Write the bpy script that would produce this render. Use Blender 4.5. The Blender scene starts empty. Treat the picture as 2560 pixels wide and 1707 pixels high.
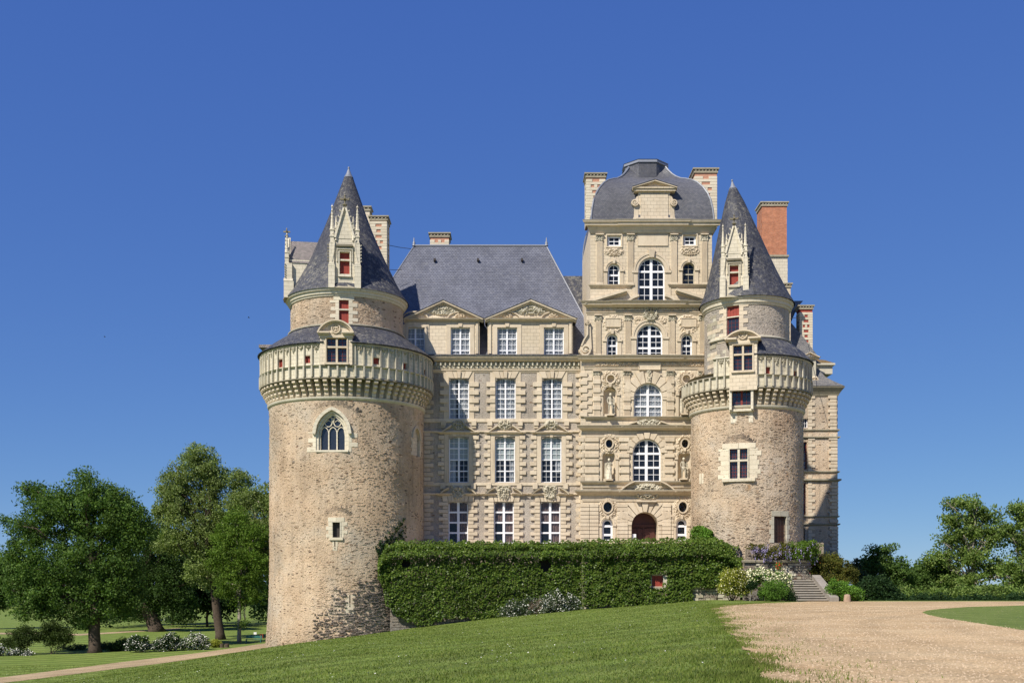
import bpy, math, random
import numpy as np
from mathutils import Vector, Matrix, noise as mnoise

sc = bpy.context.scene
COL = sc.collection
rad = math.radians
PI = math.pi
R = random.Random(7)

# ------------------------------------------------------------------ camera, sky, sun, exposure
F = 2702.0                 # focal length in pixels of the 2560 px wide photograph
PX0, PY0, EYE = 1280.0, 1456.0, 1.6
cam_d = bpy.data.cameras.new('camera')
cam_d.sensor_width = 36.0
cam_d.lens = 36.0 * F / 2560.0
cam_d.shift_y = (PY0 - 853.5) / 2560.0
cam_d.clip_end = 6000.0
cam = bpy.data.objects.new('camera', cam_d)
cam.location = (0, 0, EYE)
cam.rotation_euler = (rad(90), 0, 0)
COL.objects.link(cam)
sc.camera = cam

SUN_AZ = rad(50.5)         # direction of travel of the light, from +X towards +Y
SUN_EL = rad(45.5)
travel = Vector((math.cos(SUN_AZ) * math.cos(SUN_EL), math.sin(SUN_AZ) * math.cos(SUN_EL), -math.sin(SUN_EL)))
sun_d = bpy.data.lights.new('sun', 'SUN')
sun_d.energy = 4.6
sun_d.angle = rad(0.53)
sun_d.color = (1.0, 0.93, 0.82)
sun = bpy.data.objects.new('sun', sun_d)
sun.rotation_euler = travel.to_track_quat('-Z', 'Y').to_euler()
sun.location = (-60, -60, 90)
COL.objects.link(sun)

world = bpy.data.worlds.new('World')
sc.world = world
world.use_nodes = True
wn = world.node_tree
wn.nodes.clear()
sky = wn.nodes.new('ShaderNodeTexSky')
sky.sky_type = 'NISHITA'
sky.sun_disc = False
sky.sun_elevation = SUN_EL
sky.sun_rotation = math.atan2(-travel.x, -travel.y)   # clockwise from +Y
sky.altitude = 4000.0
sky.air_density = 1.0
sky.dust_density = 0.3
sky.ozone_density = 10.0
bgn = wn.nodes.new('ShaderNodeBackground')
bgn.inputs['Strength'].default_value = 0.10
won = wn.nodes.new('ShaderNodeOutputWorld')
# one even remapping of the whole sky towards the deep blue of the photograph
sp_ = wn.nodes.new('ShaderNodeSeparateColor'); cb_ = wn.nodes.new('ShaderNodeCombineColor')
wn.links.new(sky.outputs[0], sp_.inputs[0])
for i_, (a_, g_) in enumerate(((.60, .72), (.633, .62), (.715, .30))):
    m1 = wn.nodes.new('ShaderNodeMath'); m1.operation = 'MULTIPLY'; m1.inputs[1].default_value = .1
    m2 = wn.nodes.new('ShaderNodeMath'); m2.operation = 'POWER'; m2.inputs[1].default_value = g_
    m3 = wn.nodes.new('ShaderNodeMath'); m3.operation = 'MULTIPLY'; m3.inputs[1].default_value = a_ * 10 / 1.366
    wn.links.new(sp_.outputs[i_], m1.inputs[0]); wn.links.new(m1.outputs[0], m2.inputs[0]); wn.links.new(m2.outputs[0], m3.inputs[0]); wn.links.new(m3.outputs[0], cb_.inputs[i_])
wn.links.new(cb_.outputs[0], bgn.inputs[0])
wn.links.new(bgn.outputs[0], won.inputs[0])

sc.view_settings.view_transform = 'Standard'
sc.view_settings.look = 'None'
sc.view_settings.exposure = 0.45
sc.view_settings.gamma = 1.0
sc.view_settings.use_curve_mapping = False


# ------------------------------------------------------------------ mesh helpers
class MB:
    def __init__(s):
        s.v = []; s.f = []; s.uv = []
    def add(s, vs, fs, uvs=None):
        o = len(s.v)
        s.v.extend(vs)
        s.f.extend([tuple(o + i for i in f) for f in fs])
        s.uv.extend(uvs if uvs is not None else [(p[0] + p[1] * .37, p[2]) for p in vs])
        return o
    def box(s, x0, x1, y0, y1, z0, z1):
        vs = [(x, y, z) for z in (z0, z1) for y in (y0, y1) for x in (x0, x1)]
        s.add(vs, [(0, 2, 3, 1), (4, 5, 7, 6), (0, 1, 5, 4), (1, 3, 7, 5), (3, 2, 6, 7), (2, 0, 4, 6)],
              [(x + .37 * y, z) for x, y, z in vs])
    def tube(s, pts, rads, n=8, cap=True):
        rings = []
        pv = [Vector(p) for p in pts]
        for i, p in enumerate(pv):
            t = (pv[min(i + 1, len(pv) - 1)] - pv[max(i - 1, 0)]).normalized()
            a = Vector((0, 0, 1)) if abs(t.z) < .9 else Vector((1, 0, 0))
            x = t.cross(a).normalized(); y = t.cross(x)
            r = rads[i] if hasattr(rads, '__len__') else rads
            rings.append([tuple(p + x * (r * math.cos(2 * PI * k / n)) + y * (r * math.sin(2 * PI * k / n))) for k in range(n)])
        vs = [q for rg in rings for q in rg]
        fs = []
        for i in range(len(rings) - 1):
            for k in range(n):
                a = i * n + k; b = i * n + (k + 1) % n
                fs.append((a, b, b + n, a + n))
        if cap:
            fs.append(tuple(range(n))[::-1]); fs.append(tuple((len(rings) - 1) * n + k for k in range(n)))
        s.add(vs, fs)
    def lathe(s, cx, cy, prof, n=72, a0=0.0, a1=2 * PI, lean=None):
        """prof: (r, z) list. angle 0 faces the camera (-Y), positive towards +X"""
        full = abs(a1 - a0 - 2 * PI) < 1e-6
        m = n if full else n + 1
        vs = []; uv = []
        L = 0
        for j, (r, z) in enumerate(prof):
            if j: L += math.hypot(r - prof[j - 1][0], z - prof[j - 1][1])
            ox, oy = lean(z) if lean else (0, 0)
            for k in range(m):
                a = a0 + (a1 - a0) * k / n
                vs.append((cx + ox + r * math.sin(a), cy + oy - r * math.cos(a), z))
                uv.append((a * max(p[0] for p in prof), L))
        fs = []
        for j in range(len(prof) - 1):
            for k in range(n):
                a = j * m + k; b = j * m + (k + 1) % m if full else j * m + k + 1
                fs.append((a, b, b + m, a + m))
        s.add(vs, fs, uv)
    def build(s, name, m, parent=None, smooth=False, kind=None, loc=None):
        me = bpy.data.meshes.new(name)
        L = Vector(loc) if loc is not None else (Vector(parent['_o']) if parent is not None and '_o' in parent else Vector((0, 0, 0)))
        me.from_pydata([(p[0] - L.x, p[1] - L.y, p[2] - L.z) for p in s.v], [], s.f)
        lay = me.uv_layers.new(name='UVMap')
        idx = np.empty(len(me.loops), dtype=np.int32); me.loops.foreach_get('vertex_index', idx)
        uva = np.array(s.uv, dtype=np.float32)
        if len(uva): lay.data.foreach_set('uv', uva[idx].ravel())
        if m: me.materials.append(m)
        if smooth:
            me.polygons.foreach_set('use_smooth', [True] * len(me.polygons))
        me.update()
        o = bpy.data.objects.new(name, me)
        COL.objects.link(o)
        if parent is not None:
            o.parent = parent
            o['_o'] = list(L)
        elif loc is not None:
            o.location = loc; o['_o'] = list(L)
        if kind: o['kind'] = kind
        return o


def quads(name, V, m, parent=None, kind=None, tri=False):
    """fast mesh from an (N,4,3) array"""
    V = np.asarray(V, dtype=np.float32)
    k = V.shape[1]
    n = V.shape[0]
    L = np.array(parent['_o'] if parent is not None and '_o' in parent else (0, 0, 0), dtype=np.float32)
    me = bpy.data.meshes.new(name)
    me.vertices.add(n * k)
    me.vertices.foreach_set('co', (V.reshape(-1, 3) - L).ravel())
    me.loops.add(n * k)
    me.loops.foreach_set('vertex_index', np.arange(n * k, dtype=np.int32))
    me.polygons.add(n)
    me.polygons.foreach_set('loop_start', np.arange(0, n * k, k, dtype=np.int32))
    me.polygons.foreach_set('loop_total', np.full(n, k, dtype=np.int32))
    me.update(calc_edges=True)
    me.materials.append(m)
    o = bpy.data.objects.new(name, me)
    COL.objects.link(o)
    if parent is not None:
        o.parent = parent; o['_o'] = list(map(float, L))
    if kind: o['kind'] = kind
    return o


def thing(name, label, cat, loc, group=None):
    o = bpy.data.objects.new(name, None)
    o.empty_display_size = .5
    o.location = loc
    o['_o'] = [float(c) for c in loc]
    o['label'] = label; o['category'] = cat
    if group: o['group'] = group
    COL.objects.link(o)
    return o


def tag(o, label, cat, group=None):
    o['label'] = label; o['category'] = cat
    if group: o['group'] = group
    return o


def W(px, py, Y):
    return Vector(((px - PX0) * Y / F, Y, EYE - (py - PY0) * Y / F))


# shared unit block (bevelled), centred, size 1
def _unit_block():
    b = .04
    vs = []
    for z in (-.5, .5):
        for y in (-.5, .5):
            for x in (-.5, .5):
                sx, sy, sz = (1 if x > 0 else -1), (1 if y > 0 else -1), (1 if z > 0 else -1)
                vs += [(x - sx * b, y - sy * b, z), (x - sx * b, y, z - sz * b), (x, y - sy * b, z - sz * b)]
    def c(ix, iy, iz, k): return (iz * 4 + iy * 2 + ix) * 3 + k
    fs = [(c(0, 0, 1, 0), c(1, 0, 1, 0), c(1, 1, 1, 0), c(0, 1, 1, 0)), (c(0, 0, 0, 0), c(0, 1, 0, 0), c(1, 1, 0, 0), c(1, 0, 0, 0)),
          (c(0, 0, 0, 1), c(1, 0, 0, 1), c(1, 0, 1, 1), c(0, 0, 1, 1)), (c(0, 1, 0, 1), c(0, 1, 1, 1), c(1, 1, 1, 1), c(1, 1, 0, 1)),
          (c(1, 0, 0, 2), c(1, 1, 0, 2), c(1, 1, 1, 2), c(1, 0, 1, 2)), (c(0, 0, 0, 2), c(0, 0, 1, 2), c(0, 1, 1, 2), c(0, 1, 0, 2))]
    for a in (0, 1):       # edges along x : y,z fixed
        for z in (0, 1):
            fs.append((c(0, a, z, 0), c(1, a, z, 0), c(1, a, z, 1), c(0, a, z, 1)))
            fs.append((c(a, 0, z, 0), c(a, 1, z, 0), c(a, 1, z, 2), c(a, 0, z, 2)))
            fs.append((c(a, z, 0, 1), c(a, z, 1, 1), c(a, z, 1, 2), c(a, z, 0, 2)))
    for z in (0, 1):
        for y in (0, 1):
            for x in (0, 1): fs.append((c(x, y, z, 0), c(x, y, z, 1), c(x, y, z, 2)))
    return vs, fs
_BLK = {}
BLOCK_MAT = {}
def block_mesh(m, key='block'):
    m = BLOCK_MAT.get(m.name, m)   # single stones carry no drawn joints
    k = (key, m.name)
    if k not in _BLK:
        vs, fs = _unit_block()
        import bmesh
        me = bpy.data.meshes.new(key)
        me.from_pydata(vs, [], fs)
        bm = bmesh.new(); bm.from_mesh(me); bmesh.ops.recalc_face_normals(bm, faces=bm.faces); bm.to_mesh(me); bm.free()
        me.materials.append(m)
        _BLK[k] = me
    return _BLK[k]

def shared(name, me, parent, loc, scale=(1, 1, 1), rotz=0.0):
    o = bpy.data.objects.new(name, me)
    L = parent['_o'] if parent is not None else (0, 0, 0)
    o.location = (loc[0] - L[0], loc[1] - L[1], loc[2] - L[2])
    o.scale = scale
    o.rotation_euler = (0, 0, rotz)
    if parent is not None: o.parent = parent
    COL.objects.link(o)
    return o


# ------------------------------------------------------------------ surfaces (flat walls and round walls share one set of tools)
class Flat:
    def __init__(s, ox, oy, ang=0.0, oz=0.0):
        """plane through (ox,oy), u axis at angle ang from +X, outward normal = -Y rotated"""
        s.ox, s.oy, s.ang, s.oz = ox, oy, ang, oz
        s.t = (math.cos(ang), math.sin(ang)); s.n = (math.sin(ang), -math.cos(ang))
        s.seg = None
    def map(s, u, v, d=0.0):
        return (s.ox + u * s.t[0] + d * s.n[0], s.oy + u * s.t[1] + d * s.n[1], s.oz + v)
    def uv(s, px, py):
        k = (px - PX0) / F
        # (ox+u t0) = k (oy + u t1)
        u = (k * s.oy - s.ox) / (s.t[0] - k * s.t[1])
        Y = s.oy + u * s.t[1]
        return u, EYE - (py - PY0) * Y / F - s.oz
    def rot(s, u): return s.ang

class Round:
    def __init__(s, cx, cy, r, seg=.45, rf=None):
        s.cx, s.cy, s.r, s.seg, s.rf = cx, cy, r, seg, rf
    def map(s, u, v, d=0.0):
        a = u / s.r
        rr = (s.rf(v) if s.rf else s.r) + d
        return (s.cx + rr * math.sin(a), s.cy - rr * math.cos(a), v)
    def uv(s, px, py):
        k = (px - PX0) / F
        lo, hi = -1.9, 1.9
        best = None
        g0 = math.atan2(-s.cx, s.cy)
        a = g0
        # solve cx + r sin a = k (cy - r cos a) by bisection on the visible half
        lo, hi = g0 - 1.5, g0 + 1.5
        fn = lambda a: (s.cx + s.r * math.sin(a)) - k * (s.cy - s.r * math.cos(a))
        for _ in range(50):
            m = (lo + hi) / 2
            if fn(m) < 0: lo = m
            else: hi = m
        Y = s.cy - s.r * math.cos(lo)
        return lo * s.r, EYE - (py - PY0) * Y / F
    def rot(s, u): return u / s.r

def _nseg(S, u0, u1):
    return 1 if not S.seg else max(1, int(math.ceil(abs(u1 - u0) / S.seg)))

def sbox(mb, S, u0, u1, v0, v1, d0, d1):
    n = _nseg(S, u0, u1)
    vs = []; uv = []
    for i in range(n + 1):
        u = u0 + (u1 - u0) * i / n
        for v, d in ((v0, d0), (v0, d1), (v1, d1), (v1, d0)):
            vs.append(S.map(u, v, d)); uv.append((u, v))
    fs = []
    for i in range(n):
        a = 4 * i
        for k in range(4): fs.append((a + k, a + 4 + k, a + 4 + (k + 1) % 4, a + (k + 1) % 4))
    fs.append((3, 2, 1, 0)); a = 4 * n; fs.append((a, a + 1, a + 2, a + 3))
    mb.add(vs, [f[::-1] for f in fs], uv)

def pbox(mb, S, px0, px1, py0, py1, d0, d1):
    """box given by photograph pixels: py0 top, py1 bottom"""
    u0, v1 = S.uv(px0, py0); u1, v0 = S.uv(px1, py1)
    sbox(mb, S, u0, u1, v0, v1, d0, d1)

def sprism(mb, S, poly, d0, d1):
    n = len(poly)
    vs = [S.map(u, v, d0) for u, v in poly] + [S.map(u, v, d1) for u, v in poly]
    area = sum(poly[i][0] * poly[(i + 1) % n][1] - poly[(i + 1) % n][0] * poly[i][1] for i in range(n))
    fs = [tuple(n + i for i in range(n)), tuple(range(n))[::-1]] + [(i, (i + 1) % n, n + (i + 1) % n, n + i) for i in range(n)]
    if area < 0: fs = [f[::-1] for f in fs]
    mb.add(vs, fs, [(u, v) for u, v in poly] * 2)

def sstrip(mb, S, path, w, d0, d1, closed=False, side=0.5):
    """band of width w along a polyline in (u,v); side .5 = centred, 0 = to the left, 1 = right"""
    n = len(path)
    L = []; Rr = []
    for i in range(n):
        a = path[(i - 1) % n] if (i > 0 or closed) else path[0]
        b = path[(i + 1) % n] if (i < n - 1 or closed) else path[-1]
        tx, ty = b[0] - a[0], b[1] - a[1]
        l = math.hypot(tx, ty) or 1
        nx, ny = -ty / l, tx / l
        L.append((path[i][0] + nx * w * (1 - side), path[i][1] + ny * w * (1 - side)))
        Rr.append((path[i][0] - nx * w * side, path[i][1] - ny * w * side))
    vs = []
    for i in range(n):
        vs += [S.map(*L[i], d0), S.map(*L[i], d1), S.map(*Rr[i], d1), S.map(*Rr[i], d0)]
    fs = []
    for i in range(n if closed else n - 1):
        a = 4 * i; b = 4 * ((i + 1) % n)
        for k in range(4): fs.append((a + k, b + k, b + (k + 1) % 4, a + (k + 1) % 4))
    if not closed:
        fs.append((3, 2, 1, 0)); a = 4 * (n - 1); fs.append((a, a + 1, a + 2, a + 3))
    uv = []
    for i in range(n): uv += [L[i], L[i], Rr[i], Rr[i]]
    mb.add(vs, fs, uv)

def cornice(mb, S, u0, u1, prof, ml=1, mr=1, base=0.0):
    """prof: list of (v, d) from bottom to top; mitred outward at ends when ml/mr=1"""
    P = [(prof[0][0], base - .05)] + list(prof) + [(prof[-1][0], base - .05)]
    n = _nseg(S, u0, u1)
    vs = []; uv = []
    for i in range(n + 1):
        for v, d in P:
            t = i / n
            e0 = u0 - max(d - base, 0) * ml; e1 = u1 + max(d - base, 0) * mr
            u = e0 + (e1 - e0) * t
            vs.append(S.map(u, v, d)); uv.append((u, v))
    m = len(P)
    fs = []
    for i in range(n):
        for k in range(m):
            a = i * m + k; b = i * m + (k + 1) % m
            fs.append((a, a + m, b + m, b))
    fs.append(tuple(range(m))); fs.append(tuple(n * m + k for k in range(m))[::-1])
    mb.add(vs, fs, uv)

def arch_pts(u0, u1, v0, v1, kind, n=14):
    """top curve of an opening from left to right; v1 crown"""
    w = (u1 - u0) / 2; c = (u0 + u1) / 2
    out = []
    for i in range(n + 1):
        t = -1 + 2 * i / n
        t = math.sin(t * PI / 2) if kind in ('round', 'oval') else t
        u = c + w * t
        if kind == 'round': v = v1 - w + w * math.sqrt(max(0, 1 - t * t))
        elif kind == 'oval': v = (v0 + v1) / 2 + (v1 - v0) / 2 * math.sqrt(max(0, 1 - t * t))
        elif kind == 'seg': v = v1 - .22 * w * t * t
        elif kind == 'gothic':
            h = 1.45 * w                 # rise
            Rg = (w * w + h * h) / (2 * w)
            x = abs(t) * w
            v = v1 - h + math.sqrt(max(0, Rg * Rg - (x + Rg - w) ** 2))
        else: v = v1
        out.append((u, v))
    return out

def op(S, px0, px1, py0, py1, kind='rect', **k):
    u0, v1 = S.uv(px0, py0); u1, v0 = S.uv(px1, py1)
    return dict(u0=u0, u1=u1, v0=v0, v1=v1, kind=kind, **k)

def opening_loop(o):
    top = arch_pts(o['u0'], o['u1'], o['v0'], o['v1'], o['kind'])
    if o['kind'] == 'oval':
        c = (o['v0'] + o['v1']) / 2
        bot = [(u, 2 * c - v) for u, v in top[1:-1]]
        return top + bot[::-1], top, bot
    return [(o['u0'], o['v0'])] + top + [(o['u1'], o['v0'])], top, [(o['u0'], o['v0']), (o['u1'], o['v0'])]

def swall(mb, S, u0, u1, v0, v1, ops, depth=.4, d=0.0):
    """wall sheet with real recessed openings"""
    us = {u0, u1}; vs_ = {v0, v1}
    for o in ops:
        us |= {o['u0'], o['u1']}; vs_ |= {o['v0'], o['v1']}
    if S.seg:
        n = _nseg(S, u0, u1)
        for i in range(1, n):
            u = u0 + (u1 - u0) * i / n
            if min(abs(u - q) for q in us) > S.seg * .25: us.add(u)
        m = max(1, int((v1 - v0) / 2.5))
        for i in range(1, m): vs_.add(v0 + (v1 - v0) * i / m)
    us = sorted(u for u in us if u0 - 1e-6 <= u <= u1 + 1e-6); vs_ = sorted(v for v in vs_ if v0 - 1e-6 <= v <= v1 + 1e-6)
    idx = {}; P = []; UV = []
    def pt(i, j):
        if (i, j) not in idx:
            idx[i, j] = len(P); P.append(S.map(us[i], vs_[j], d)); UV.append((us[i], vs_[j]))
        return idx[i, j]
    fs = []
    for i in range(len(us) - 1):
        for j in range(len(vs_) - 1):
            cu = (us[i] + us[i + 1]) / 2; cv = (vs_[j] + vs_[j + 1]) / 2
            if any(o['u0'] < cu < o['u1'] and o['v0'] < cv < o['v1'] for o in ops): continue
            fs.append((pt(i, j), pt(i + 1, j), pt(i + 1, j + 1), pt(i, j + 1)))
    mb.add(P, fs, UV)
    for o in ops:
        loop, top, bot = opening_loop(o)
        dep = o.get('depth', depth)
        def fill(curve, vb):
            A = [S.map(u, v, d) for u, v in curve]; B = [S.map(u, vb, d) for u, v in curve]
            n = len(curve)
            f = [(i, i + 1, n + i + 1, n + i) for i in range(n - 1)]
            if vb < curve[len(curve) // 2][1]: f = [q[::-1] for q in f]
            mb.add(A + B, f, [(u, v) for u, v in curve] + [(u, vb) for u, v in curve])
        if o['kind'] != 'rect': fill(top, o['v1'])
        if o['kind'] == 'oval': fill([(o['u0'], (o['v0'] + o['v1']) / 2)] + bot + [(o['u1'], (o['v0'] + o['v1']) / 2)], o['v0'])
        n = len(loop)
        A = [S.map(u, v, d) for u, v in loop]; B = [S.map(u, v, d - dep) for u, v in loop]
        mb.add(A + B, [(i, n + i, n + (i + 1) % n, (i + 1) % n) for i in range(n)], [(u, v) for u, v in loop] + [(u + .3, v) for u, v in loop])

def relief(mb, S, u0, u1, v0, v1, depth, seed=0, shape='ellipse', nx=22, ny=16, base=0.0, freq=5.0, sym=True):
    cu, cv = (u0 + u1) / 2, (v0 + v1) / 2
    hu, hv = (u1 - u0) / 2, (v1 - v0) / 2
    vs = []; uv = []; hs = []
    for j in range(ny + 1):
        for i in range(nx + 1):
            a = -1 + 2 * i / nx; b = -1 + 2 * j / ny
            if shape == 'ellipse': m = 1 - (a * a + b * b)
            elif shape == 'shield': m = 1 - max(abs(a) / (1 - .45 * max(0, -b)), abs(b)) ** 2
            elif shape == 'fan': m = 1.25 if b > .55 - 1.5 * (1 - abs(a)) ** 1.2 + .9 * abs(math.sin(a * 7)) * .5 and abs(a) < .97 else 0
            elif shape == 'ring': m = min(1, 1.1 - (a * a + b * b)) * min(1, max(0, (a * a + b * b) - .30) * 5)
            elif shape == 'festoon': m = 1.2 - 3.2 * abs(b + .35 - .9 * a * a)
            else: m = min(1, (1 - abs(a) ** 6)) * (1 - abs(b) ** 6)
            m = max(0, min(1, m * 1.8))
            q = Vector(((abs(a) if sym else a) * hu * freq + seed * 7.3, b * hv * freq, seed * 3.1))
            h = 1 - abs(mnoise.noise(q)) * 2.2
            h2 = mnoise.noise(q * 2.3)
            hh = m ** .5 * max(0, .25 + .6 * h + .35 * h2)
            hs.append(m); vs.append(S.map(cu + a * hu, cv + b * hv, base - .015 + depth * hh)); uv.append((cu + a * hu, cv + b * hv))
    fs = [(j * (nx + 1) + i, j * (nx + 1) + i + 1, (j + 1) * (nx + 1) + i + 1, (j + 1) * (nx + 1) + i) for j in range(ny) for i in range(nx)]
    fs = [f for f in fs if any(hs[k] > 0 for k in f)]
    mb.add(vs, fs, uv)

def prelief(mb, S, px0, px1, py0, py1, depth, **k):
    u0, v1 = S.uv(px0, py0); u1, v0 = S.uv(px1, py1)
    relief(mb, S, u0, u1, v0, v1, depth, **k)

def block(S, parent, px0, px1, py0, py1, d0, d1, m, name='stone_block', jit=0.0):
    u0, v1 = S.uv(px0, py0); u1, v0 = S.uv(px1, py1)
    return ublock(S, parent, u0, u1, v0, v1, d0, d1, m, name)

def ublock(S, parent, u0, u1, v0, v1, d0, d1, m, name='stone_block'):
    u = (u0 + u1) / 2
    c = S.map(u, (v0 + v1) / 2, (d0 + d1) / 2)
    return shared(name, block_mesh(m, name), parent, c, (abs(u1 - u0), d1 - d0, v1 - v0), S.rot(u))
# ------------------------------------------------------------------ materials
class NM:
    def __init__(s, name):
        s.m = bpy.data.materials.new(name); s.m.use_nodes = True
        s.t = s.m.node_tree; s.t.nodes.clear()
        s.out = s.t.nodes.new('ShaderNodeOutputMaterial')
        s.b = s.t.nodes.new('ShaderNodeBsdfPrincipled')
        s.t.links.new(s.b.outputs[0], s.out.inputs[0])
        s.geo = s.t.nodes.new('ShaderNodeNewGeometry')
        s.pos = s.geo.outputs['Position']
    def n(s, typ, props=None, **ins):
        nd = s.t.nodes.new('ShaderNode' + typ)
        for k, v in (props or {}).items(): setattr(nd, k, v)
        for k, v in ins.items():
            key = k.replace('_', ' ')
            s.set(nd, key, v)
        return nd
    def set(s, nd, key, v):
        inp = nd.inputs[int(key)] if key.isdigit() else nd.inputs[key]
        if hasattr(v, 'is_output') or isinstance(v, bpy.types.NodeSocket): s.t.links.new(v, inp)
        else:
            if isinstance(v, (tuple, list)) and len(v) == 3 and inp.type == 'RGBA': v = (*v, 1)
            inp.default_value = v
    def noise(s, scale, detail=4, rough=.55, vec=None, stretch=None):
        vec = vec or s.pos
        if stretch:
            mp = s.n('Mapping', Vector=vec, Scale=stretch); vec = mp.outputs[0]
        return s.n('TexNoise', Vector=vec, Scale=scale, Detail=detail, Roughness=rough).outputs[0]
    def ramp(s, fac, stops):
        r = s.n('ValToRGB', Fac=fac)
        e = r.color_ramp.elements
        while len(e) < len(stops): e.new(.5)
        for i, (p, c) in enumerate(stops):
            e[i].position = p
            e[i].color = (*c, 1) if isinstance(c, (tuple, list)) else (c, c, c, 1)
        return r.outputs[0]
    def mix(s, fac, a, b, mode='MIX'):
        nd = s.t.nodes.new('ShaderNodeMix'); nd.data_type = 'RGBA'; nd.blend_type = mode
        s.set(nd, '0', fac)
        for i, v in ((6, a), (7, b)):
            if isinstance(v, (tuple, list)): nd.inputs[i].default_value = (*v[:3], 1)
            elif isinstance(v, (int, float)): nd.inputs[i].default_value = (v, v, v, 1)
            else: s.t.links.new(v, nd.inputs[i])
        return nd.outputs[2]
    def math(s, o, a, b=0.0):
        nd = s.t.nodes.new('ShaderNodeMath'); nd.operation = o
        for i, v in ((0, a), (1, b)):
            if isinstance(v, (int, float)): nd.inputs[i].default_value = v
            else: s.t.links.new(v, nd.inputs[i])
        return nd.outputs[0]
    def bump(s, h, strength=.5, dist=.03):
        nd = s.n('Bump', Strength=strength, Distance=dist, Height=h)
        s.t.links.new(nd.outputs[0], s.b.inputs['Normal'])
    def done(s, color, rough=.85, spec=.3, **k):
        s.set(s.b, 'Base Color', color); s.set(s.b, 'Roughness', rough); s.set(s.b, 'Specular IOR Level', spec)
        for a, v in k.items(): s.set(s.b, a.replace('_', ' '), v)
        return s.m

def m_limestone(name, c0, c1, c2, joints=0.0, stain=.35, bw=.62, bh=.36):
    q = NM(name)
    base = q.ramp(q.noise(.9, 5), [(.3, c0), (.52, c1), (.75, c2)])
    fine = q.ramp(q.noise(14, 3), [(.3, .86), (.7, 1.08)])
    col = q.mix(1, base, fine, 'MULTIPLY')
    streak = q.ramp(q.noise(1.0, 5, .65, stretch=(2.6, 2.6, .55)), [(.5, 0.0), (.72, 1.0)])
    col = q.mix(q.math('MULTIPLY', streak, stain), col, (.18, .15, .11))
    rnd = q.n('ObjectInfo').outputs['Random']
    col = q.mix(.30, col, q.ramp(rnd, [(0, (c0[0] * .78, c0[1] * .76, c0[2] * .72)), (1, (c2[0] * 1.12, c2[1] * 1.1, c2[2] * 1.08))]))
    h = q.noise(22, 4)
    if joints:
        uv = q.n('UVMap').outputs[0]
        br = q.n('TexBrick', Vector=uv, Color1=(1, 1, 1), Color2=(.8, .8, .8), Mortar=(0, 0, 0), Scale=1.0, **{'Mortar_Size': .012, 'Brick_Width': bw, 'Row_Height': bh, 'Bias': 0.0, 'Mortar_Smooth': .2})
        jf = br.outputs[1]
        blk = q.mix(.55, 1.0, br.outputs[0], 'MULTIPLY')
        col = q.mix(1, col, q.ramp(br.outputs[0], [(0, .80), (1, 1.04)]), 'MULTIPLY')
        col = q.mix(q.math('MULTIPLY', jf, joints), col, (.15, .13, .09))
        h = q.math('SUBTRACT', q.math('MULTIPLY', h, .4), jf)
    q.bump(h, .5, .02)
    return q.done(col, .9, .2)

def m_roughcast(name, base3, dark=(.09, .065, .05), amount=.5, rust=.5):
    """lime render over slate rubble: pale mortar with courses of dark stones showing"""
    q = NM(name)
    tone = q.ramp(q.noise(.28, 6, .6), [(.28, base3[0]), (.5, base3[1]), (.74, base3[2])])
    fine = q.ramp(q.noise(9, 5, .7), [(.25, .74), (.75, 1.18)])
    col = q.mix(1, tone, fine, 'MULTIPLY')
    # flat stones
    mp = q.n('Mapping', Vector=q.pos, Scale=(2.3, 2.3, 7.5))
    wob = q.n('VectorMath', {'operation': 'ADD'})
    q.t.links.new(mp.outputs[0], wob.inputs[0])
    nz = q.n('TexNoise', Vector=q.pos, Scale=3.0, Detail=2); q.t.links.new(nz.outputs[1], wob.inputs[1])
    vo = q.n('TexVoronoi', {'feature': 'F1'}, Vector=wob.outputs[0], Scale=1.0)
    rn = q.n('SeparateColor'); q.t.links.new(vo.outputs['Color'], rn.inputs[0])
    patch = q.ramp(q.noise(.33, 5, .7), [(.36, .12), (.62, 1.25)])
    thr = q.math('MULTIPLY', patch, amount)
    isst = q.math('LESS_THAN', rn.outputs[0], thr)
    core = q.math('LESS_THAN', vo.outputs['Distance'], q.math('ADD', .16, q.math('MULTIPLY', rn.outputs[2], .34)))
    f = q.math('MULTIPLY', isst, core)
    sc_ = q.ramp(rn.outputs[1], [(0, dark), (.45, (.15, .105, .075)), (.75, (.28, .15, .085)), (1, (.26, .235, .20))])
    col = q.mix(q.math('MULTIPLY', f, .85), col, sc_)
    yel = q.ramp(q.noise(.8, 5, .7), [(.60, 0.0), (.74, rust)])
    col = q.mix(yel, col, (.40, .22, .09))
    # broad grey repairs and darker washed areas, rain streaks
    grey = q.ramp(q.noise(.13, 5, .62), [(.44, 0.0), (.62, .62)])
    col = q.mix(grey, col, q.mix(1, col, (.80, .86, .92), 'MULTIPLY'))
    wash = q.ramp(q.noise(.21, 7, .72, stretch=(1, 1, .6)), [(.40, 1.0), (.64, .70)])
    col = q.mix(1, col, wash, 'MULTIPLY')
    stk = q.ramp(q.noise(1.4, 5, .7, stretch=(1.6, 1.6, .12)), [(.52, 1.0), (.75, .72)])
    col = q.mix(1, col, stk, 'MULTIPLY')
    spk = q.ramp(q.noise(22, 3, .8), [(.30, .55), (.46, 1.0), (.75, 1.14)])
    col = q.mix(1, col, spk, 'MULTIPLY')
    h = q.math('ADD', q.math('MULTIPLY', q.noise(6, 7, .78), 1.2), q.math('MULTIPLY', f, -.35))
    q.bump(h, 1.0, .13)
    return q.done(col, .95, .1)

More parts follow.
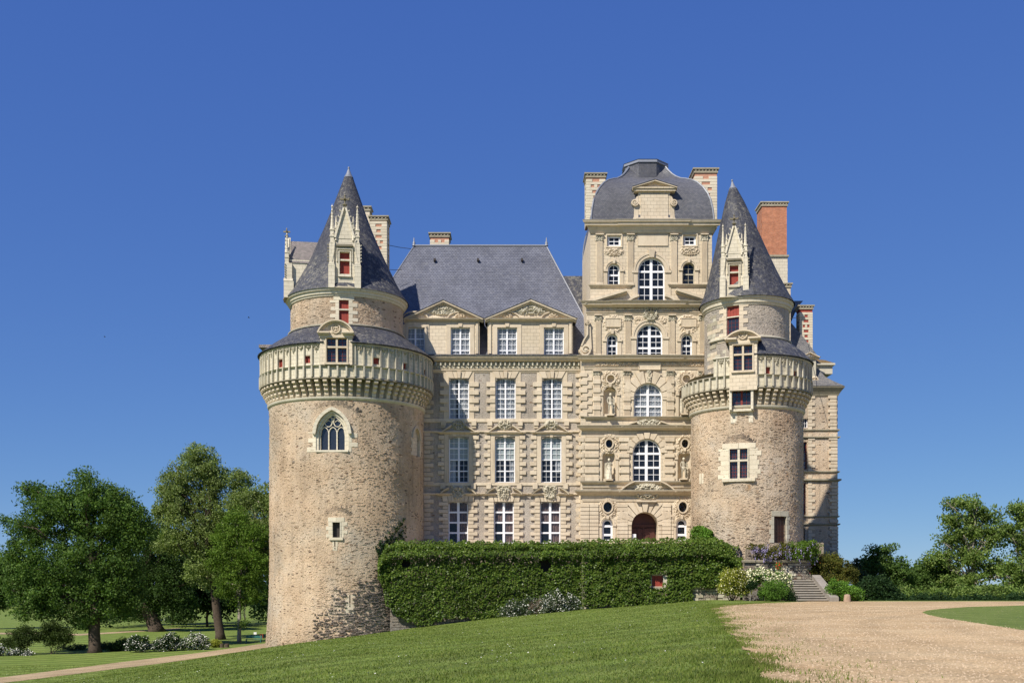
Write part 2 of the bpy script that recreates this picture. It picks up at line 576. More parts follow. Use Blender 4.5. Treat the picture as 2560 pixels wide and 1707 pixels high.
def m_slate(name, c0, c1, lichen=.0, row=.13, wid=.22, rough=.42):
    q = NM(name)
    uv = q.n('UVMap').outputs[0]
    br = q.n('TexBrick', Vector=uv, Color1=(0, 0, 0), Color2=(1, 1, 1), Mortar=(.2, .2, .2), Scale=1.0, **{'Mortar_Size': .012, 'Brick_Width': wid, 'Row_Height': row, 'Mortar_Smooth': .3})
    col = q.mix(br.outputs[0], c0, c1)
    big = q.ramp(q.noise(.35, 5), [(.3, .82), (.7, 1.2)])
    col = q.mix(1, col, big, 'MULTIPLY')
    col = q.mix(q.math('MULTIPLY', br.outputs[1], .6), col, (.02, .02, .025))
    if lichen:
        l = q.ramp(q.noise(2.6, 9, .86), [(.50, 0.0), (.60, 1.0)])
        l2 = q.ramp(q.noise(.22, 2), [(.35, .25), (.65, 1.0)])
        col = q.mix(q.math('MULTIPLY', q.math('MULTIPLY', l, l2), lichen), col, (.33, .31, .25))
    q.bump(q.math('SUBTRACT', q.math('MULTIPLY', br.outputs[0], .5), br.outputs[1]), .9, .03)
    return q.done(col, rough, .3)

def m_plain(name, c, rough=.6, spec=.4, var=.12, scale=6.0, bump=0.0, **k):
    q = NM(name)
    col = q.mix(1, c, q.ramp(q.noise(scale, 4), [(.25, 1 - var), (.75, 1 + var)]), 'MULTIPLY')
    if bump: q.bump(q.noise(scale * 3, 5), .7, bump)
    return q.done(col, rough, spec, **k)

def m_leaf(name, c0, c1, c2, trans=.35, rough=.62, big=.35):
    q = NM(name)
    isl = q.geo.outputs['Random Per Island']
    col = q.ramp(isl, [(0, c0), (.55, c1), (1, c2)])
    col = q.mix(.85, col, q.mix(1, col, q.ramp(q.noise(big, 5, .7), [(.3, .50), (.7, 1.42)]), 'MULTIPLY'))
    q.set(q.b, 'Base Color', col); q.set(q.b, 'Roughness', rough); q.set(q.b, 'Specular IOR Level', .14)
    tr = q.n('BsdfTranslucent', Color=q.mix(1, col, (1.15, 1.25, .55), 'MULTIPLY'))
    mx = q.n('MixShader', Fac=trans)
    q.t.links.new(q.b.outputs[0], mx.inputs[1]); q.t.links.new(tr.outputs[0], mx.inputs[2])
    q.t.links.new(mx.outputs[0], q.out.inputs[0])
    return q.m

def m_glass(name, tint=(.035, .045, .07), opaque=.20):
    """window glass: a thin reflecting sheet one can partly see through"""
    q = NM(name)
    nz = q.noise(1.3, 2)
    q.bump(nz, .12, .05)
    q.done(tint, .04, .9)
    tr = q.n('BsdfTransparent', Color=(.93, .95, .96))
    mx = q.n('MixShader', Fac=opaque)
    q.t.links.new(tr.outputs[0], mx.inputs[1]); q.t.links.new(q.b.outputs[0], mx.inputs[2])
    q.t.links.new(mx.outputs[0], q.out.inputs[0])
    return q.m

def m_brickmix(name):
    q = NM(name)
    uv = q.n('UVMap').outputs[0]
    br = q.n('TexBrick', Vector=uv, Color1=(.50, .17, .075), Color2=(.36, .11, .05), Mortar=(.42, .33, .25), Scale=1.0, **{'Mortar_Size': .008, 'Brick_Width': .24, 'Row_Height': .075})
    col = q.mix(1, br.outputs[0], q.ramp(q.noise(2, 5), [(.3, .8), (.7, 1.2)]), 'MULTIPLY')
    q.bump(br.outputs[1], -.4, .01)
    return q.done(col, .9, .2)

def m_lawn(name, c0, c1, c2, stripes=0.0):
    q = NM(name)
    col = q.ramp(q.noise(.55, 6, .62), [(.28, c0), (.5, c1), (.75, c2)])
    fine = q.ramp(q.noise(18, 5, .75), [(.25, .6), (.75, 1.4)])
    col = q.mix(1, col, fine, 'MULTIPLY')
    col = q.mix(1, col, q.ramp(q.noise(3.3, 4, .6), [(.3, .8), (.7, 1.2)]), 'MULTIPLY')
    dry = q.ramp(q.noise(.21, 5, .6), [(.55, 0.0), (.8, .45)])
    col = q.mix(dry, col, (.16, .17, .05))
    if stripes:
        mp = q.n('Mapping', Vector=q.pos, Rotation=(0, 0, rad(62)))
        wv = q.n('TexWave', {'wave_type': 'BANDS', 'bands_direction': 'X', 'wave_profile': 'SIN'}, Vector=mp.outputs[0], Scale=.10, Distortion=2.0, Detail=2.0)
        col = q.mix(1, col, q.ramp(wv.outputs[1], [(.3, 1 - stripes), (.7, 1 + stripes)]), 'MULTIPLY')
    q.bump(q.noise(30, 4, .8), .9, .05)
    return q.done(col, .85, .15)

def m_gravel(name, c0, c1, c2):
    q = NM(name)
    col = q.ramp(q.noise(.30, 6, .65), [(.28, c0), (.5, c1), (.72, c2)])
    vo = q.n('TexVoronoi', Vector=q.pos, Scale=28.0)
    sp = q.n('SeparateColor'); q.t.links.new(vo.outputs['Color'], sp.inputs[0])
    col = q.mix(1, col, q.ramp(sp.outputs[0], [(0, .62), (.5, 1.0), (1, 1.38)]), 'MULTIPLY')
    streak = q.ramp(q.noise(.9, 6, .75, stretch=(.35, 1.6, 1)), [(.52, 0.0), (.76, .6)])
    col = q.mix(streak, col, (.24, .19, .12))
    col = q.mix(1, col, q.ramp(q.noise(.10, 4, .6), [(.35, .86), (.65, 1.1)]), 'MULTIPLY')
    wv = q.n('TexWave', {'wave_type': 'RINGS', 'rings_direction': 'Z'}, Vector=q.n('Mapping', Vector=q.pos, Location=(-62, -24, 0)).outputs[0], Scale=.11, Distortion=1.5, Detail=2.0)
    col = q.mix(1, col, q.ramp(wv.outputs[1], [(.0, .93), (.5, 1.05)]), 'MULTIPLY')
    q.bump(q.math('ADD', vo.outputs['Distance'], q.noise(6, 4)), .8, .02)
    return q.done(col, .95, .1)

STONE = m_limestone('limestone_dressed', (.55, .455, .335), (.615, .52, .39), (.67, .58, .445), stain=.42)
ASHLAR = m_limestone('limestone_ashlar', (.575, .48, .35), (.635, .54, .405), (.685, .60, .465), joints=.5, stain=.16)
PALE = m_limestone('limestone_pale', (.60, .545, .425), (.66, .60, .475), (.70, .645, .52), joints=.35, stain=.22)
WEATH = m_limestone('limestone_weathered', (.42, .385, .30), (.50, .465, .37), (.58, .54, .43), stain=.6)
GALL = m_limestone('gallery_limestone', (.50, .455, .345), (.58, .53, .41), (.65, .60, .47), joints=.45, stain=.5)
DARKST = m_limestone('limestone_lichen_and_shade', (.16, .15, .11), (.24, .21, .15), (.32, .29, .22), stain=.7)  # lichened stone; its dark tone also paints the shade on the stair risers
LEDGEST = m_limestone('stone_ledge', (.30, .27, .20), (.38, .34, .25), (.44, .40, .30), stain=.6)  # darker stone for ledges, caps, string courses and the wall behind the corbels
PALEB = m_limestone('limestone_pale_block', (.60, .53, .40), (.66, .59, .455), (.70, .64, .50), stain=.2)
BLOCK_MAT.update({'limestone_pale': PALEB, 'limestone_ashlar': PALEB, 'gallery_limestone': PALEB})
RENDER = m_roughcast('lime_render', ((.47, .40, .325), (.53, .46, .38), (.57, .505, .425)), amount=.05, rust=.12)
RUBBLE = m_roughcast('rubble_masonry', ((.63, .455, .30), (.71, .54, .375), (.66, .56, .435)), amount=.22, rust=.20)
RUBBLE2 = m_roughcast('rubble_masonry_grey', ((.62, .45, .305), (.69, .54, .385), (.64, .55, .44)), amount=.24, rust=.85)
RUBW = m_roughcast('garden_wall_rubble', ((.30, .24, .19), (.36, .30, .24), (.34, .31, .27)), amount=.8, rust=.3)
SLATE = m_slate('slate_roof', (.105, .112, .145), (.155, .163, .20), lichen=.16, row=.24, wid=.3)
SLATE_D = m_slate('slate_dark', (.036, .039, .052), (.075, .078, .10), lichen=.85, row=.17, rough=.62)
SLATE_L = m_slate('slate_lichened', (.12, .12, .125), (.22, .21, .20), lichen=.9, row=.15, rough=.6)
SLATE_R = m_slate('slate_rusty', (.20, .18, .17), (.32, .27, .26), lichen=.7, row=.15, rough=.6)
LEAD = m_plain('lead_sheet', (.22, .24, .28), .4, .5, metallic_=None) if False else m_plain('lead_sheet', (.20, .215, .25), .45, .5)
WHITE = m_plain('white_paint', (.80, .80, .82), .45, .4, .04)
REDP = m_plain('oxblood_paint', (.20, .035, .025), .55, .3, .15)
REDD = m_plain('red_shutter_boards', (.27, .045, .03), .6, .3, .2)
DOORM = m_plain('brown_red_door', (.075, .027, .02), .5, .35, .2)
IRON = m_plain('wrought_iron_and_shade', (.035, .028, .025), .6, .4)
GLASS = m_glass('window_glass')
GLASSD = m_glass('leaded_glass', (.03, .035, .05), .75)
CURT = m_plain('white_curtain', (.80, .79, .80), .9, .1, .12, 3)
CURTB = m_plain('patterned_brown_curtain', (.34, .21, .17), .9, .1, .5, 4)
BLIND = m_plain('cream_blind', (.82, .86, .82), .9, .1, .05, 1)
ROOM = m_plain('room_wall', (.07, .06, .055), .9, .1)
BRICK = m_brickmix('orange_brick')
BRICKP = m_plain('red_brick_panel', (.48, .25, .165), .9, .2, .2)
# ------------------------------------------------------------------ building tools
ROOMS = {}
def rooms_mb(parent):
    return ROOMS.setdefault(parent.name, (parent, MB()))[1]

def tangent(S, u):
    if isinstance(S, Flat): return S, 0.0
    a = u / S.r
    return Flat(S.cx + S.r * math.sin(a), S.cy - S.r * math.cos(a), a), u

UNITQ = {}
def pane_mesh(m):
    if m.name not in UNITQ:
        me = bpy.data.meshes.new('pane')
        me.from_pydata([(-.5, -.5, -.5), (.5, -.5, -.5), (.5, -.5, .5), (-.5, -.5, .5), (-.5, .5, -.5), (.5, .5, -.5), (.5, .5, .5), (-.5, .5, .5)], [],
                       [(0, 1, 2, 3), (7, 6, 5, 4), (0, 4, 5, 1), (1, 5, 6, 2), (2, 6, 7, 3), (3, 7, 4, 0)])
        me.materials.append(m); UNITQ[m.name] = me
    return UNITQ[m.name]

def curtain(W_, T, u0, u1, v0, v1, d, m, pleat=.04, lam=.28):
    if m is BLIND: pleat = .004
    mb = MB()
    n = max(4, int((u1 - u0) / lam * 8))
    vs = []; uv = []
    for i in range(n + 1):
        u = u0 + (u1 - u0) * i / n
        dd = d + pleat * math.sin(2 * PI * u / lam) + .4 * pleat * math.sin(2 * PI * u / lam * 2.3)
        vs += [T.map(u, v0, dd), T.map(u, v1, dd)]; uv += [(u, v0), (u, v1)]
    mb.add(vs, [(2 * i, 2 * i + 2, 2 * i + 3, 2 * i + 1) for i in range(n)], uv)
    return mb.build('curtain', m, W_)

def window(S, parent, o, cols=2, rows=4, fm=None, gm=None, setback=.25, munt=(2, 2), bar=.07, mid=.13, tr=.11, fr=None, curt=(), name='window', room=True, thin=.028, label=None):
    fm = fm or WHITE; gm = gm or GLASS
    T, off = tangent(S, (o['u0'] + o['u1']) / 2)
    u0, u1, v0, v1 = o['u0'] - off, o['u1'] - off, o['v0'], o['v1']
    mb = MB()
    d1 = -setback; d0 = d1 - .07
    e = .02
    fr = fr or [i / rows for i in range(rows + 1)]
    ve = [v1 - (v1 - v0) * f for f in fr]            # from the top down
    sbox(mb, T, u0 - e, u0 + bar, v0, v1 + e, d0, d1); sbox(mb, T, u1 - bar, u1 + e, v0, v1 + e, d0, d1)
    sbox(mb, T, u0, u1, v1 - bar, v1 + e, d0, d1 + .004); sbox(mb, T, u0, u1, v0 - e, v0 + bar, d0, d1 + .004)
    if o['kind'] in ('round', 'gothic'):
        sstrip(mb, T, [(a - off, b) for a, b in arch_pts(o['u0'], o['u1'], o['v0'], o['v1'], o['kind'])], bar * 1.3, d0, d1 + .006, side=1)
    cw = (u1 - u0) / cols
    for c in range(1, cols):
        uc = u0 + cw * c
        sbox(mb, T, uc - mid / 2, uc + mid / 2, v0, v1, d0, d1 + .03)
    for v in ve[1:-1]:
        sbox(mb, T, u0, u1, v - tr / 2, v + tr / 2, d0, d1 + .018)
    lights = []
    for c in range(cols):
        for r in range(len(ve) - 1):
            a0 = u0 + cw * c + (bar if c == 0 else mid / 2); a1 = u0 + cw * (c + 1) - (bar if c == cols - 1 else mid / 2)
            b1 = ve[r] - (bar if r == 0 else tr / 2); b0 = ve[r + 1] + (bar if r == len(ve) - 2 else tr / 2)
            lights.append((a0, a1, b0, b1))
            sbox(mb, T, a0, a0 + .03, b0, b1, d0 + .012, d1 - .008); sbox(mb, T, a1 - .03, a1, b0, b1, d0 + .012, d1 - .008)
            for k in range(1, munt[0]):
                u = a0 + (a1 - a0) * k / munt[0]; sbox(mb, T, u - thin / 2, u + thin / 2, b0, b1, d0 + .015, d1 - .012)
            for k in range(1, munt[1]):
                v = b0 + (b1 - b0) * k / munt[1]; sbox(mb, T, a0, a1, v - thin / 2, v + thin / 2, d0 + .015, d1 - .010)
    w = mb.build(name, fm, parent)
    if label: w['label'] = label
    for a0, a1, b0, b1 in lights:
        c = T.map((a0 + a1) / 2, (b0 + b1) / 2, d0 + .03)
        shared('pane', pane_mesh(gm), w, c, (a1 - a0, .008, b1 - b0), T.rot(0))
    for (f0, f1, g0, g1, m) in curt:                  # fractions from left / from top
        curtain(w, T, u0 + (u1 - u0) * f0, u0 + (u1 - u0) * f1, v1 - (v1 - v0) * g1, v1 - (v1 - v0) * g0, d0 - .035 - (.05 if m is not BLIND else 0), m)
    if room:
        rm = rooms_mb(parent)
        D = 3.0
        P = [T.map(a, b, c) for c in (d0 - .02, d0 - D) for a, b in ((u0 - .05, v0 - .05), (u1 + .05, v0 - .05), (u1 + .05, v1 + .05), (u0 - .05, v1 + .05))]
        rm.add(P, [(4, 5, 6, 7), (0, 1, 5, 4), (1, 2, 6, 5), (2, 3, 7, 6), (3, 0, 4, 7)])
    return w

def shutter_window(S, parent, o, split=None, setback=.22, m=None, fm=None, name='window', label=None):
    """stone cross bar with a board shutter behind"""
    T, off = tangent(S, (o['u0'] + o['u1']) / 2)
    u0, u1, v0, v1 = o['u0'] - off, o['u1'] - off, o['v0'], o['v1']
    mb = MB()
    sbox(mb, T, u0, u1, v0 - .02, v0 + .07, -setback, -.02)
    if split:
        v = v0 + (v1 - v0) * split
        sbox(mb, T, u0 - .02, u1 + .02, v - .07, v + .07, -setback, -.01)
    else:
        sbox(mb, T, u0, u1, v1 - .05, v1 + .02, -setback, -.02)
    w = mb.build(name, fm or STONE, parent)
    if label: w['label'] = label
    parts = [(v0 + .07, v0 + (v1 - v0) * split - .07), (v0 + (v1 - v0) * split + .07, v1)] if split else [(v0 + .07, v1 - .03)]
    for b0, b1 in parts:
        n = 4
        sh = MB()
        for k in range(n):
            a0 = u0 + (u1 - u0) * k / n; a1 = u0 + (u1 - u0) * (k + 1) / n
            sbox(sh, T, a0 + .006, a1 - .006, b0, b1, -setback - .05, -setback - .002 * (k % 2))
        sbox(sh, T, u0, u1, b0, b1, -setback - .08, -setback - .03)
        sh.build('shutter', m or REDD, w)
    return w

def pilaster(S, parent, px0, px1, py0, py1, cap=14, basep=8, d=.14, flutes=5, name='pilaster', m=None, seed=0):
    u0, v1 = S.uv(px0, py0); u1, v0 = S.uv(px1, py1)
    k = (u1 - u0) / (px1 - px0)
    mb = MB()
    sh1 = v1 - cap * k; sh0 = v0 + basep * k
    sbox(mb, S, u0, u1, sh0, sh1, -.02, d * .6)
    w = u1 - u0
    for i in range(flutes + 1):
        u = u0 + w * (.06 + .88 * i / flutes)
        sbox(mb, S, u - w * .035, u + w * .035, sh0 + .08, sh1 - .06, 0, d * .6 + .045)
    sbox(mb, S, u0 - .07, u1 + .07, v0, v0 + (sh0 - v0) * .5, -.02, d + .07)
    sbox(mb, S, u0 - .03, u1 + .03, v0 + (sh0 - v0) * .5, sh0, -.02, d + .02)
    sbox(mb, S, u0 - .1, u1 + .1, v1 - .1, v1, -.02, d + .14)
    p = mb.build(name, m or STONE, parent)
    cb = MB()
    sbox(cb, S, u0, u1, sh1, v1 - .1, -.02, d * .6)
    relief(cb, S, u0 - .12, u1 + .12, sh1 - .04, v1 - .08, d + .12, seed=seed, shape='box', nx=12, ny=8, freq=9)
    cb.build('capital', WEATH, p)
    return p

def pediment(S, u0, u1, v0, v1, th=.28, d=.5, kind='tri', gap=None, mb=None, half=None):
    """raking cornices; gap=(g0,g1) leaves the middle open"""
    mb = mb or MB()
    c = (u0 + u1) / 2
    if kind == 'tri': full = [(u0, v0), (c, v1), (u1, v0)]
    else:
        w = (u1 - u0) / 2; h = v1 - v0; Rr = (w * w + h * h) / (2 * h)
        a = math.asin(min(1, w / Rr))
        full = [(c + Rr * math.sin(t), v1 - Rr + Rr * math.cos(t)) for t in [(-a + 2 * a * i / 16) for i in range(17)]]
    segs = [full]
    if gap:
        l = [];
        def at(u):
            for p, q in zip(full, full[1:]):
                if p[0] <= u <= q[0]: return (u, p[1] + (q[1] - p[1]) * (u - p[0]) / (q[0] - p[0] + 1e-9))
        left = [p for p in full if p[0] < gap[0]] + [at(gap[0])]
        right = [at(gap[1])] + [p for p in full if p[0] > gap[1]]
        segs = [left, right] if half is None else [(left, right)[half]]
    for s_ in segs:
        sstrip(mb, S, s_, th * .45, -.02, d, side=1)
        sstrip(mb, S, [(a, b - th * .45) for a, b in s_], th * .3, -.02, d * .72, side=1)
        sstrip(mb, S, [(a, b - th * .75) for a, b in s_], th * .25, -.02, d * .4, side=1)
    return mb

def _capline(u0, u1, v0, v1, cc, hf):
    w = (u1 - u0) / 2; h = v1 - v0; Rr = (w * w + h * h) / (2 * h); a = math.asin(min(1, w / Rr))
    pts = [(cc + Rr * math.sin(t), v1 - Rr + Rr * math.cos(t)) for t in [(-a + 2 * a * i / 20) for i in range(21)]]
    return [p for p in pts if (p[0] < cc - .9 if hf == 0 else p[0] > cc + .9)]

def voussoirs(S, parent, cu, cv, r0, r1, n, a0=0.0, a1=PI, d=.08, m=None, clip=None, name='voussoir', key=None):
    for i in range(n):
        t0 = a0 + (a1 - a0) * i / n + .012; t1 = a0 + (a1 - a0) * (i + 1) / n - .012
        rr = r1(i) if callable(r1) else r1
        P = [(cu + r * math.cos(t), cv + r * math.sin(t)) for r, t in ((r0, t0), (rr, t0), (rr, t1), (r0, t1))]
        mb = MB(); sprism(mb, S, P, -.02, d + (.08 if key is not None and i == key else 0))
        mb.build(name, m or STONE, parent)

def rubble(parent, S, u0, u1, v0, v1, n, seed, m, ops=(), dmax=.05, big=1.0, dens=None, name='rubble_stone'):
    rr = random.Random(seed)
    vs = []
    k = 0
    for _ in range(n * 3):
        if k >= n: break
        u = rr.uniform(u0, u1); v = rr.uniform(v0, v1)
        if dens and rr.random() > dens(u, v): continue
        if any(o['u0'] - .3 < u < o['u1'] + .3 and o['v0'] - .25 < v < o['v1'] + .25 for o in ops): continue
        k += 1
        w = rr.uniform(.05, .26) * big * rr.choice([.7, 1, 1, 1.7]); h = rr.uniform(.025, .08) * big * rr.choice([.8, 1, 1.5]); d = rr.uniform(.012, dmax)
        j = [rr.uniform(-.25, .25) for _ in range(8)]
        F4 = [(u - w / 2, v - h / 2), (u + w / 2, v - h / 2), (u + w / 2, v + h / 2), (u - w / 2, v + h / 2)]
        fr_ = [S.map(a + (u - a) * .18 * (1 + j[i]), b + (v - b) * .25, d) for i, (a, b) in enumerate(F4)]
        bk = [S.map(a, b, -.02) for a, b in F4]
        vs += [fr_, [bk[0], bk[1], fr_[1], fr_[0]], [bk[1], bk[2], fr_[2], fr_[1]], [bk[2], bk[3], fr_[3], fr_[2]], [bk[3], bk[0], fr_[0], fr_[3]]]
    return quads(name, vs, m, parent, kind='stuff')

def surround(S, parent, o, m, w=(.45, .75), h=.34, d=.03, top=True, bottom=True, seed=0):
    """irregular dressed blocks round an opening"""
    rr = random.Random(seed)
    v = o['v0']; i = 0
    while v < o['v1'] - .05:
        hh = min(h * rr.uniform(.85, 1.15), o['v1'] - v)
        for sgn in (-1, 1):
            ww = (w[0] if (i + (sgn > 0)) % 2 else w[1]) * rr.uniform(.9, 1.1)
            a = o['u0'] - ww if sgn < 0 else o['u1']; b = o['u0'] if sgn < 0 else o['u1'] + ww
            ublock(S, parent, a, b, v + .006, v + hh - .006, -.16, d + rr.uniform(-.008, .008), m)
        v += hh; i += 1
    if top:
        ublock(S, parent, o['u0'] - w[1] * .6, (o['u0'] + o['u1']) / 2 - .005, o['v1'] + .006, o['v1'] + h * 1.1, -.16, d + .01, m)
        ublock(S, parent, (o['u0'] + o['u1']) / 2 + .005, o['u1'] + w[1] * .6, o['v1'] + .006, o['v1'] + h * 1.1, -.16, d + .01, m)
    if bottom:
        ublock(S, parent, o['u0'] - w[0] * .7, o['u1'] + w[0] * .7, o['v0'] - h * .7, o['v0'] - .006, -.2, d + .10, m, 'sill')

def chimney(parent, px0, px1, py0, py1, Y, depth, brick=True, m=None, orange=False, red=None):
    """brick and stone banded chimney; py0 top, py1 bottom"""
    a = W(px0, py0, Y); b = W(px1, py1, Y)
    x0, x1, z1, z0 = a.x, b.x, a.z, b.z
    mb = MB(); mb.box(x0, x1, Y, Y + depth, z0, z1 - .35)
    ch = mb.build('chimney', red or (BRICK if orange else (BRICKP if brick else ASHLAR)), parent)
    cb = MB()
    cb.box(x0 - .22, x1 + .22, Y - .22, Y + depth + .22, z1 - .14, z1)
    cb.box(x0 - .10, x1 + .10, Y - .10, Y + depth + .10, z1 - .5, z1 - .32)
    cb.box(x0 - .02, x1 + .02, Y - .02, Y + depth + .02, z1 - .32, z1 - .14)
    cb.build('chimney_cap', LEDGEST, ch)
    n = max(2, int((x1 - x0) / .3))
    for i in range(n):
        x = x0 - .08 + (x1 - x0 + .16) * (i + .5) / n
        shared('dentil', block_mesh(STONE, 'dentil'), ch, (x, Y - .08, z1 - .23), (.14, .12, .17))
    for i in range(max(2, int(depth / .3))):
        y = Y + depth * (i + .5) / max(2, int(depth / .3))
        for x in (x0 - .08, x1 + .08): shared('dentil', block_mesh(STONE, 'dentil'), ch, (x, y, z1 - .23), (.12, .14, .17))
    if orange or not brick: return ch
    z = z0; i = 0
    w = x1 - x0
    while z < z1 - .85:
        h = .30
        fr = (.36, .64) if i % 4 == 1 else ((.30, .70) if i % 4 == 3 else None)
        segs = [(0, 1)] if fr is None else [(0, fr[0]), (fr[1], 1)]
        if i % 8 == 5: segs = [(0, .22), (.42, .58), (.78, 1)]
        for s0, s1 in segs:
            shared('stone_block', block_mesh(PALE, 'stone_block'), ch, (x0 + w * (s0 + s1) / 2, Y - .005, z + h / 2), (w * (s1 - s0) + (.04 if s0 == 0 or s1 == 1 else 0), .12, h - .025))
        for x in (x0, x1):
            for t0, t1 in (((0, .34), (.66, 1)) if i % 2 else ((0, 1),)):
                shared('stone_block', block_mesh(PALE, 'stone_block'), ch, (x, Y + depth * (t0 + t1) / 2, z + h / 2), (.10, depth * (t1 - t0) - .06, h - .025))
        z += h; i += 1
    return ch

# ------------------------------------------------------------------ MAIN WING
MW = thing('main_wing', 'long classical wing with steep blue slate hip roof and rows of tall white windows', 'castle wing', W(1260, 1355, 110.0))
SF = Flat(0, 110.0)
XL, XR = -17.5, SF.uv(1458, 900)[0]
z_g = W(1260, 1358, 110).z - .3
z_eave = W(1260, 893, 110).z
rowA = [op(SF, a, b, 946, 1046, 'seg') for a, b in ((1122.5, 1172.5), (1238.5, 1289), (1355, 1405.5))]
rowB = [op(SF, a, b, 1092, 1205, 'seg') for a, b in ((1122.2, 1171.5), (1237.5, 1287.5), (1353, 1403.7))]
rowC = [op(SF, a, b, 1254, 1357, 'seg') for a, b in ((1121, 1170), (1235, 1284.5), (1350.5, 1401))]
mb = MB()
swall(mb, SF, XL, XR, z_g, z_eave - .1, rowA + rowB + rowC, .45)
mb.box(XL, XL + .05, 110.02, 127, z_g, z_eave)
mb.box(XL, XR + 12, 126.9, 127, z_g, z_eave)
mb.build('wall', RENDER, MW)
for o in rowA: window(SF, MW, o, 2, 4, curt=((.04, .30 + .16 * R.random(), 0, 1, CURT), (.54 + .14 * R.random(), .97, 0, 1, CURT)))
for i, o in enumerate(rowB):
    window(SF, MW, o, 2, 4, curt=((.02, .98, 0, .52, BLIND),) + (((.75, .97, .5, 1, CURT),) if i == 1 else ((.70, .97, .5, .8, CURT),) if i == 2 else ((.03, .35, .5, 1, CURT),)))
for i, o in enumerate(rowC): window(SF, MW, o, 2, 4, munt=(1, 1), thin=.02, mid=.2, tr=.17, curt=((.03, .48, .02, .46 + .12 * R.random(), CURTB), (.55 + .12 * R.random(), .97, 0, 1, CURTB)))
# quoins beside the windows
for k, o in enumerate(rowA):
    px0, px1 = ((1122.5, 1172.5), (1238.5, 1289), (1355, 1405.5))[k]
    mbf = MB()
    pbox(mbf, SF, px0 - 13, px0 - .5, 930, 1048, -.02, .07); mbf.build('jamb', STONE, MW)
    mbf = MB(); pbox(mbf, SF, px1 + .5, px1 + 13, 930, 1048, -.02, .07); mbf.build('jamb', STONE, MW)
    for j in range(4):
        y = 955.5 + 20.4 * j
        block(SF, MW, px1 + .6, px1 + 24.5, y, y + 11, -.05, .16, STONE)
        block(SF, MW, px0 - 22, px0 - .6, y, y + 11, -.05, .16, STONE)
    # flat arch of fanned stones
    c = (px0 + px1) / 2
    for a, b, a2, b2, dd in ((-33, -17, -24, -12, .15), (-16, -6, -11, -4, .10), (-5, 5, -3.5, 3.5, .24), (6, 16, 4, 11, .10), (17, 33, 12, 24, .15)):
        P = [SF.uv(c + a, 929), SF.uv(c + b, 929), SF.uv(c + b2, 945.5), SF.uv(c + a2, 945.5)]
        v = MB(); sprism(v, SF, P, -.02, dd); v.build('voussoir', STONE, MW)
for k, o in enumerate(rowB):
    px0, px1 = ((1122.2, 1171.5), (1237.5, 1287.5), (1353, 1403.7))[k]
    mbf = MB()
    pbox(mbf, SF, px0 - 11, px0 - .5, 1082, 1207, -.02, .12); pbox(mbf, SF, px1 + .5, px1 + 11, 1082, 1207, -.02, .12)
    pbox(mbf, SF, px0 - 10.8, px1 + 10.8, 1081, 1091, -.02, .11)
    mbf.build('window_surround', STONE, MW)
    for j in range(10):
        y = 1088 + 11 * j; wdt = 16 if j % 2 == 0 else 7
        if j == 0: wdt = 14
        block(SF, MW, px1 + 11.5, px1 + 11.5 + wdt, y + .6, y + (10.2 if j % 2 == 0 else 9.8), -.05, .17 if j % 2 == 0 else .08, STONE)
        block(SF, MW, px0 - 11.5 - wdt, px0 - 11.5, y + .6, y + (10.2 if j % 2 == 0 else 9.8), -.05, .17 if j % 2 == 0 else .08, STONE)
    c = (px0 + px1) / 2
    for a in (-9, 0, 9):
        P = [SF.uv(c + a * 1.3 - 5, 1080), SF.uv(c + a * 1.3 + 5, 1080), SF.uv(c + a + 3.5, 1091 + (a == 0) * 2), SF.uv(c + a - 3.5, 1091 + (a == 0) * 2)]
        v = MB(); sprism(v, SF, P, -.02, .18 if a == 0 else .14); v.build('keystone', STONE, MW)
    # broken triangular pediment with carved trophy
    u0, vb = SF.uv(px0 - 19, 1080); u1, vt = SF.uv(px1 + 19, 1050)
    cc = (u0 + u1) / 2
    p = pediment(SF, u0, u1, vb, vt, .24, .42, 'tri', (cc - .75, cc + .75))
    cornice(p, SF, u0, u1, [(vb - .22, .12), (vb - .1, .36), (vb, .40)])
    p.build('pediment', STONE, MW)
    r = MB(); prelief(r, SF, c - 18, c + 18, 1048, 1077, .42, seed=k + 3, freq=4.5); r.build('carving', WEATH, MW)
    for sx in (-1, 1):
        mm = MB(); x = c + sx * 38
        pbox(mm, SF, x - 6, x + 6, 1052, 1064, -.02, .26); pbox(mm, SF, x - 5, x + 5, 1064, 1070, -.02, .16); mm.build('bracket', STONE, MW)
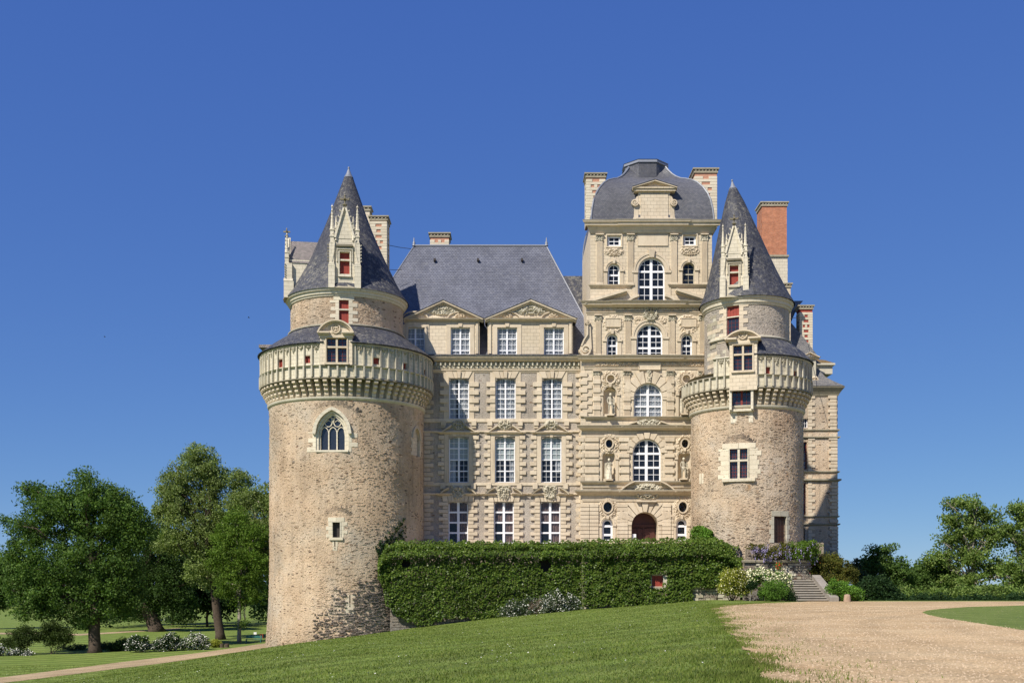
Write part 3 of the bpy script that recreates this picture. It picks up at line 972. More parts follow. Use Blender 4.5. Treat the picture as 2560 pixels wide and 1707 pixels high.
for k, o in enumerate(rowC):
    px0, px1 = ((1121, 1170), (1235, 1284.5), (1350.5, 1401))[k]
    for j in range(11):
        y = 1254.5 + 9.35 * j; wdt = 24 if j % 2 == 0 else 14
        block(SF, MW, px1 + .6, px1 + wdt, y + .5, y + 8.7, -.05, .17 if j % 2 == 0 else .12, STONE)
        block(SF, MW, px0 - wdt, px0 - .6, y + .5, y + 8.7, -.05, .17 if j % 2 == 0 else .12, STONE)
    c = (px0 + px1) / 2
    for a, b, a2, b2, dd in ((-40, -28, -38, -25, .14), (-27, -18, -23, -16, .14), (-17, -9, -15, -8, .14), (-7.5, 7.5, -7, 7, .24), (9, 17, 8, 15, .14), (18, 27, 16, 23, .14), (28, 40, 25, 38, .14)):
        P = [SF.uv(c + a, 1238), SF.uv(c + b, 1238), SF.uv(c + b2, 1253.5), SF.uv(c + a2, 1253.5)]
        v = MB(); sprism(v, SF, P, -.02, dd); v.build('voussoir', STONE, MW)
    u0, vb = SF.uv(px0 - 22, 1234); u1, vt = SF.uv(px1 + 22, 1213)
    cc = (u0 + u1) / 2
    for hf, (s0, s1) in enumerate(((u0, cc - .8), (cc + .8, u1))):
        p = pediment(SF, u0, u1, vb, vt, .26, .46, 'seg', (cc - .95, cc + .95), half=hf)
        cornice(p, SF, s0, s1, [(vb - .2, .12), (vb - .08, .38), (vb + .02, .44)], 1 - hf, hf)
        p.build('pediment', STONE, MW)
        cp = MB(); sstrip(cp, SF, [(a, b + .05) for a, b in _capline(u0, u1, vb, vt, cc, hf)], .06, -.02, .50, side=1); cp.build('ledge_cap', DARKST, MW)
    r = MB(); prelief(r, SF, c - 18, c + 18, 1212, 1252, .5, seed=k + 9, freq=4.5, shape='shield'); r.build('carving', WEATH, MW)
    for sx in (-1, 1):
        mm = MB(); x = c + sx * 38
        pbox(mm, SF, x - 6, x + 6, 1208, 1222, -.02, .22); mm.build('bracket', STONE, MW)
for i in range(38):       # quoin strips at both ends
    y = 934 + 11.2 * i
    if y > 1346 or 1046 < y < 1075 or 1203 < y < 1232: continue
    wdt = 20 if i % 2 == 0 else 12
    block(SF, MW, 1060, 1064 + wdt, y, y + 9.8, -.05, .14 if i % 2 == 0 else .09, STONE)
    block(SF, MW, 1463 - wdt - 4, 1460, y, y + 9.8, -.05, .16 if i % 2 == 0 else .08, STONE)
# string courses
mb = MB()
for py0, py1, dd in ((1046.5, 1056, .10), (1076.5, 1081, .16), (1206, 1214, .10), (1232, 1237, .16)):
    u0, v1 = SF.uv(1045, py0); u1, v0 = SF.uv(1448, py1)
    cornice(mb, SF, u0, u1, [(v0, dd * .6), (v0 + .06, dd), (v1, dd)], 0, 0)
mb.build('string_course', STONE, MW)
# main cornice with carved frieze
mb = MB()
u0 = XL; u1 = SF.uv(1452, 900)[0]
zc = lambda py: SF.uv(1260, py)[1]
cornice(mb, SF, u0, u1, [(zc(905), .28), (zc(902), .50), (zc(898), .56), (zc(897), .66), (zc(892.5), .72)], 0, 0)
cornice(mb, SF, u0, u1, [(zc(932), .06), (zc(929), .10), (zc(927), .18), (zc(924), .20)], 0, 0)
mb.build('cornice', STONE, MW)
mb = MB(); relief(mb, SF, SF.uv(1040, 915)[0], u1, zc(924), zc(905), .20, seed=4, shape='box', nx=340, ny=8, freq=7, sym=False)
mb.build('carved_frieze', WEATH, MW)
n = 34
for i in range(n):
    u = SF.uv(1062, 915)[0] + (u1 - SF.uv(1062, 915)[0]) * (i + .5) / n
    ublock(SF, MW, u - .075, u + .075, zc(915), zc(906), -.02, .30, WEATH, 'modillion')
mb = MB(); pbox(mb, SF, 1040, 1456, 889.5, 892.4, -.75, .78); mb.build('gutter', SLATE_D, MW)
# roof
ze = z_eave + .05
rdg_z = W(1200, 615, 118).z
rl, rr_ = W(1035, 620, 118).x, W(1366, 612, 118).x
el, er = -17.6, 9.6
def hip(mb, x0, x1, y0, y1, z0, a, b, ym, z1):
    P = [(x0, y0, z0), (x1, y0, z0), (x1, y1, z0), (x0, y1, z0), (a, ym, z1), (b, ym, z1)]
    L = math.hypot(ym - y0, z1 - z0)
    mb.add([P[0], P[1], P[5], P[4]], [(0, 1, 2, 3)], [(x0, 0), (x1, 0), (b, L), (a, L)])
    mb.add([P[2], P[3], P[4], P[5]], [(0, 1, 2, 3)], [(x1, 0), (x0, 0), (a, L), (b, L)])
    mb.add([P[1], P[2], P[5]], [(0, 1, 2)], [(y0, 0), (y1, 0), (ym, L)])
    mb.add([P[3], P[0], P[4]], [(0, 1, 2)], [(y1, 0), (y0, 0), (ym, L)])
mb = MB(); hip(mb, el, er, 110.42, 126.3, ze - .1, rl, rr_, 118.0, rdg_z)
roof = mb.build('roof', SLATE, MW)
mb = MB()
mb.tube([(rl - .1, 118, rdg_z + .02), (rr_ + .1, 118, rdg_z + .02)], .13, 8); mb.build('ridge_tile', LEAD, roof)
for x in (rl, rr_):
    mb = MB(); mb.lathe(x, 118, [(.22, rdg_z), (.14, rdg_z + .2), (.16, rdg_z + .35), (.07, rdg_z + .5), (.05, rdg_z + .85), (0.001, rdg_z + .95)], 10); mb.build('finial', LEAD, roof, True)
for a, b in (((el, 110.42, ze - .1), (rl, 118, rdg_z)), ((er, 110.42, ze - .1), (rr_, 118, rdg_z))):
    mb = MB(); mb.tube([a, b], .07, 6); mb.build('hip_lead', LEAD, roof)
for px in (1087, 1195, 1305):
    p = W(px, 651, 116.9); mb = MB(); mb.box(p.x - .11, p.x + .11, 116.55, 117.2, p.z - .12, p.z + .14); mb.build('roof_vent', IRON, roof)
chimney(MW, 1076, 1122, 582, 640, 120.5, 2.0)
# dormers
def big_dormer(pxl, pxr, pbl, pbr, apex, base, wins, sills):
    u0, vt = SF.uv(pxl, apex); u1, vb = SF.uv(pxr, base)
    Sd = Flat(0, 109.92)
    ops = [op(Sd, a, b, 819, 891) for a, b in wins]
    b0, zb = Sd.uv(pbl, 889); b1, _ = Sd.uv(pbr, 889)
    z0 = Sd.uv(1200, 803)[1]
    mb = MB(); swall(mb, Sd, b0, b1, zb, z0, ops, .4)
    for x in (b0, b1):
        mb.add([(x, 109.92, zb), (x, 116, zb), (x, 116, z0), (x, 109.92, z0)], [(0, 1, 2, 3)])
    P = [(u0 + .3, vb), (u1 - .3, vb), ((u0 + u1) / 2, vt - .35)]
    sprism(mb, Sd, P, -.3, .05)
    d = mb.build('dormer', ASHLAR, MW)
    mb = MB()
    for o in ops:
        pass
    for px in (pbl, pbr):
        a = px + (3 if px == pbl else -9)
        mb = MB(); pbox(mb, Sd, a, a + 6, 806, 884, -.02, .12); mb.build('corner_strip', STONE, d)
    for (a, b) in wins:
        mb = MB(); pbox(mb, Sd, a - 11, a - .5, 812, 888, -.02, .06); pbox(mb, Sd, b + .5, b + 11, 812, 888, -.02, .06)
        pbox(mb, Sd, a - 10.8, b + 10.8, 811, 818.6, -.02, .07); 
        c = (a + b) / 2
        sprism(mb, Sd, [Sd.uv(c - 6, 806), Sd.uv(c + 6, 806), Sd.uv(c + 4, 817), Sd.uv(c - 4, 817)], -.02, .15)
        mb.build('window_surround', STONE, d)
    mb = MB()
    cornice(mb, Sd, u0 + .35, u1 - .35, [(vb - .28, .10), (vb - .18, .22), (vb - .12, .42), (vb, .48)])
    mb = pediment(Sd, u0, u1, vb, vt, .42, .50, 'tri', mb=mb)
    mb.build('pediment', STONE, d)
    cx = (pxl + pxr) / 2; uc = (u0 + u1) / 2
    mb = MB(); relief(mb, Sd, uc - 1.6, uc + 1.6, vb + .35, vt - .55, .32, seed=int(pxl) % 17, nx=34, ny=16, freq=4, base=.05)
    mb.build('carving', WEATH, d)
    for (a, b) in wins:
        c = (Sd.uv((a + b) / 2, 800)[0])
        mb = MB()
        arcp = [(c + 1.35 * math.sin(t), vb + .02 + .75 * math.cos(t)) for t in [(-PI / 2 + PI * i / 12) for i in range(13)]]
        sstrip(mb, Sd, arcp, .12, 0, .22, side=1)
        relief(mb, Sd, c - .55, c + .55, vb + .02, vb + .62, .32, seed=int(a), nx=14, ny=9, freq=6, base=.05)
        mb.build('carving', STONE, d)
    # slate gable roof running back into the big roof, dark lead edge
    mb = MB(); ap = ((u0 + u1) / 2, vt + .03)
    for s0, s1 in (((u0 - .05, vb - .02), ap), (ap, (u1 + .05, vb - .02))):
        L = math.hypot(s1[0] - s0[0], s1[1] - s0[1])
        mb.add([(s0[0], 109.38, s0[1]), (s1[0], 109.38, s1[1]), (s1[0], 117, s1[1]), (s0[0], 117, s0[1]), (s0[0], 109.38, s0[1] - .06), (s1[0], 109.38, s1[1] - .06)],
               [(0, 1, 2, 3), (4, 5, 1, 0)], [(0, 0), (0, L), (7, L), (7, 0), (0, 0), (0, 0)])
    mb.build('dormer_roof', SLATE_D, d)
    for o in ops: window(Sd, MW, o, 2, 3, fr=[0, .38, .78, 1], curt=((.04, .46, 0, 1, CURT), (.56, .97, 0, 1, CURT)))
    return d
big_dormer(1009, 1208.5, 1012, 1198.5, 753, 798, ((1014.5, 1061.5), (1127, 1175)), 0)
big_dormer(1212.5, 1441, 1219, 1432, 751, 798, ((1243.5, 1292.5), (1360, 1409.6)), 0)
# roof of the courtyard range behind
mb = MB(); a = W(1385, 692, 121)
hip(mb, 0, 14, 118, 128, ze, 3, 13, 123, W(1440, 690, 123).z)
mb.build('rear_roof', SLATE_D, MW)
# ------------------------------------------------------------------ ENTRANCE PAVILION
PV = thing('entrance_pavilion', 'tall narrow baroque pavilion with stacked arched windows, statues niches and a slate dome', 'castle pavilion', W(1620, 1350, 109.0))
SP = Flat(0, 109.0)
zp = lambda py: SP.uv(1600, py)[1]
up = lambda px: SP.uv(px, 900)[0]
pc = 1620.0
# openings storey by storey (photograph pixels)
O = {}
def P(key, *a, **k): O[key] = op(SP, *a, **k); return O[key]
P('door', 1579.5, 1644.5, 1280, 1352, 'round', depth=1.45)
P('w1l', 1505.5, 1532, 1296, 1352, 'round'); P('w1r', 1690.5, 1717, 1296, 1352, 'round')
P('o1l', 1508, 1530, 1254, 1280, 'oval'); P('o1r', 1696, 1717, 1254, 1280, 'oval')
P('w2', 1581.5, 1652, 1097, 1203, 'round'); P('n2l', 1506, 1538, 1127, 1203, 'round', depth=.7); P('n2r', 1695, 1727, 1127, 1203, 'round', depth=.7)
P('o2l', 1514, 1531, 1098.5, 1119.5, 'oval'); P('o2r', 1703.5, 1720.5, 1098.5, 1119.5, 'oval')
P('w3', 1584.5, 1656, 958, 1042, 'round'); P('n3l', 1508.5, 1541.5, 967, 1042, 'round', depth=.7); P('n3r', 1698, 1731, 967, 1042, 'round', depth=.7)
P('o3l', 1517, 1536, 938, 957, 'oval', depth=.35); P('o3r', 1706, 1725, 938, 957, 'oval', depth=.35)
P('w4', 1592, 1656.5, 810, 892, 'round'); P('w4l', 1517, 1544, 835, 892, 'round'); P('w4r', 1703, 1730.5, 835, 892, 'round')
P('w5', 1595.5, 1662, 644, 757, 'round'); P('w5l', 1519.5, 1549.5, 659, 715, 'round'); P('w5r', 1707, 1736.5, 657, 713, 'round')
P('s5l', 1519, 1552, 590, 615); P('s5r', 1709, 1740, 589, 613)
mb = MB()
xr = up(1790)
lo = [v for k, v in O.items() if k[1] in '123' or k == 'door']
swall(mb, SP, up(1452), xr, z_g, zp(898), lo, .45)
swall(mb, SP, up(1466), up(1777), zp(898), zp(760), [O['w4'], O['w4l'], O['w4r']], .45)
swall(mb, SP, up(1476), up(1780), zp(760), zp(560), [O['w5'], O['w5l'], O['w5r'], O['s5l'], O['s5r']], .45)
BK = 121.5
for x0, x1, a, b in ((up(1452), xr, z_g, zp(898)), (up(1466), up(1777), zp(898), zp(760)), (up(1476), up(1780), zp(760), zp(560))):
    for x in (x0, x1): mb.add([(x, 109, a), (x, BK, a), (x, BK, b), (x, 109, b)], [(0, 1, 2, 3)], [(0, a), (BK - 109, a), (BK - 109, b), (0, b)])
    mb.add([(x0, BK, a), (x1, BK, a), (x1, BK, b), (x0, BK, b)], [(0, 1, 2, 3)])
    mb.add([(x0, 109, b), (x1, 109, b), (x1, BK, b), (x0, BK, b)], [(0, 1, 2, 3)])
mb.build('wall', ASHLAR, PV)
# glazing
window(SP, PV, O['w5'], 2, 3, fr=[0, .30, .64, 1], mid=.24, tr=.20, bar=.10, thin=.05)
window(SP, PV, O['w4'], 2, 3, fr=[0, .36, .72, 1], mid=.24, tr=.20, bar=.10, thin=.05)
window(SP, PV, O['w3'], 2, 3, fr=[0, .33, .68, 1], mid=.22, tr=.16, bar=.09, thin=.045, curt=((.02, .98, 0, 1, CURT),))
window(SP, PV, O['w2'], 2, 3, fr=[0, .34, .67, 1], mid=.24, tr=.22, bar=.10, thin=.05)
for k in ('w5l', 'w4l', 'w4r'): window(SP, PV, O[k], 1, 2, fr=[0, .5, 1], munt=(2, 2), tr=.18, bar=.12, thin=.05)
window(SP, PV, O['w5r'], 1, 2, fr=[0, .5, 1], munt=(2, 2), tr=.12, bar=.05, thin=.03, fm=WEATH)
for k in ('s5l', 's5r'):
    o = dict(O[k]); m_ = .16; o['u0'] += m_; o['u1'] -= m_; o['v0'] += m_; o['v1'] -= m_ * .6
    window(SP, PV, O[k], 1, 1, fr=[0, 1], munt=(2, 2), bar=.16, thin=.06, setback=.2)
for k in ('w1l', 'w1r'): window(SP, PV, O[k], 1, 3, fr=[0, .33, .72, 1], munt=(1, 1), tr=.22, bar=.16)
for k in ('o1l', 'o1r', 'o2l', 'o2r'):
    window(SP, PV, O[k], 1, 1, fr=[0, 1], munt=(1, 1), bar=.02, fm=IRON, name='oval_window')
for k in ('n2l', 'n2r', 'n3l', 'n3r', 'o3l', 'o3r'):
    o = O[k]; mb = MB(); dd = o['depth']
    n = 12; loop, top, bot = opening_loop(o)
    cu = (o['u0'] + o['u1']) / 2
    # rounded back of the niche
    V = []; nn = 10
    w = (o['u1'] - o['u0']) / 2
    v_lo, v_hi = o['v0'], o['v1']
    for j in range(9):
        v = v_lo + (v_hi - v_lo) * j / 8
        if o['kind'] == 'oval': t = (v - (v_lo + v_hi) / 2) / ((v_hi - v_lo) / 2); hw = w * math.sqrt(max(0, 1 - t * t))
        else: t = max(0, (v - (v_hi - w)) / w); hw = w * math.sqrt(max(0, 1 - t * t))
        for i in range(nn + 1):
            a = -PI / 2 + PI * i / nn
            rib = (.03 * (i % 2) if (t > 0.05 and k[0] == 'n') else 0)
            V.append(SP.map(cu + hw * math.sin(a), v, -.03 - (dd - .03 - rib) * math.cos(a) * (hw / w if hw else 0)))
    mb.add(V, [(j * (nn + 1) + i, j * (nn + 1) + i + 1, (j + 1) * (nn + 1) + i + 1, (j + 1) * (nn + 1) + i) for j in range(8) for i in range(nn)])
    if k[0] == 'n': sbox(mb, SP, cu - .55, cu + .55, v_lo - .02, v_lo + .28, -.62, .06)
    mb.build('niche', STONE, PV, smooth=False)
# door
o = O['door']
mb = MB()
cu = (o['u0'] + o['u1']) / 2; tv = zp(1313)
dd = -1.38
sbox(mb, SP, o['u0'], o['u1'], o['v0'], o['v1'], dd - .1, dd - .03)
for a, b in ((o['u0'] + .05, cu - .03), (cu + .03, o['u1'] - .05)):
    w = b - a
    sbox(mb, SP, a, b, o['v0'], tv - .05, dd - .05, dd + .02)
    for i in range(2):
        for c0, c1 in ((.1, 1.45), (1.6, tv - o['v0'] - .2)):
            x = a + w * (.08 + .46 * i); sbox(mb, SP, x, x + w * .38, o['v0'] + c0, o['v0'] + c1, dd, dd + .06)
sbox(mb, SP, o['u0'], o['u1'], tv - .05, tv + .16, dd - .05, dd + .10)
sbox(mb, SP, cu - .05, cu + .05, o['v0'], tv, dd, dd + .09)
door = mb.build('door', DOORM, PV)
mb = MB(); sbox(mb, SP, o['u0'] + .08, o['u0'] + .46, zp(1348), zp(1334), -.25, -.21); mb.build('notice', WHITE, door, None)
door.children[0]['label'] = 'small white notice standing at the left of the door'
# arch mouldings
def arch_band(k, w=.3, d=.10, imposts=True, key=True, mm=None):
    o = O[k]; top = arch_pts(o['u0'] - .02, o['u1'] + .02, o['v0'], o['v1'] + .02, 'round', 18)
    mb = MB(); sstrip(mb, SP, top, w * .6, -.02, d, side=0); sstrip(mb, SP, arch_pts(o['u0'] - w * .6, o['u1'] + w * .6, o['v0'], o['v1'] + w * .6, 'round', 18), w * .35, -.02, d * 1.6, side=0)
    hw = (o['u1'] - o['u0']) / 2; sp = o['v1'] - hw
    if imposts:
        for s0, s1 in ((o['u0'] - w - .15, o['u0'] - .01), (o['u1'] + .01, o['u1'] + w + .15)):
            sbox(mb, SP, s0, s1, sp - .22, sp, -.02, d + .07)
            sbox(mb, SP, s0 + .03, s1 - .03, sp - .30, sp - .22, -.02, d)
            sbox(mb, SP, s0 + .05, s1 - .05, o['v0'] + .05, sp - .34, -.02, d * .7)
    mb.build('arch_moulding', STONE, PV)
    if key:
        c = (o['u0'] + o['u1']) / 2; kw = .16 if hw < 1 else .34
        kb = MB(); sprism(kb, SP, [(c - kw, o['v1'] + w * 1.5), (c + kw, o['v1'] + w * 1.5), (c + kw * .65, o['v1'] - .04), (c - kw * .65, o['v1'] - .04)], -.02, d + .2)
        kb.build('keystone', STONE, PV)
arch_band('w5', .5); arch_band('w4', .5, key=False); arch_band('w3', .3, .05, key=False)
for k in ('w5l', 'w5r', 'w4l', 'w4r'): arch_band(k, .28)
for k in ('n2l', 'n2r', 'n3l', 'n3r', 'w1l', 'w1r'): arch_band(k, .2, .07)
# rusticated fan voussoirs round the door and the two great windows
for k, r1s, n in (('door', 1.25, 11), ('w2', .62, 9), ('w3', 1.0, 9)):
    o = O[k]; hw = (o['u1'] - o['u0']) / 2; c = (o['u0'] + o['u1']) / 2
    top_lim = {'door': zp(1256), 'w2': zp(1082), 'w3': zp(925)}[k]
    cv = o['v1'] - hw
    for i in range(n):
        t0 = PI * i / n + .02; t1 = PI * (i + 1) / n - .02
        def outp(t):
            rr = hw + r1s * (1.0 + .25 * (i % 2))
            x, y = c + rr * math.cos(t), cv + rr * math.sin(t)
            return (x, min(y, top_lim))
        mb = MB(); sprism(mb, SP, [(c + (hw + .03) * math.cos(t0), cv + (hw + .03) * math.sin(t0)), outp(t0), outp(t1), (c + (hw + .03) * math.cos(t1), cv + (hw + .03) * math.sin(t1))], -.02, .16 + (.12 if i == n // 2 else 0) + .04 * (i % 2))
        mb.build('voussoir', STONE, PV)
# rusticated bands
def bands(rows, segs, d=.18, m=None):
    for y0, y1 in rows:
        for a, b in segs: block(SP, PV, a, b, y0, y1, -.05, d, m or STONE)
r1 = [(1259 + 9.6 * i, 1267.4 + 9.6 * i) for i in range(10)]
bands(r1, ((1450, 1473), (1474, 1496)), .18)
bands(r1[0::2], ((1441, 1449.5),), .15)
bands(r1, ((1542.5, 1569.5), (1655, 1677)), .18)
bands(r1[3:], ((1570.5, 1578.5), (1646, 1654), (1678, 1684)), .10)
r2 = [(1094.5 + 19.6 * i, 1104.2 + 19.6 * i) for i in range(6)]
bands(r2, ((1461, 1497), (1547, 1573), (1661, 1686)), .22)
bands(r2, ((1444, 1460),), .16)
bands([(a + 9.9, b + 9.4) for a, b in r2], ((1455, 1497), (1552, 1573), (1661, 1682)), .10)
r3 = [(932 + 19.8 * i, 942 + 19.8 * i) for i in range(6)]
bands(r3, ((1449, 1468),), .18)
bands([(a + 10, b + 9.6) for a, b in r3[:5]], ((1456, 1480),), .10)
# pilasters
for i, (a, b) in enumerate(((1491, 1506.5), (1569, 1583.5), (1677.5, 1692.5), (1753.5, 1768))):
    pilaster(SP, PV, a, b, 586, 714, cap=17, basep=8, seed=i)
for i, (a, b) in enumerate(((1488.5, 1502), (1563, 1577), (1673, 1687), (1749, 1763))):
    pilaster(SP, PV, a, b, 787, 892, cap=15, basep=8, seed=i + 5)
for i, (a, b) in enumerate(((1484, 1500), (1560, 1575), (1668, 1684), (1747, 1760))):
    pilaster(SP, PV, a, b, 926, 1043, cap=12, basep=5, seed=i + 9)
    bands([(949 + 21.5 * j, 960 + 21.5 * j) for j in range(4)], ((a - 1.5, b + 1.5),), .19)
# cornices (py top, py bottom, projection) with forward breaks
def ledge_cap(pl, pr, pr_, breaks):
    v, d = pr_[-1]
    if d < .28: return
    mb = MB(); cornice(mb, SP, up(pl), up(pr), [(v, d + .02), (v + .07, d - .03)])
    for a, b, e in breaks: cornice(mb, SP, up(a), up(b), [(v, d + e + .02), (v + .075, d + e - .03)])
    mb.build('ledge_cap', DARKST, PV)
def entab(pl, pr, tiers, name='cornice', breaks=()):
    mb = MB()
    pr_ = [(zp(py), d) for py, d in tiers]
    cornice(mb, SP, up(pl), up(pr), pr_)
    for a, b, e in breaks: cornice(mb, SP, up(a), up(b), [(v, d + e) for v, d in pr_], base=0.0)
    return (mb.build(name, STONE, PV), ledge_cap(pl, pr, pr_, breaks))[0]
entab(1476, 1782, [(584, .06), (580, .14), (576, .20), (574, .28), (570, .34), (568, .62), (562.5, .66), (561, .78), (557, .84)], breaks=((1561, 1700, .12),))
entab(1468, 1778, [(770, .12), (767.5, .24), (765, .52), (760.5, .58), (759, .66), (757, .70)], breaks=((1545, 1695, .15),))
entab(1468, 1778, [(786.5, .05), (784, .08), (782, .14), (779.5, .16)], 'architrave')
entab(1456, 1786, [(904, .12), (902, .24), (899.5, .46), (896, .52), (894, .60), (892, .64)], breaks=((1552, 1692, .14),))
entab(1462, 1786, [(924, .05), (920, .10), (917.5, .12), (916, .18)], 'architrave')
entab(1466, 1790, [(1049, .10), (1047, .18), (1044.5, .26), (1043, .30)], breaks=((1480, 1501, .1), (1660, 1690, .08)))
entab(1456, 1790, [(1076, .12), (1073.5, .28), (1071, .50), (1068, .56), (1066, .62)], breaks=((1551, 1690, .12),))
entab(1466, 1790, [(1096, .05), (1092, .12), (1088, .14)], 'architrave')
entab(1458, 1790, [(1210, .10), (1208, .20), (1206, .30), (1204.5, .32)], breaks=((1461, 1497, .1), (1661, 1686, .08)))
entab(1458, 1790, [(1220, .05), (1218, .14), (1215, .16)], 'string_course')
entab(1450, 1790, [(1238, .12), (1235, .30), (1231, .52), (1229, .60), (1227, .62)], breaks=((1545, 1690, .12),))
entab(1458, 1790, [(1254, .06), (1250, .12), (1247, .14)], 'architrave')
mb = MB(); cornice(mb, SP, up(1477), up(1573), [(zp(720), .08), (zp(717), .16), (zp(714.5), .26), (zp(712.5), .28)]); mb.build('string_course', STONE, PV)
mb = MB(); cornice(mb, SP, up(1675), up(1779), [(zp(719), .08), (zp(716), .16), (zp(713.5), .26), (zp(711.5), .28)]); mb.build('string_course', STONE, PV)
# carved friezes
for a, b, y0, y1, s in ((1472, 1620, 769.5, 779, 1), (1652, 1776, 769.5, 779, 2), (1486, 1595, 905, 915, 3), (1650, 1772, 905, 915, 4)):
    mb = MB(); u0, v1 = SP.uv(a, y0); u1, v0 = SP.uv(b, y1); relief(mb, SP, u0, u1, v0, v1, .18, seed=s, shape='box', nx=110, ny=7, freq=6, sym=False); mb.build('carved_frieze', STONE, PV)
# carved cartouches, garlands
C = lambda a, b, y0, y1, d, name='carving', **k: (lambda m_: (prelief(m_, SP, a, b, y0, y1, d, **k), m_.build(name, k2, PV))[1])(MB())
k2 = STONE
C(1509, 1561, 618, 642, .22, seed=21, freq=6); C(1699, 1750, 616, 640, .22, seed=22, freq=6)
C(1507, 1559, 786, 834, .20, seed=23, shape='ring', freq=5, nx=30, ny=26); C(1694, 1747, 786, 834, .20, seed=24, shape='ring', freq=5, nx=30, ny=26)
k2 = WEATH
C(1606, 1647, 767, 808, .42, 'shield', seed=25, shape='shield', freq=7, nx=26, ny=26)
k2 = STONE
C(1583, 1610, 790, 812, .16, seed=26); C(1641, 1668, 790, 812, .16, seed=27)
for a, s in ((1503, 31), (1692, 32)):
    C(a, a + 48, 926, 968, .24, seed=s, shape='ring', freq=6, nx=30, ny=26)
    C(a, a + 12, 962, 978, .16, seed=s + 9); C(a + 36, a + 48, 962, 978, .16, seed=s + 10)
for a, s in ((1499, 33), (1688, 34)):
    C(a, a + 49, 1084, 1134, .26, seed=s, shape='ring', freq=6, nx=30, ny=28)
for a, s in ((1497, 35), (1683, 36)):
    C(a, a + 46, 1241, 1297, .26, seed=s, shape='ring', freq=6, nx=30, ny=30)
k2 = WEATH
C(1592, 1653, 1044, 1072, .34, seed=37, freq=5, nx=34, ny=18)
C(1580, 1656, 1206, 1250, .62, seed=38, freq=4, nx=44, ny=30)
C(1616, 1628, 925, 957, .5, 'corbel', seed=39, shape='box', nx=8, ny=14)
# plain tablets
mb = MB()
for a, b, y0, y1, d in ((1513.5, 1552, 796, 817, .16), (1703, 1740, 796, 817, .16), (1597, 1650, 908, 924, .24), (1594, 1669, 586, 614, .10)):
    mb = MB(); pbox(mb, SP, a, b, y0, y1, -.02, d * .7)
    u0, v1 = SP.uv(a, y0); u1, v0 = SP.uv(b, y1)
    sstrip(mb, SP, [(u0, v0), (u1, v0), (u1, v1), (u0, v1)], .09, -.02, d, closed=True)
    mb.build('tablet', STONE, PV)
for k in ('s5l', 's5r'):
    o = O[k]; mb = MB(); sstrip(mb, SP, [(o['u0'] - .12, o['v0'] - .12), (o['u1'] + .12, o['v0'] - .12), (o['u1'] + .12, o['v1'] + .12), (o['u0'] - .12, o['v1'] + .12)], .14, -.02, .10, closed=True); mb.build('window_surround', STONE, PV)
# oval frames
for k in ('o1l', 'o1r', 'o2l', 'o2r', 'o3l', 'o3r'):
    o = O[k]; lp, _, _ = opening_loop(o); mb = MB(); sstrip(mb, SP, lp, .13, -.05, .22, closed=True, side=0); mb.build('oval_frame', STONE, PV)
# pediments
mb = MB()
vb = zp(757)
for s0, s1 in (((up(1461), vb + .05), (up(1565), zp(725))), ((up(1690), zp(724)), (up(1781), zp(752)))):
    mb = MB(); sstrip(mb, SP, [s0, s1], .26, -.02, .62, side=1)
    sstrip(mb, SP, [(s0[0], s0[1] - .26), (s1[0], s1[1] - .26)], .14, -.02, .42, side=1); mb.build('pediment', STONE, PV)
for s in (-1, 1):
    c = up(1629); p = [(c + s * (1.35 + 1.35 * t), vb + .75 * (1 - t) ** 1.0 + .12 * math.sin(PI * t)) for t in [i / 6 for i in range(7)]]
    mb = MB()
    sstrip(mb, SP, p if s > 0 else p[::-1], .22, -.02, .5, side=1)
    sprism(mb, SP, [(c + s * 1.4, vb), (c + s * 2.6, vb), (c + s * 1.4, vb + .65)], -.02, .25)
    mb.build('pediment', STONE, PV)
u0, vb = SP.uv(1551, 1067); u1, vt = SP.uv(1690, 1044); cc = (u0 + u1) / 2
pediment(SP, u0, u1, vb, vt, .26, .70, 'tri', (cc - 1.2, cc + 1.2)).build('pediment', STONE, PV)
u0, vb = SP.uv(1545, 1229); u1, vt = SP.uv(1689, 1203); cc = (u0 + u1) / 2
pediment(SP, u0, u1, vb, vt + .25, .30, .72, 'seg', (cc - 1.35, cc + 1.35)).build('pediment', STONE, PV)
mb = MB(); pbox(mb, SP, 1590, 1640, 1251, 1255, -.02, .5); mb.build('lintel', STONE, PV)
# side volutes where the pavilion narrows
def volute(S, cu, cv, r, turns=1.6, d=.5, flip=1, wd=.16):
    mb = MB()
    p = []
    for i in range(30):
        t = i / 29; a = t * turns * 2 * PI
        rr = r * (1 - .8 * t)
        p.append((cu + flip * rr * math.cos(a + PI), cv - rr * math.sin(a)))
    sstrip(mb, S, p, wd, -.3, d)
    sprism(mb, S, [(cu + r * .95 * math.cos(2 * PI * i / 20), cv + r * .95 * math.sin(2 * PI * i / 20)) for i in range(20)], -.3, d * .6)
    sprism(mb, S, [(cu + r * .25 * math.cos(2 * PI * i / 10), cv + r * .25 * math.sin(2 * PI * i / 10)) for i in range(10)], 0, d * 1.1)
    return mb
k_ = 109 / F
cu, cv = SP.uv(1463, 876); mb = volute(SP, cu, cv, .62)
sprism(mb, SP, [SP.uv(1466, 891), SP.uv(1452, 888), SP.uv(1451, 870), SP.uv(1459, 852), SP.uv(1467, 838), SP.uv(1469, 812), SP.uv(1476, 812), SP.uv(1480, 891)], -.3, .22)
sstrip(mb, SP, [SP.uv(1453, 866), SP.uv(1460, 850), SP.uv(1468, 838), SP.uv(1468, 815)], .14, -.3, .42)
cu, cv = SP.uv(1469, 807); 
mb.build('volute', STONE, PV)
mb = volute(SP, cu, cv, .24, d=.4, wd=.08); mb.build('volute', STONE, PV)
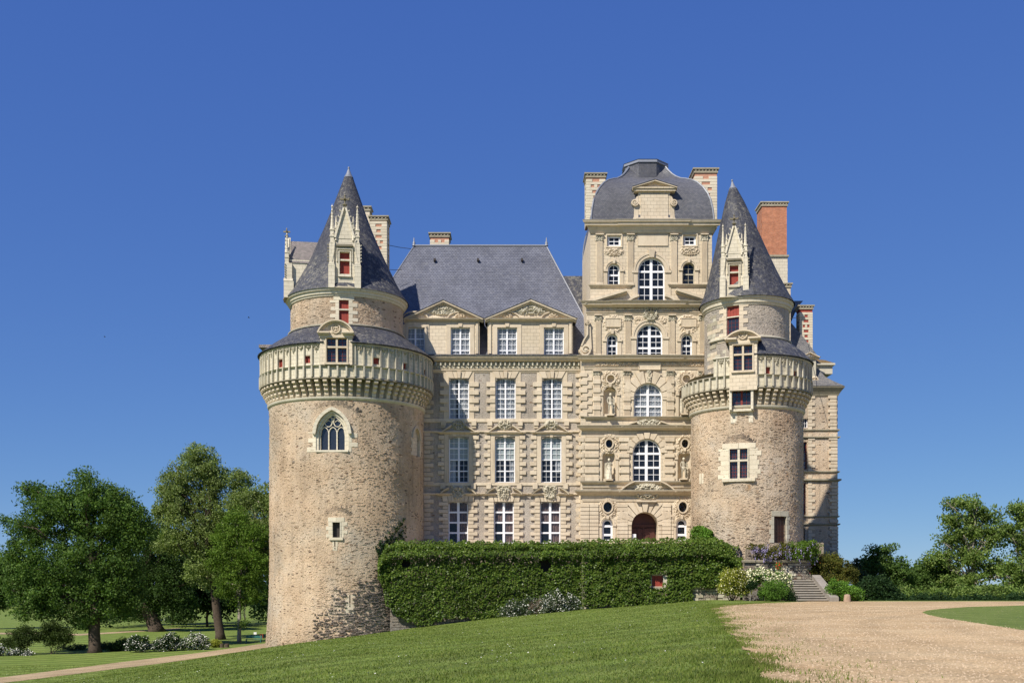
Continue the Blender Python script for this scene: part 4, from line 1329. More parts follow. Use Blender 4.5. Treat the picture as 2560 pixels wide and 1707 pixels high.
# dome
ctr = (14.15, 115.0)
pts = ((1784.6, 556.5), (1784.3, 540), (1781.5, 520), (1776.5, 500), (1769, 484), (1758, 469), (1744, 457), (1730, 450.5), (1714, 447.5), (1702, 446.5), (1690, 442), (1680, 435.5), (1671, 427), (1664, 418))
prof = []
for px, py in pts:
    k = (px - PX0) / F
    s = (k * ctr[1] - ctr[0]) / (1 + k)
    prof.append((s, EYE - (py - PY0) * (ctr[1] - s) / F))
mb = MB()
L = 0
drop = lambda i: max(0, (i - 9)) * .24
for i in range(len(prof) - 1):
    (s0, z0), (s1, z1) = prof[i], prof[i + 1]
    dl = math.hypot(s1 - s0, z1 - z0)
    for q in range(4):
        a = q * PI / 2; ca, sa = math.cos(a), math.sin(a)
        f = lambda x, y, z: (ctr[0] + x * ca - y * sa, ctr[1] + x * sa + y * ca, z)
        nc = 10; V_ = []; U_ = []
        for (ss, zz, ll, dp) in ((s0, z0, L, drop(i)), (s1, z1, L + dl, drop(i + 1))):
            for c_ in range(nc + 1):
                t_ = -1 + 2 * c_ / nc; q_ = dp * (1 - t_ * t_) ** .7
                V_.append(f(ss * t_, -ss, zz - q_)); U_.append((ss * t_, ll - q_))
        mb.add(V_, [(c_, c_ + 1, nc + 2 + c_, nc + 1 + c_) for c_ in range(nc)], U_)
    L += dl
s_, z_ = prof[-1]
SLATE_DOME = m_slate('slate_dome', (.105, .108, .125), (.165, .165, .18), lichen=.18, row=.14, wid=.2, rough=.45)
dome = mb.build('dome', SLATE_DOME, PV)
for sx, sy in ((-1, -1), (1, -1), (-1, 1), (1, 1)):
    mb = MB(); mb.tube([(ctr[0] + sx * s, ctr[1] + sy * s, z + .02) for s, z in prof], .10, 6); mb.build('hip_lead', LEAD, dome)
ob = MB()
zt, zb = W(1620, 399, 112.8).z, W(1620, 440, 112.8).z
a8 = [(-PI / 8 + PI / 4 * i) for i in range(8)]
ob.lathe(ctr[0], ctr[1], [(2.42, zb - 2.2), (2.42, zt - .35)], 8, PI / 8, PI / 8 + 2 * PI)
ln = ob.build('lantern', SLATE_DOME, dome)
ob = MB(); ob.lathe(ctr[0], ctr[1], [(2.42, zt - .35), (2.56, zt - .3), (2.5, zt - .05), (2.56, zt), (0.01, zt + .05)], 8, PI / 8, PI / 8 + 2 * PI); ob.build('lantern_cap', LEAD, dome)
# blind dormer of the dome
SD = Flat(0, 108.85)
mb = MB()
def pb(a, b, y0, y1, d0, d1): pbox(mb, SD, a, b, y0, y1, d0, d1)
pb(1596, 1675, 480, 557, -3.4, 0); pb(1601, 1670, 486, 545, 0, .07)
pb(1590, 1681, 545, 549, -.3, .18); pb(1588, 1684, 549, 556.5, -.5, .12)
pb(1585, 1688, 474, 480, -3.4, .3); pb(1583, 1690, 471, 474, -3.4, .42)
u0, vb = SD.uv(1580, 471); u1, vt = SD.uv(1692, 454)
sprism(mb, SD, [(u0 + .4, vb - .02), (u1 - .4, vb - .02), ((u0 + u1) / 2, vt - .15)], -3.0, .1)
bd = mb.build('blind_dormer', ASHLAR, PV)
mb = MB(); pediment(SD, u0, u1, vb, vt, .24, .5, 'tri', mb=mb); mb.build('pediment', STONE, bd)
mb = MB(); ap = ((u0 + u1) / 2, vt + .02)
for s0, s1 in (((u0, vb), ap), (ap, (u1, vb))):
    mb.add([(s0[0], 108.3, s0[1] + .02), (s1[0], 108.3, s1[1] + .02), (s1[0], 113, s1[1] + .02), (s0[0], 113, s0[1] + .02)], [(0, 1, 2, 3)], [(0, 0), (0, 2), (5, 2), (5, 0)])
mb.build('dormer_roof', SLATE_D, bd)
for sx in (-1, 1):
    c = 1635.5
    cu, cv = SD.uv(c + sx * 49, 508)
    mb = volute(SD, cu, cv, .36, d=.25, flip=sx, wd=.09)
    pl = [SD.uv(c + sx * 40, 556), SD.uv(c + sx * 57, 556), SD.uv(c + sx * 51, 542), SD.uv(c + sx * 50, 524), SD.uv(c + sx * 53, 510), SD.uv(c + sx * 44, 492), SD.uv(c + sx * 40, 490)]
    sprism(mb, SD, pl, -.6, .02)
    mb.build('volute', STONE, bd)
# chimneys of the pavilion
chimney(PV, 1466, 1513, 433, 560, 116.0, 2.2)
chimney(PV, 1737, 1792, 421, 570, 113.0, 3.0)
# downpipe beside the right-hand tower
mb = MB(); mb.tube([W(1777, 757, 107.6), W(1781, 790, 107.4), W(1797, 850, 106.6), W(1809, 872, 106.0)], .10, 8); mb.build('downpipe', LEAD, PV)
# ------------------------------------------------------------------ ROUND TOWERS
def cone_uv(): pass

_cb = {}
def corbel_mesh(key, h, dep, w, m, tiers=4):
    if key in _cb: return _cb[key]
    mb = MB()
    for i in range(tiers):
        z0 = h * i / tiers; z1 = h * (i + 1) / tiers
        d = dep * (i + 1) / tiers
        n = 4
        # rounded nose
        h_ = z1 - z0; prof = [(0.1, z0), (-d * .50, z0), (-d * .58, z0 + h_ * .22), (-d * .90, z0 + h_ * .30), (-d, z0 + h_ * .48), (-d, z0 + h_ * .90), (-d * .8, z1 - .004), (0.1, z1 - .004)]
        vs = [(-w / 2, y, z) for y, z in prof] + [(w / 2, y, z) for y, z in prof]
        k = len(prof)
        fs = [tuple(range(k)), tuple(range(k, 2 * k))[::-1]] + [(j, (j + 1) % k, k + (j + 1) % k, k + j)[::-1] for j in range(k)]
        mb.add(vs, fs)
    me = bpy.data.meshes.new('corbel')
    me.from_pydata(mb.v, [], mb.f); me.materials.append(m)
    import bmesh
    bm = bmesh.new(); bm.from_mesh(me); bmesh.ops.recalc_face_normals(bm, faces=bm.faces); bm.to_mesh(me); bm.free()
    _cb[key] = me
    return me

def gothic_dormer(S, parent, sc_=1.0, back=4.2, tall=1.0, crock=True, label=None):
    """flamboyant stone dormer; S is a flat surface with its origin at the middle of its foot"""
    k = sc_
    g = lambda x: x * k
    mb = MB()
    wn_ = dict(u0=g(-.46), u1=g(.46), v0=g(1.3), v1=g(3.42), kind='rect', depth=g(.35))
    swall(mb, S, g(-1.0), g(1.0), 0, g(4.75), [wn_], g(.35), g(-.02))
    for x in (-1.0, 1.0):
        mb.add([S.map(g(x), 0, 0), S.map(g(x), 0, -back), S.map(g(x), g(4.75), -back), S.map(g(x), g(4.75), 0)], [(0, 1, 2, 3)], [(0, 0), (back, 0), (back, g(4.75)), (0, g(4.75))])
    sprism(mb, S, [(g(-.92), g(4.70)), (g(.92), g(4.70)), (0, g(7.75))], -g(.45), g(.02))
    d = mb.build('gothic_dormer', PALE, parent)
    if label: d['label'] = label
    w = shutter_window(S, d, dict(wn_, v0=wn_['v0'] + .0), split=.66, setback=g(.3), fm=PALE)
    for cobj in list(w.children): pass
    mb = MB()
    sstrip(mb, S, [(wn_['u0'] - g(.08), wn_['v0']), (wn_['u0'] - g(.08), wn_['v1'] + g(.08)), (wn_['u1'] + g(.08), wn_['v1'] + g(.08)), (wn_['u1'] + g(.08), wn_['v0'])], g(.1), -.02, g(.09))
    sbox(mb, S, wn_['u0'] - g(.16), wn_['u1'] + g(.16), wn_['v0'] - g(.22), wn_['v0'] - .01, -.02, g(.16))
    sstrip(mb, S, [(wn_['u0'] - g(.25), wn_['v0'] + g(1.2)), (wn_['u0'] - g(.25), wn_['v1'] + g(.28)), (wn_['u1'] + g(.25), wn_['v1'] + g(.28)), (wn_['u1'] + g(.25), wn_['v0'] + g(1.2))], g(.08), -.02, g(.14))
    mb.build('window_surround', PALE, d)
    mb = MB(); sbox(mb, S, g(-.78), g(.78), g(3.92), g(4.08), -.02, g(.28)); sbox(mb, S, g(-.70), g(.70), g(4.08), g(4.14), -.02, g(.2)); mb.build('lintel', DARKST, d)
    # gable with crockets and finial
    mb = MB()
    for s in (-1, 1):
        pth = [(s * g(.90), g(4.75)), (s * g(.10), g(7.60))]
        sstrip(mb, S, pth if s > 0 else pth, g(.16), -g(.3), g(.20))
    mb.build('gable_moulding', PALE, d)
    cr = MB()
    for s in (-1, 1):
        for i in range(5):
            t = .06 + i * .2
            u = s * g(.98 - .80 * t); v = g(4.85 + 2.75 * t)
            cr.tube([S.map(u, v, .08), S.map(u + s * g(.16), v + g(.1), .10), S.map(u + s * g(.13), v + g(.24), .10)], [g(.09), g(.085), g(.03)], 5)
    cr.build('crocket', WEATH, d, kind='stuff')
    fb = MB()
    c = S.map(0, 0, .02)
    fb.lathe(c[0], c[1], [(g(.10), c[2] + g(7.5)), (g(.08), c[2] + g(7.75)), (g(.24), c[2] + g(7.86)), (g(.24), c[2] + g(7.93)), (g(.07), c[2] + g(8.0)), (g(.06), c[2] + g(8.3)), (g(.1), c[2] + g(8.4)), (g(.07), c[2] + g(8.7)), (g(.10), c[2] + g(8.78)), (0.01, c[2] + g(8.92))], 8)
    sbox(fb, S, g(-.42), g(.42), g(8.34), g(8.5), -g(.08), g(.10)); sbox(fb, S, -g(.08), g(.08), g(8.34), g(8.5), -g(.4), g(.42))
    for s in (-1, 1): fb.tube([S.map(s * g(.36), g(8.42), 0), S.map(s * g(.46), g(8.55), 0)], [g(.1), g(.06)], 5)
    fb.build('finial', DARKST, d)
    # buttresses rising to pinnacles
    for s in (-1, 1):
        mb = MB()
        u = s * g(1.22)
        sbox(mb, S, u - g(.30), u + g(.30), 0, g(2.0), -g(.9), g(.28))
        sprism(mb, S, [(u - g(.34), g(2.0)), (u + g(.34), g(2.0)), (u + g(.22), g(2.35)), (u - g(.22), g(2.35))], -g(.8), g(.30))
        sbox(mb, S, u - g(.22), u + g(.22), g(2.35), g(4.2), -g(.7), g(.16))
        u2 = s * g(1.18)
        sbox(mb, S, u2 - g(.17), u2 + g(.17), g(4.2), g(5.5), -g(.3), g(.12))
        for v in (4.2, 4.85, 5.45): sbox(mb, S, u2 - g(.23), u2 + g(.23), g(v), g(v + .09), -g(.36), g(.18))
        # spire
        q = S.map(u2, 0, -g(.08))
        mb.lathe(q[0], q[1], [(g(.20), q[2] + g(5.5)), (g(.15), q[2] + g(6.0)), (g(.07), q[2] + g(7.4)), (g(.04), q[2] + g(7.6)), (g(.12), q[2] + g(7.72)), (g(.03), q[2] + g(7.85)), (.01, q[2] + g(8.0))], 6)
        # small inner pinnacle leaning arch
        u3 = s * g(.80)
        q = S.map(u3, 0, g(.02))
        mb.lathe(q[0], q[1], [(g(.13), q[2] + g(4.5)), (g(.11), q[2] + g(5.6)), (g(.14), q[2] + g(5.65)), (g(.05), q[2] + g(6.7)), (.01, q[2] + g(6.85))], 5)
        sstrip(mb, S, [(u, g(2.4)), (s * g(1.02), g(3.4)), (s * g(.95), g(4.4)), (s * g(1.1), g(4.6))], g(.10), -.02, g(.2))
        b = mb.build('pinnacle', PALE, d)
        cr = MB()
        for i in range(6):
            v = g(2.5 + i * .30); uu = u + s * g(.24)
            cr.tube([S.map(uu, v, .1), S.map(uu + s * g(.12), v + g(.06), .1), S.map(uu + s * g(.10), v + g(.16), .1)], [g(.08), g(.07), g(.02)], 5)
        for i in range(6):
            v = g(5.6 + i * .33); uu = u2
            for e in (-1, 1):
                cr.tube([S.map(uu, v, -.05), S.map(uu + e * g(.20 - .02 * i), v + g(.08), -.05)], [g(.07), g(.045)], 5)
        cr.build('crocket', DARKST if s < 0 else WEATH, d, kind='stuff')
    # slate roof running back
    mb = MB()
    for s in (-1, 1):
        A = S.map(s * g(1.1), g(4.35), -g(.1)); B = S.map(0, g(7.3), -g(.1)); Cc = S.map(0, g(7.3), -back); D = S.map(s * g(1.1), g(4.35), -back)
        mb.add([A, B, Cc, D], [(0, 1, 2, 3)], [(0, 0), (0, 3), (back, 3), (back, 0)])
    mb.build('dormer_roof', SLATE_R, d)
    # worn ledge at the foot
    mb = MB()
    mb.add([S.map(-g(.95), .0, .05), S.map(g(.95), .0, .05), S.map(g(.7), g(.32), .02), S.map(0, g(.52), 0), S.map(-g(.7), g(.32), .02), S.map(-g(1.0), -.05, g(.42)), S.map(g(1.0), -.05, g(.42)), S.map(g(.6), .1, g(.36)), S.map(-g(.6), .1, g(.36))],
           [(5, 6, 7, 8), (8, 7, 2, 3, 4), (6, 1, 2, 7), (0, 5, 8, 4), (0, 1, 6, 5)])
    mb.build('foot_ledge', LEDGEST, d)
    return d

def seg_dormer(Sg, parent, pl, pr, ptop, pbase, wl, wr, wt, wb, body_l, body_r, zt_body, red=False, v_foot=None, label=None):
    """stone window bay with a segmental pediment standing on the gallery"""
    uc = (Sg.uv((pl + pr) / 2, pbase)[0])
    T, off = tangent(Sg, uc)
    f = lambda px, py: T.uv(px, py)
    u0, vb = f(pl, pbase); u1, vt = f(pr, ptop)
    a, _ = f(body_l, pbase); b, _ = f(body_r, pbase)
    vf = f(pl, zt_body)[1] if v_foot is None else v_foot
    o = dict(zip(('u0', 'v1'), f(wl, wt))); o.update(dict(zip(('u1', 'v0'), f(wr, wb)))); o['kind'] = 'rect'; o['depth'] = .3
    mb = MB()
    swall(mb, T, a, b, vf, vb, [o], .3, .16)
    for x in (a, b): mb.add([T.map(x, vf, .16), T.map(x, vf, -2.6), T.map(x, vb, -2.6), T.map(x, vb, .16)], [(0, 1, 2, 3)], [(0, 0), (2, 0), (2, 2), (0, 2)])
    arc = [(c_[0], c_[1]) for c_ in _arc(u0 + .2, u1 - .2, vb, vt - .12)]
    sprism(mb, T, arc, -.5, .2)
    d = mb.build('dormer', ASHLAR, parent)
    if label: d['label'] = label
    mb = MB()
    sstrip(mb, T, _arc(u0, u1, vb, vt), .13, -.6, .62, side=1)
    sstrip(mb, T, _arc(u0 + .12, u1 - .12, vb, vt - .13), .13, -.4, .45, side=1)
    gap = (u1 - u0) * .17; c = (u0 + u1) / 2
    for s0, s1 in ((u0, c - gap), (c + gap, u1)):
        sbox(mb, T, s0, s1, vb - .05, vb + .09, -.3, .60); sbox(mb, T, s0 + .08, s1 - .0, vb - .16, vb - .05, -.3, .45)
    sbox(mb, T, a - .08, b + .08, vb - .42, vb - .16, -.1, .25)
    mb.build('pediment', STONE, d)
    mb = MB(); sstrip(mb, T, [(c + .38 * math.cos(t) * 1.0, vb + .42 + .42 * math.sin(t)) for t in [2 * PI * i / 14 for i in range(14)]], .10, .1, .34, closed=True); relief(mb, T, c - .33, c + .33, vb + .08, vb + .80, .2, seed=3, nx=10, ny=10, base=.2); relief(mb, T, c - .12, c + .12, vb - .3, vb + .1, .2, seed=5, nx=6, ny=8, base=.2)
    mb.build('carving', STONE, d)
    # stone cross mullion, lights behind
    mb = MB()
    uc_ = (o['u0'] + o['u1']) / 2; vt_ = o['v1'] - (o['v1'] - o['v0']) * .36
    sbox(mb, T, uc_ - .09, uc_ + .09, o['v0'], o['v1'], -.18, .12); sbox(mb, T, o['u0'], o['u1'], vt_ - .08, vt_ + .08, -.18, .13)
    sstrip(mb, T, [(o['u0'] - .08, o['v0']), (o['u0'] - .08, o['v1'] + .08), (o['u1'] + .08, o['v1'] + .08), (o['u1'] + .08, o['v0'])], .12, 0, .24)
    sbox(mb, T, o['u0'] - .2, o['u1'] + .2, o['v0'] - .2, o['v0'] - .01, 0, .34)
    mb.build('mullion', STONE, d)
    w = MB()
    lights = [(o['u0'], uc_ - .09, vt_ + .08, o['v1']), (uc_ + .09, o['u1'], vt_ + .08, o['v1']), (o['u0'], uc_ - .09, o['v0'], vt_ - .08), (uc_ + .09, o['u1'], o['v0'], vt_ - .08)]
    for a0, a1, b0, b1 in lights:
        sstrip(w, T, [(a0, b0), (a1, b0), (a1, b1), (a0, b1)], .09, -.22, -.16, closed=True, side=1)
        sbox(w, T, (a0 + a1) / 2 - .012, (a0 + a1) / 2 + .012, b0, b1, -.21, -.17)
        n = 2 if b1 - b0 < 1 else 4
        for i in range(1, n): v = b0 + (b1 - b0) * i / n; sbox(w, T, a0, a1, v - .012, v + .012, -.21, -.17)
    fr = w.build('window', REDP, parent)
    for a0, a1, b0, b1 in lights:
        shared('pane', pane_mesh(GLASSD), fr, T.map((a0 + a1) / 2, (b0 + b1) / 2, -.2), (a1 - a0, .008, b1 - b0), T.ang)
    rm = rooms_mb(parent)
    Pq = [T.map(x, y, c_) for c_ in (-.26, -2.0) for x, y in ((o['u0'] - .05, o['v0'] - .05), (o['u1'] + .05, o['v0'] - .05), (o['u1'] + .05, o['v1'] + .05), (o['u0'] - .05, o['v1'] + .05))]
    rm.add(Pq, [(4, 5, 6, 7), (0, 1, 5, 4), (1, 2, 6, 5), (2, 3, 7, 6), (3, 0, 4, 7)])
    # curved lead roof behind the pediment
    mb = MB(); arc = _arc(u0, u1, vb, vt + .02)
    V = [T.map(x, y, .60) for x, y in arc] + [T.map(x, y, -3.4) for x, y in arc]; n = len(arc)
    mb.add(V, [(i, i + 1, n + i + 1, n + i) for i in range(n - 1)])
    mb.build('dormer_roof', SLATE_D, d)
    return d

def _arc(u0, u1, v0, v1, n=16):
    w = (u1 - u0) / 2; h = v1 - v0; Rr = (w * w + h * h) / (2 * h); a = math.asin(min(1, w / Rr)); c = (u0 + u1) / 2
    return [(c + Rr * math.sin(-a + 2 * a * i / n), v1 - Rr + Rr * math.cos(-a + 2 * a * i / n)) for i in range(n + 1)]

def gallery(parent, cx, cy, r_body, r_gal, z0, z1, zs, z_eave, pitch, vis, wins, full, skip, m, top_only=None, rub_seed=1):
    """corbelled walk: z0 ring bottom, z1 gallery floor, zs string, z_eave top; full(a)->True where the wall has its full height"""
    n = int(round(2 * PI * r_gal / pitch)); n += n % 2
    da = 2 * PI / n
    G = Round(cx, cy, r_gal, .4)
    cm = corbel_mesh(('c', round(r_gal, 2)), z1 - z0 - .12, r_gal - r_body + .10, .37 * pitch / .8, STONE)
    # ring moulding under the corbels
    mb = MB(); mb.lathe(cx, cy, [(r_body - .1, z0 - .30), (r_body + .03, z0 - .28), (r_body + .16, z0 - .16), (r_body + .20, z0 - .04), (r_body + .20, z0 + .02), (r_body - .05, z0 + .05)], 90); mb.build('ring_moulding', WEATH, parent)
    mb = MB(); mb.lathe(cx, cy, [(r_body - .04, z0), (r_body - .04, z1 + 1.6), (r_gal - .3, z1 + 1.7)], 72); mb.build('corbel_wall', LEDGEST, parent)
    mb = MB(); mb.lathe(cx, cy, [(r_gal - .42, z1 + .14), (r_gal - .42, z1 - .06), (r_gal + .10, z1 - .06), (r_gal + .16, z1 + .0), (r_gal + .12, z1 + .10), (r_gal - .05, z1 + .14)], 120); mb.build('floor_moulding', DARKST, parent)
    for i in range(n):
        a = da * i
        aa = (a + PI) % (2 * PI) - PI
        if not (vis[0] <= aa <= vis[1]): continue
        if skip and skip[0] < aa < skip[1]: continue
        o = shared('corbel', cm, parent, (cx + (r_body - .02) * math.sin(aa), cy - (r_body - .02) * math.cos(aa), z0 + .04), (1, 1, 1), aa)
    # wall sheet
    mb = MB()
    ops = wins
    u_lo, u_hi = vis[0] * r_gal, vis[1] * r_gal
    segs = full
    for a0, a1, zt in segs:
        sub = [o for o in ops if a0 * r_gal < o['u0'] and o['u1'] < a1 * r_gal and o['v1'] < zt]
        swall(mb, G, a0 * r_gal, a1 * r_gal, z1 + .1, zt, sub, .3)
        for a in (a0, a1): mb.add([G.map(a * r_gal, z1 + .1, 0), G.map(a * r_gal, z1 + .1, -.5), G.map(a * r_gal, zt, -.5), G.map(a * r_gal, zt, 0)], [(0, 1, 2, 3)])
        B = Round(cx, cy, r_gal - .5, .4)
        mb2 = []
        nn = max(2, int((a1 - a0) / .08))
        V = []
        for i in range(nn + 1):
            a = a0 + (a1 - a0) * i / nn
            V += [G.map(a * r_gal, zt, 0), G.map(a * r_gal, zt, -.5), G.map(a * r_gal, z1, -.5)]
        mb.add(V, [(3 * i, 3 * i + 3, 3 * i + 4, 3 * i + 1) for i in range(nn)] + [(3 * i + 1, 3 * i + 4, 3 * i + 5, 3 * i + 2) for i in range(nn)])
    mb.build('gallery_wall', m, parent)
    rib_lo = MB(); 
    for i in range(n):
        aa = (da * (i + .5) + PI) % (2 * PI) - PI
        if not (vis[0] <= aa <= vis[1]): continue
        if skip and skip[0] < aa < skip[1]: continue
        u = aa * r_gal
        ztop = None
        for a0, a1, zt in segs:
            if a0 <= aa <= a1: ztop = zt
        if ztop is None: continue
        ublock(G, parent, u - .08, u + .08, z1 + .14, min(zs, ztop) - .02, -.03, .24, WEATH, 'rib')
        if ztop > zs + .5: ublock(G, parent, u - .06, u + .06, zs + .08, ztop - .12, -.03, .17, WEATH, 'rib')
        # traceried head of the panel to the right of this rib
        w = r_gal * da
        inwin = any(o['u0'] - .35 < u + w / 2 < o['u1'] + .35 for o in ops)
        if ztop > zs + .5:
            tb = MB(); relief(tb, G, u + .07, u + w - .07, ztop - (.80 if not inwin else .52), ztop - .12, .24, seed=i, shape='fan', nx=12, ny=11, freq=9)
            tb.build('tracery', WEATH, parent)
    for a0, a1, zt in segs:
        mb = MB(); nn = max(3, int((a1 - a0) / .06))
        if zt > zs + .5: mb.lathe(cx, cy, [(r_gal - .02, zs - .10), (r_gal + .17, zs - .05), (r_gal + .24, zs + .02), (r_gal + .02, zs + .08), (r_gal - .02, zs + .09)], nn, a0, a1)
        mb.lathe(cx, cy, [(r_gal - .5, zt + .10), (r_gal + .04, zt + .10), (r_gal + .15, zt + .06), (r_gal + .20, zt - .02), (r_gal + .10, zt - .10), (r_gal + .02, zt - .16), (r_gal - .02, zt - .16)], nn, a0, a1)
        mb.build('string_course', WEATH if zt > zs + .5 else DARKST, parent)
    return G

# ---- the big left-hand tower
LT = thing('round_tower', 'massive round medieval tower on the left, with long conical slate roof, beside the tall trees', 'castle tower', W(868, 1600, 108.0), 'round medieval towers')
CX, CY, RB = -16.47, 108.0, 7.6
zb0 = -6.2
z_ring = 18.78
def rf_l(z):
    return RB + (0.42 * max(0, (1.5 - z) / 7.5) ** 1.1) + .015 * math.sin(z * 1.1)
SL = Round(CX, CY, RB, .5, rf_l)
gw = op(SL, 790, 871, 1026, 1129, 'gothic', depth=.75)
sw = op(SL, 829, 852.5, 1303.5, 1343, 'rect', depth=.35)
bw = op(SL, 1033, 1049.5, 1067, 1142, 'gothic', depth=.35)
lp = op(SL, 873.5, 876.2, 1486, 1517, 'rect', depth=.3)
ls = op(SL, 836, 838.4, 1351, 1366, 'rect', depth=.3)
mb = MB()
amax = 2.3
swall(mb, SL, -amax * RB, amax * RB, zb0, z_ring - .2, [gw, sw, bw, lp, ls], .5)
mb.build('wall', RUBBLE, LT)
def dens_l(u, v):
    a = u / RB
    d = .22 + .25 * max(0, math.sin(a * 1.3 + .2)) + .25 * mnoise.noise(Vector((u * .35, v * .35, 2.0)))
    if v < 2 and u > -1.5: d += .85
    if v < -2.5: d += .5
    return d
rubble(LT, SL, -1.45 * RB, 1.5 * RB, -6, z_ring - .3, 8600, 3, RUBBLE, (gw, sw, bw), dmax=.05, dens=dens_l)
DARKSCH = m_roughcast('dark_schist', ((.20, .165, .14), (.27, .22, .18), (.34, .30, .25)), amount=.9, rust=.15)
rubble(LT, SL, -.25 * RB, 1.4 * RB, -6, 5.0, 4600, 5, DARKSCH, (lp,), dmax=.15, big=1.45, dens=lambda u, v: 1.1 * min(1, max(0, (u * .62 + .6 + 1.6 * mnoise.noise(Vector((u * .5, v * .7, 3))) - v) / 3.4)))
# gothic window
surround(SL, LT, dict(gw, v1=gw['v1'] - 2.0), PALE, (.32, .85), .40, .03, top=False, bottom=False, seed=2)
mb = MB()
T, off = tangent(SL, (gw['u0'] + gw['u1']) / 2)
tp = [(u - off, v) for u, v in arch_pts(gw['u0'] - .02, gw['u1'] + .02, gw['v0'], gw['v1'] + .02, 'gothic', 20)]
sstrip(mb, T, tp, .30, -.35, .07, side=0)
mb.build('arch_moulding', PALE, LT)
mb = MB()
tp2 = [(u - off, v) for u, v in arch_pts(gw['u0'], gw['u1'], gw['v0'], gw['v1'], 'gothic', 20)]
sstrip(mb, T, [(tp2[0][0], gw['v0'])] + tp2 + [(tp2[-1][0], gw['v0'])], .24, -.62, -.22, side=1)
sstrip(mb, T, [(u * .84, gw['v0'] + (v - gw['v0']) * .93) for u, v in ([(tp2[0][0], gw['v0'])] + tp2 + [(tp2[-1][0], gw['v0'])])], .16, -.66, -.40, side=1)
w_ = (gw['u1'] - gw['u0']); x0 = tp2[0][0] * .76; x1 = tp2[-1][0] * .76
H = gw['v1'] - gw['v0']; spv = gw['v0'] + H * .50
for i in (1, 2):
    x = x0 + (x1 - x0) * i / 3; sbox(mb, T, x - .055, x + .055, gw['v0'], spv + .05, -.72, -.45)
for i in range(3):
    a = x0 + (x1 - x0) * i / 3; b = x0 + (x1 - x0) * (i + 1) / 3
    sstrip(mb, T, arch_pts(a, b, spv - 1, spv + .42, 'gothic', 8), .07, -.68, -.48)
for cx_, cv_, rr_x, rr_y in ((-.42, spv + .95, .36, .50), (.42, spv + .95, .36, .50), (0, spv + 1.55, .24, .34)):
    sstrip(mb, T, [(cx_ + rr_x * math.cos(t) , cv_ + rr_y * math.sin(t)) for t in [2 * PI * i / 14 for i in range(14)]], .08, -.68, -.48, closed=True)
    sstrip(mb, T, [(cx_ - rr_x * .6, cv_ - .05), (cx_, cv_ + .12), (cx_ + rr_x * .6, cv_ - .05)], .05, -.66, -.5)
sbox(mb, T, tp2[0][0], tp2[-1][0], gw['v0'] - .02, gw['v0'] + .16, -.7, .02)
gt = mb.build('window', PALE, LT)
gt['label'] = 'pointed gothic window of three lights with flowing tracery'
for i in range(3):
    a = x0 + (x1 - x0) * i / 3; b = x0 + (x1 - x0) * (i + 1) / 3
    shared('pane', pane_mesh(GLASSD), gt, T.map((a + b) / 2, (gw['v0'] + spv) / 2, -.62), (b - a - .02, .01, spv - gw['v0']), T.ang)
shared('pane', pane_mesh(GLASSD), gt, T.map(0, (spv + gw['v1']) / 2, -.625), (x1 - x0 + .5, .01, gw['v1'] - spv), T.ang)
rm = rooms_mb(LT)
Pq = [T.map(a, b, c) for c in (-.74, -2.5) for a, b in ((-1.7, gw['v0'] - .05), (1.7, gw['v0'] - .05), (1.7, gw['v1'] + .05), (-1.7, gw['v1'] + .05))]
rm.add(Pq, [(4, 5, 6, 7), (0, 1, 5, 4), (1, 2, 6, 5), (2, 3, 7, 6), (3, 0, 4, 7)])
# relieving arches of slates set on edge
def slate_fan(S, parent, pcx, pcy, r0, r1, a0, a1, n, seed):
    T, off = tangent(S, S.uv(pcx, pcy)[0]); cu, cv = T.uv(pcx, pcy); k = .037
    rr = random.Random(seed); vs = []
    mb = MB()
    for i in range(n):
        t = a0 + (a1 - a0) * i / n; q0 = r0 * k * rr.uniform(.97, 1.05); q1 = r1 * k * rr.uniform(.9, 1.06); w = .028
        p0 = (cu + q0 * math.cos(t), cv + q0 * math.sin(t)); p1 = (cu + q1 * math.cos(t), cv + q1 * math.sin(t))
        uu = (p0[0] + p1[0]) / 2; sag = -uu * uu / (2 * S.r)
        sstrip(mb, T, [p0, p1], w * rr.uniform(.7, 1.3), sag - .1, sag + .035)
    mb.build('relieving_arch', DARKSCH, parent, kind='stuff')
slate_fan(SL, LT, 832, 1098, 86, 100, rad(48), rad(128), 46, 1)
slate_fan(SL, LT, 844, 1306, 30, 42, rad(35), rad(150), 22, 2)
# other openings of the left tower
surround(SL, LT, sw, PALE, (.28, .55), .36, .03, seed=4)
mb = MB(); 
T2, off2 = tangent(SL, (sw['u0'] + sw['u1']) / 2)
sstrip(mb, T2, [(sw['u0'] - off2, sw['v0']), (sw['u0'] - off2, sw['v1']), (sw['u1'] - off2, sw['v1']), (sw['u1'] - off2, sw['v0'])], .10, -.3, .07, side=1); mb.build('window_surround', PALE, LT)
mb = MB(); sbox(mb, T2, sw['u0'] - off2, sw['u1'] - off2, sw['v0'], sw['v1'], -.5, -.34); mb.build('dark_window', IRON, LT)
mb = MB(); sbox(mb, T2, lp['u0'] - off2, lp['u1'] - off2, lp['v0'], lp['v1'], -.5, -.32)
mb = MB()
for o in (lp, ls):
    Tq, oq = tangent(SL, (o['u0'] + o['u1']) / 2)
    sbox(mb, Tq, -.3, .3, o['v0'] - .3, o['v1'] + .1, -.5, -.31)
mb.build('loop_back', IRON, LT)
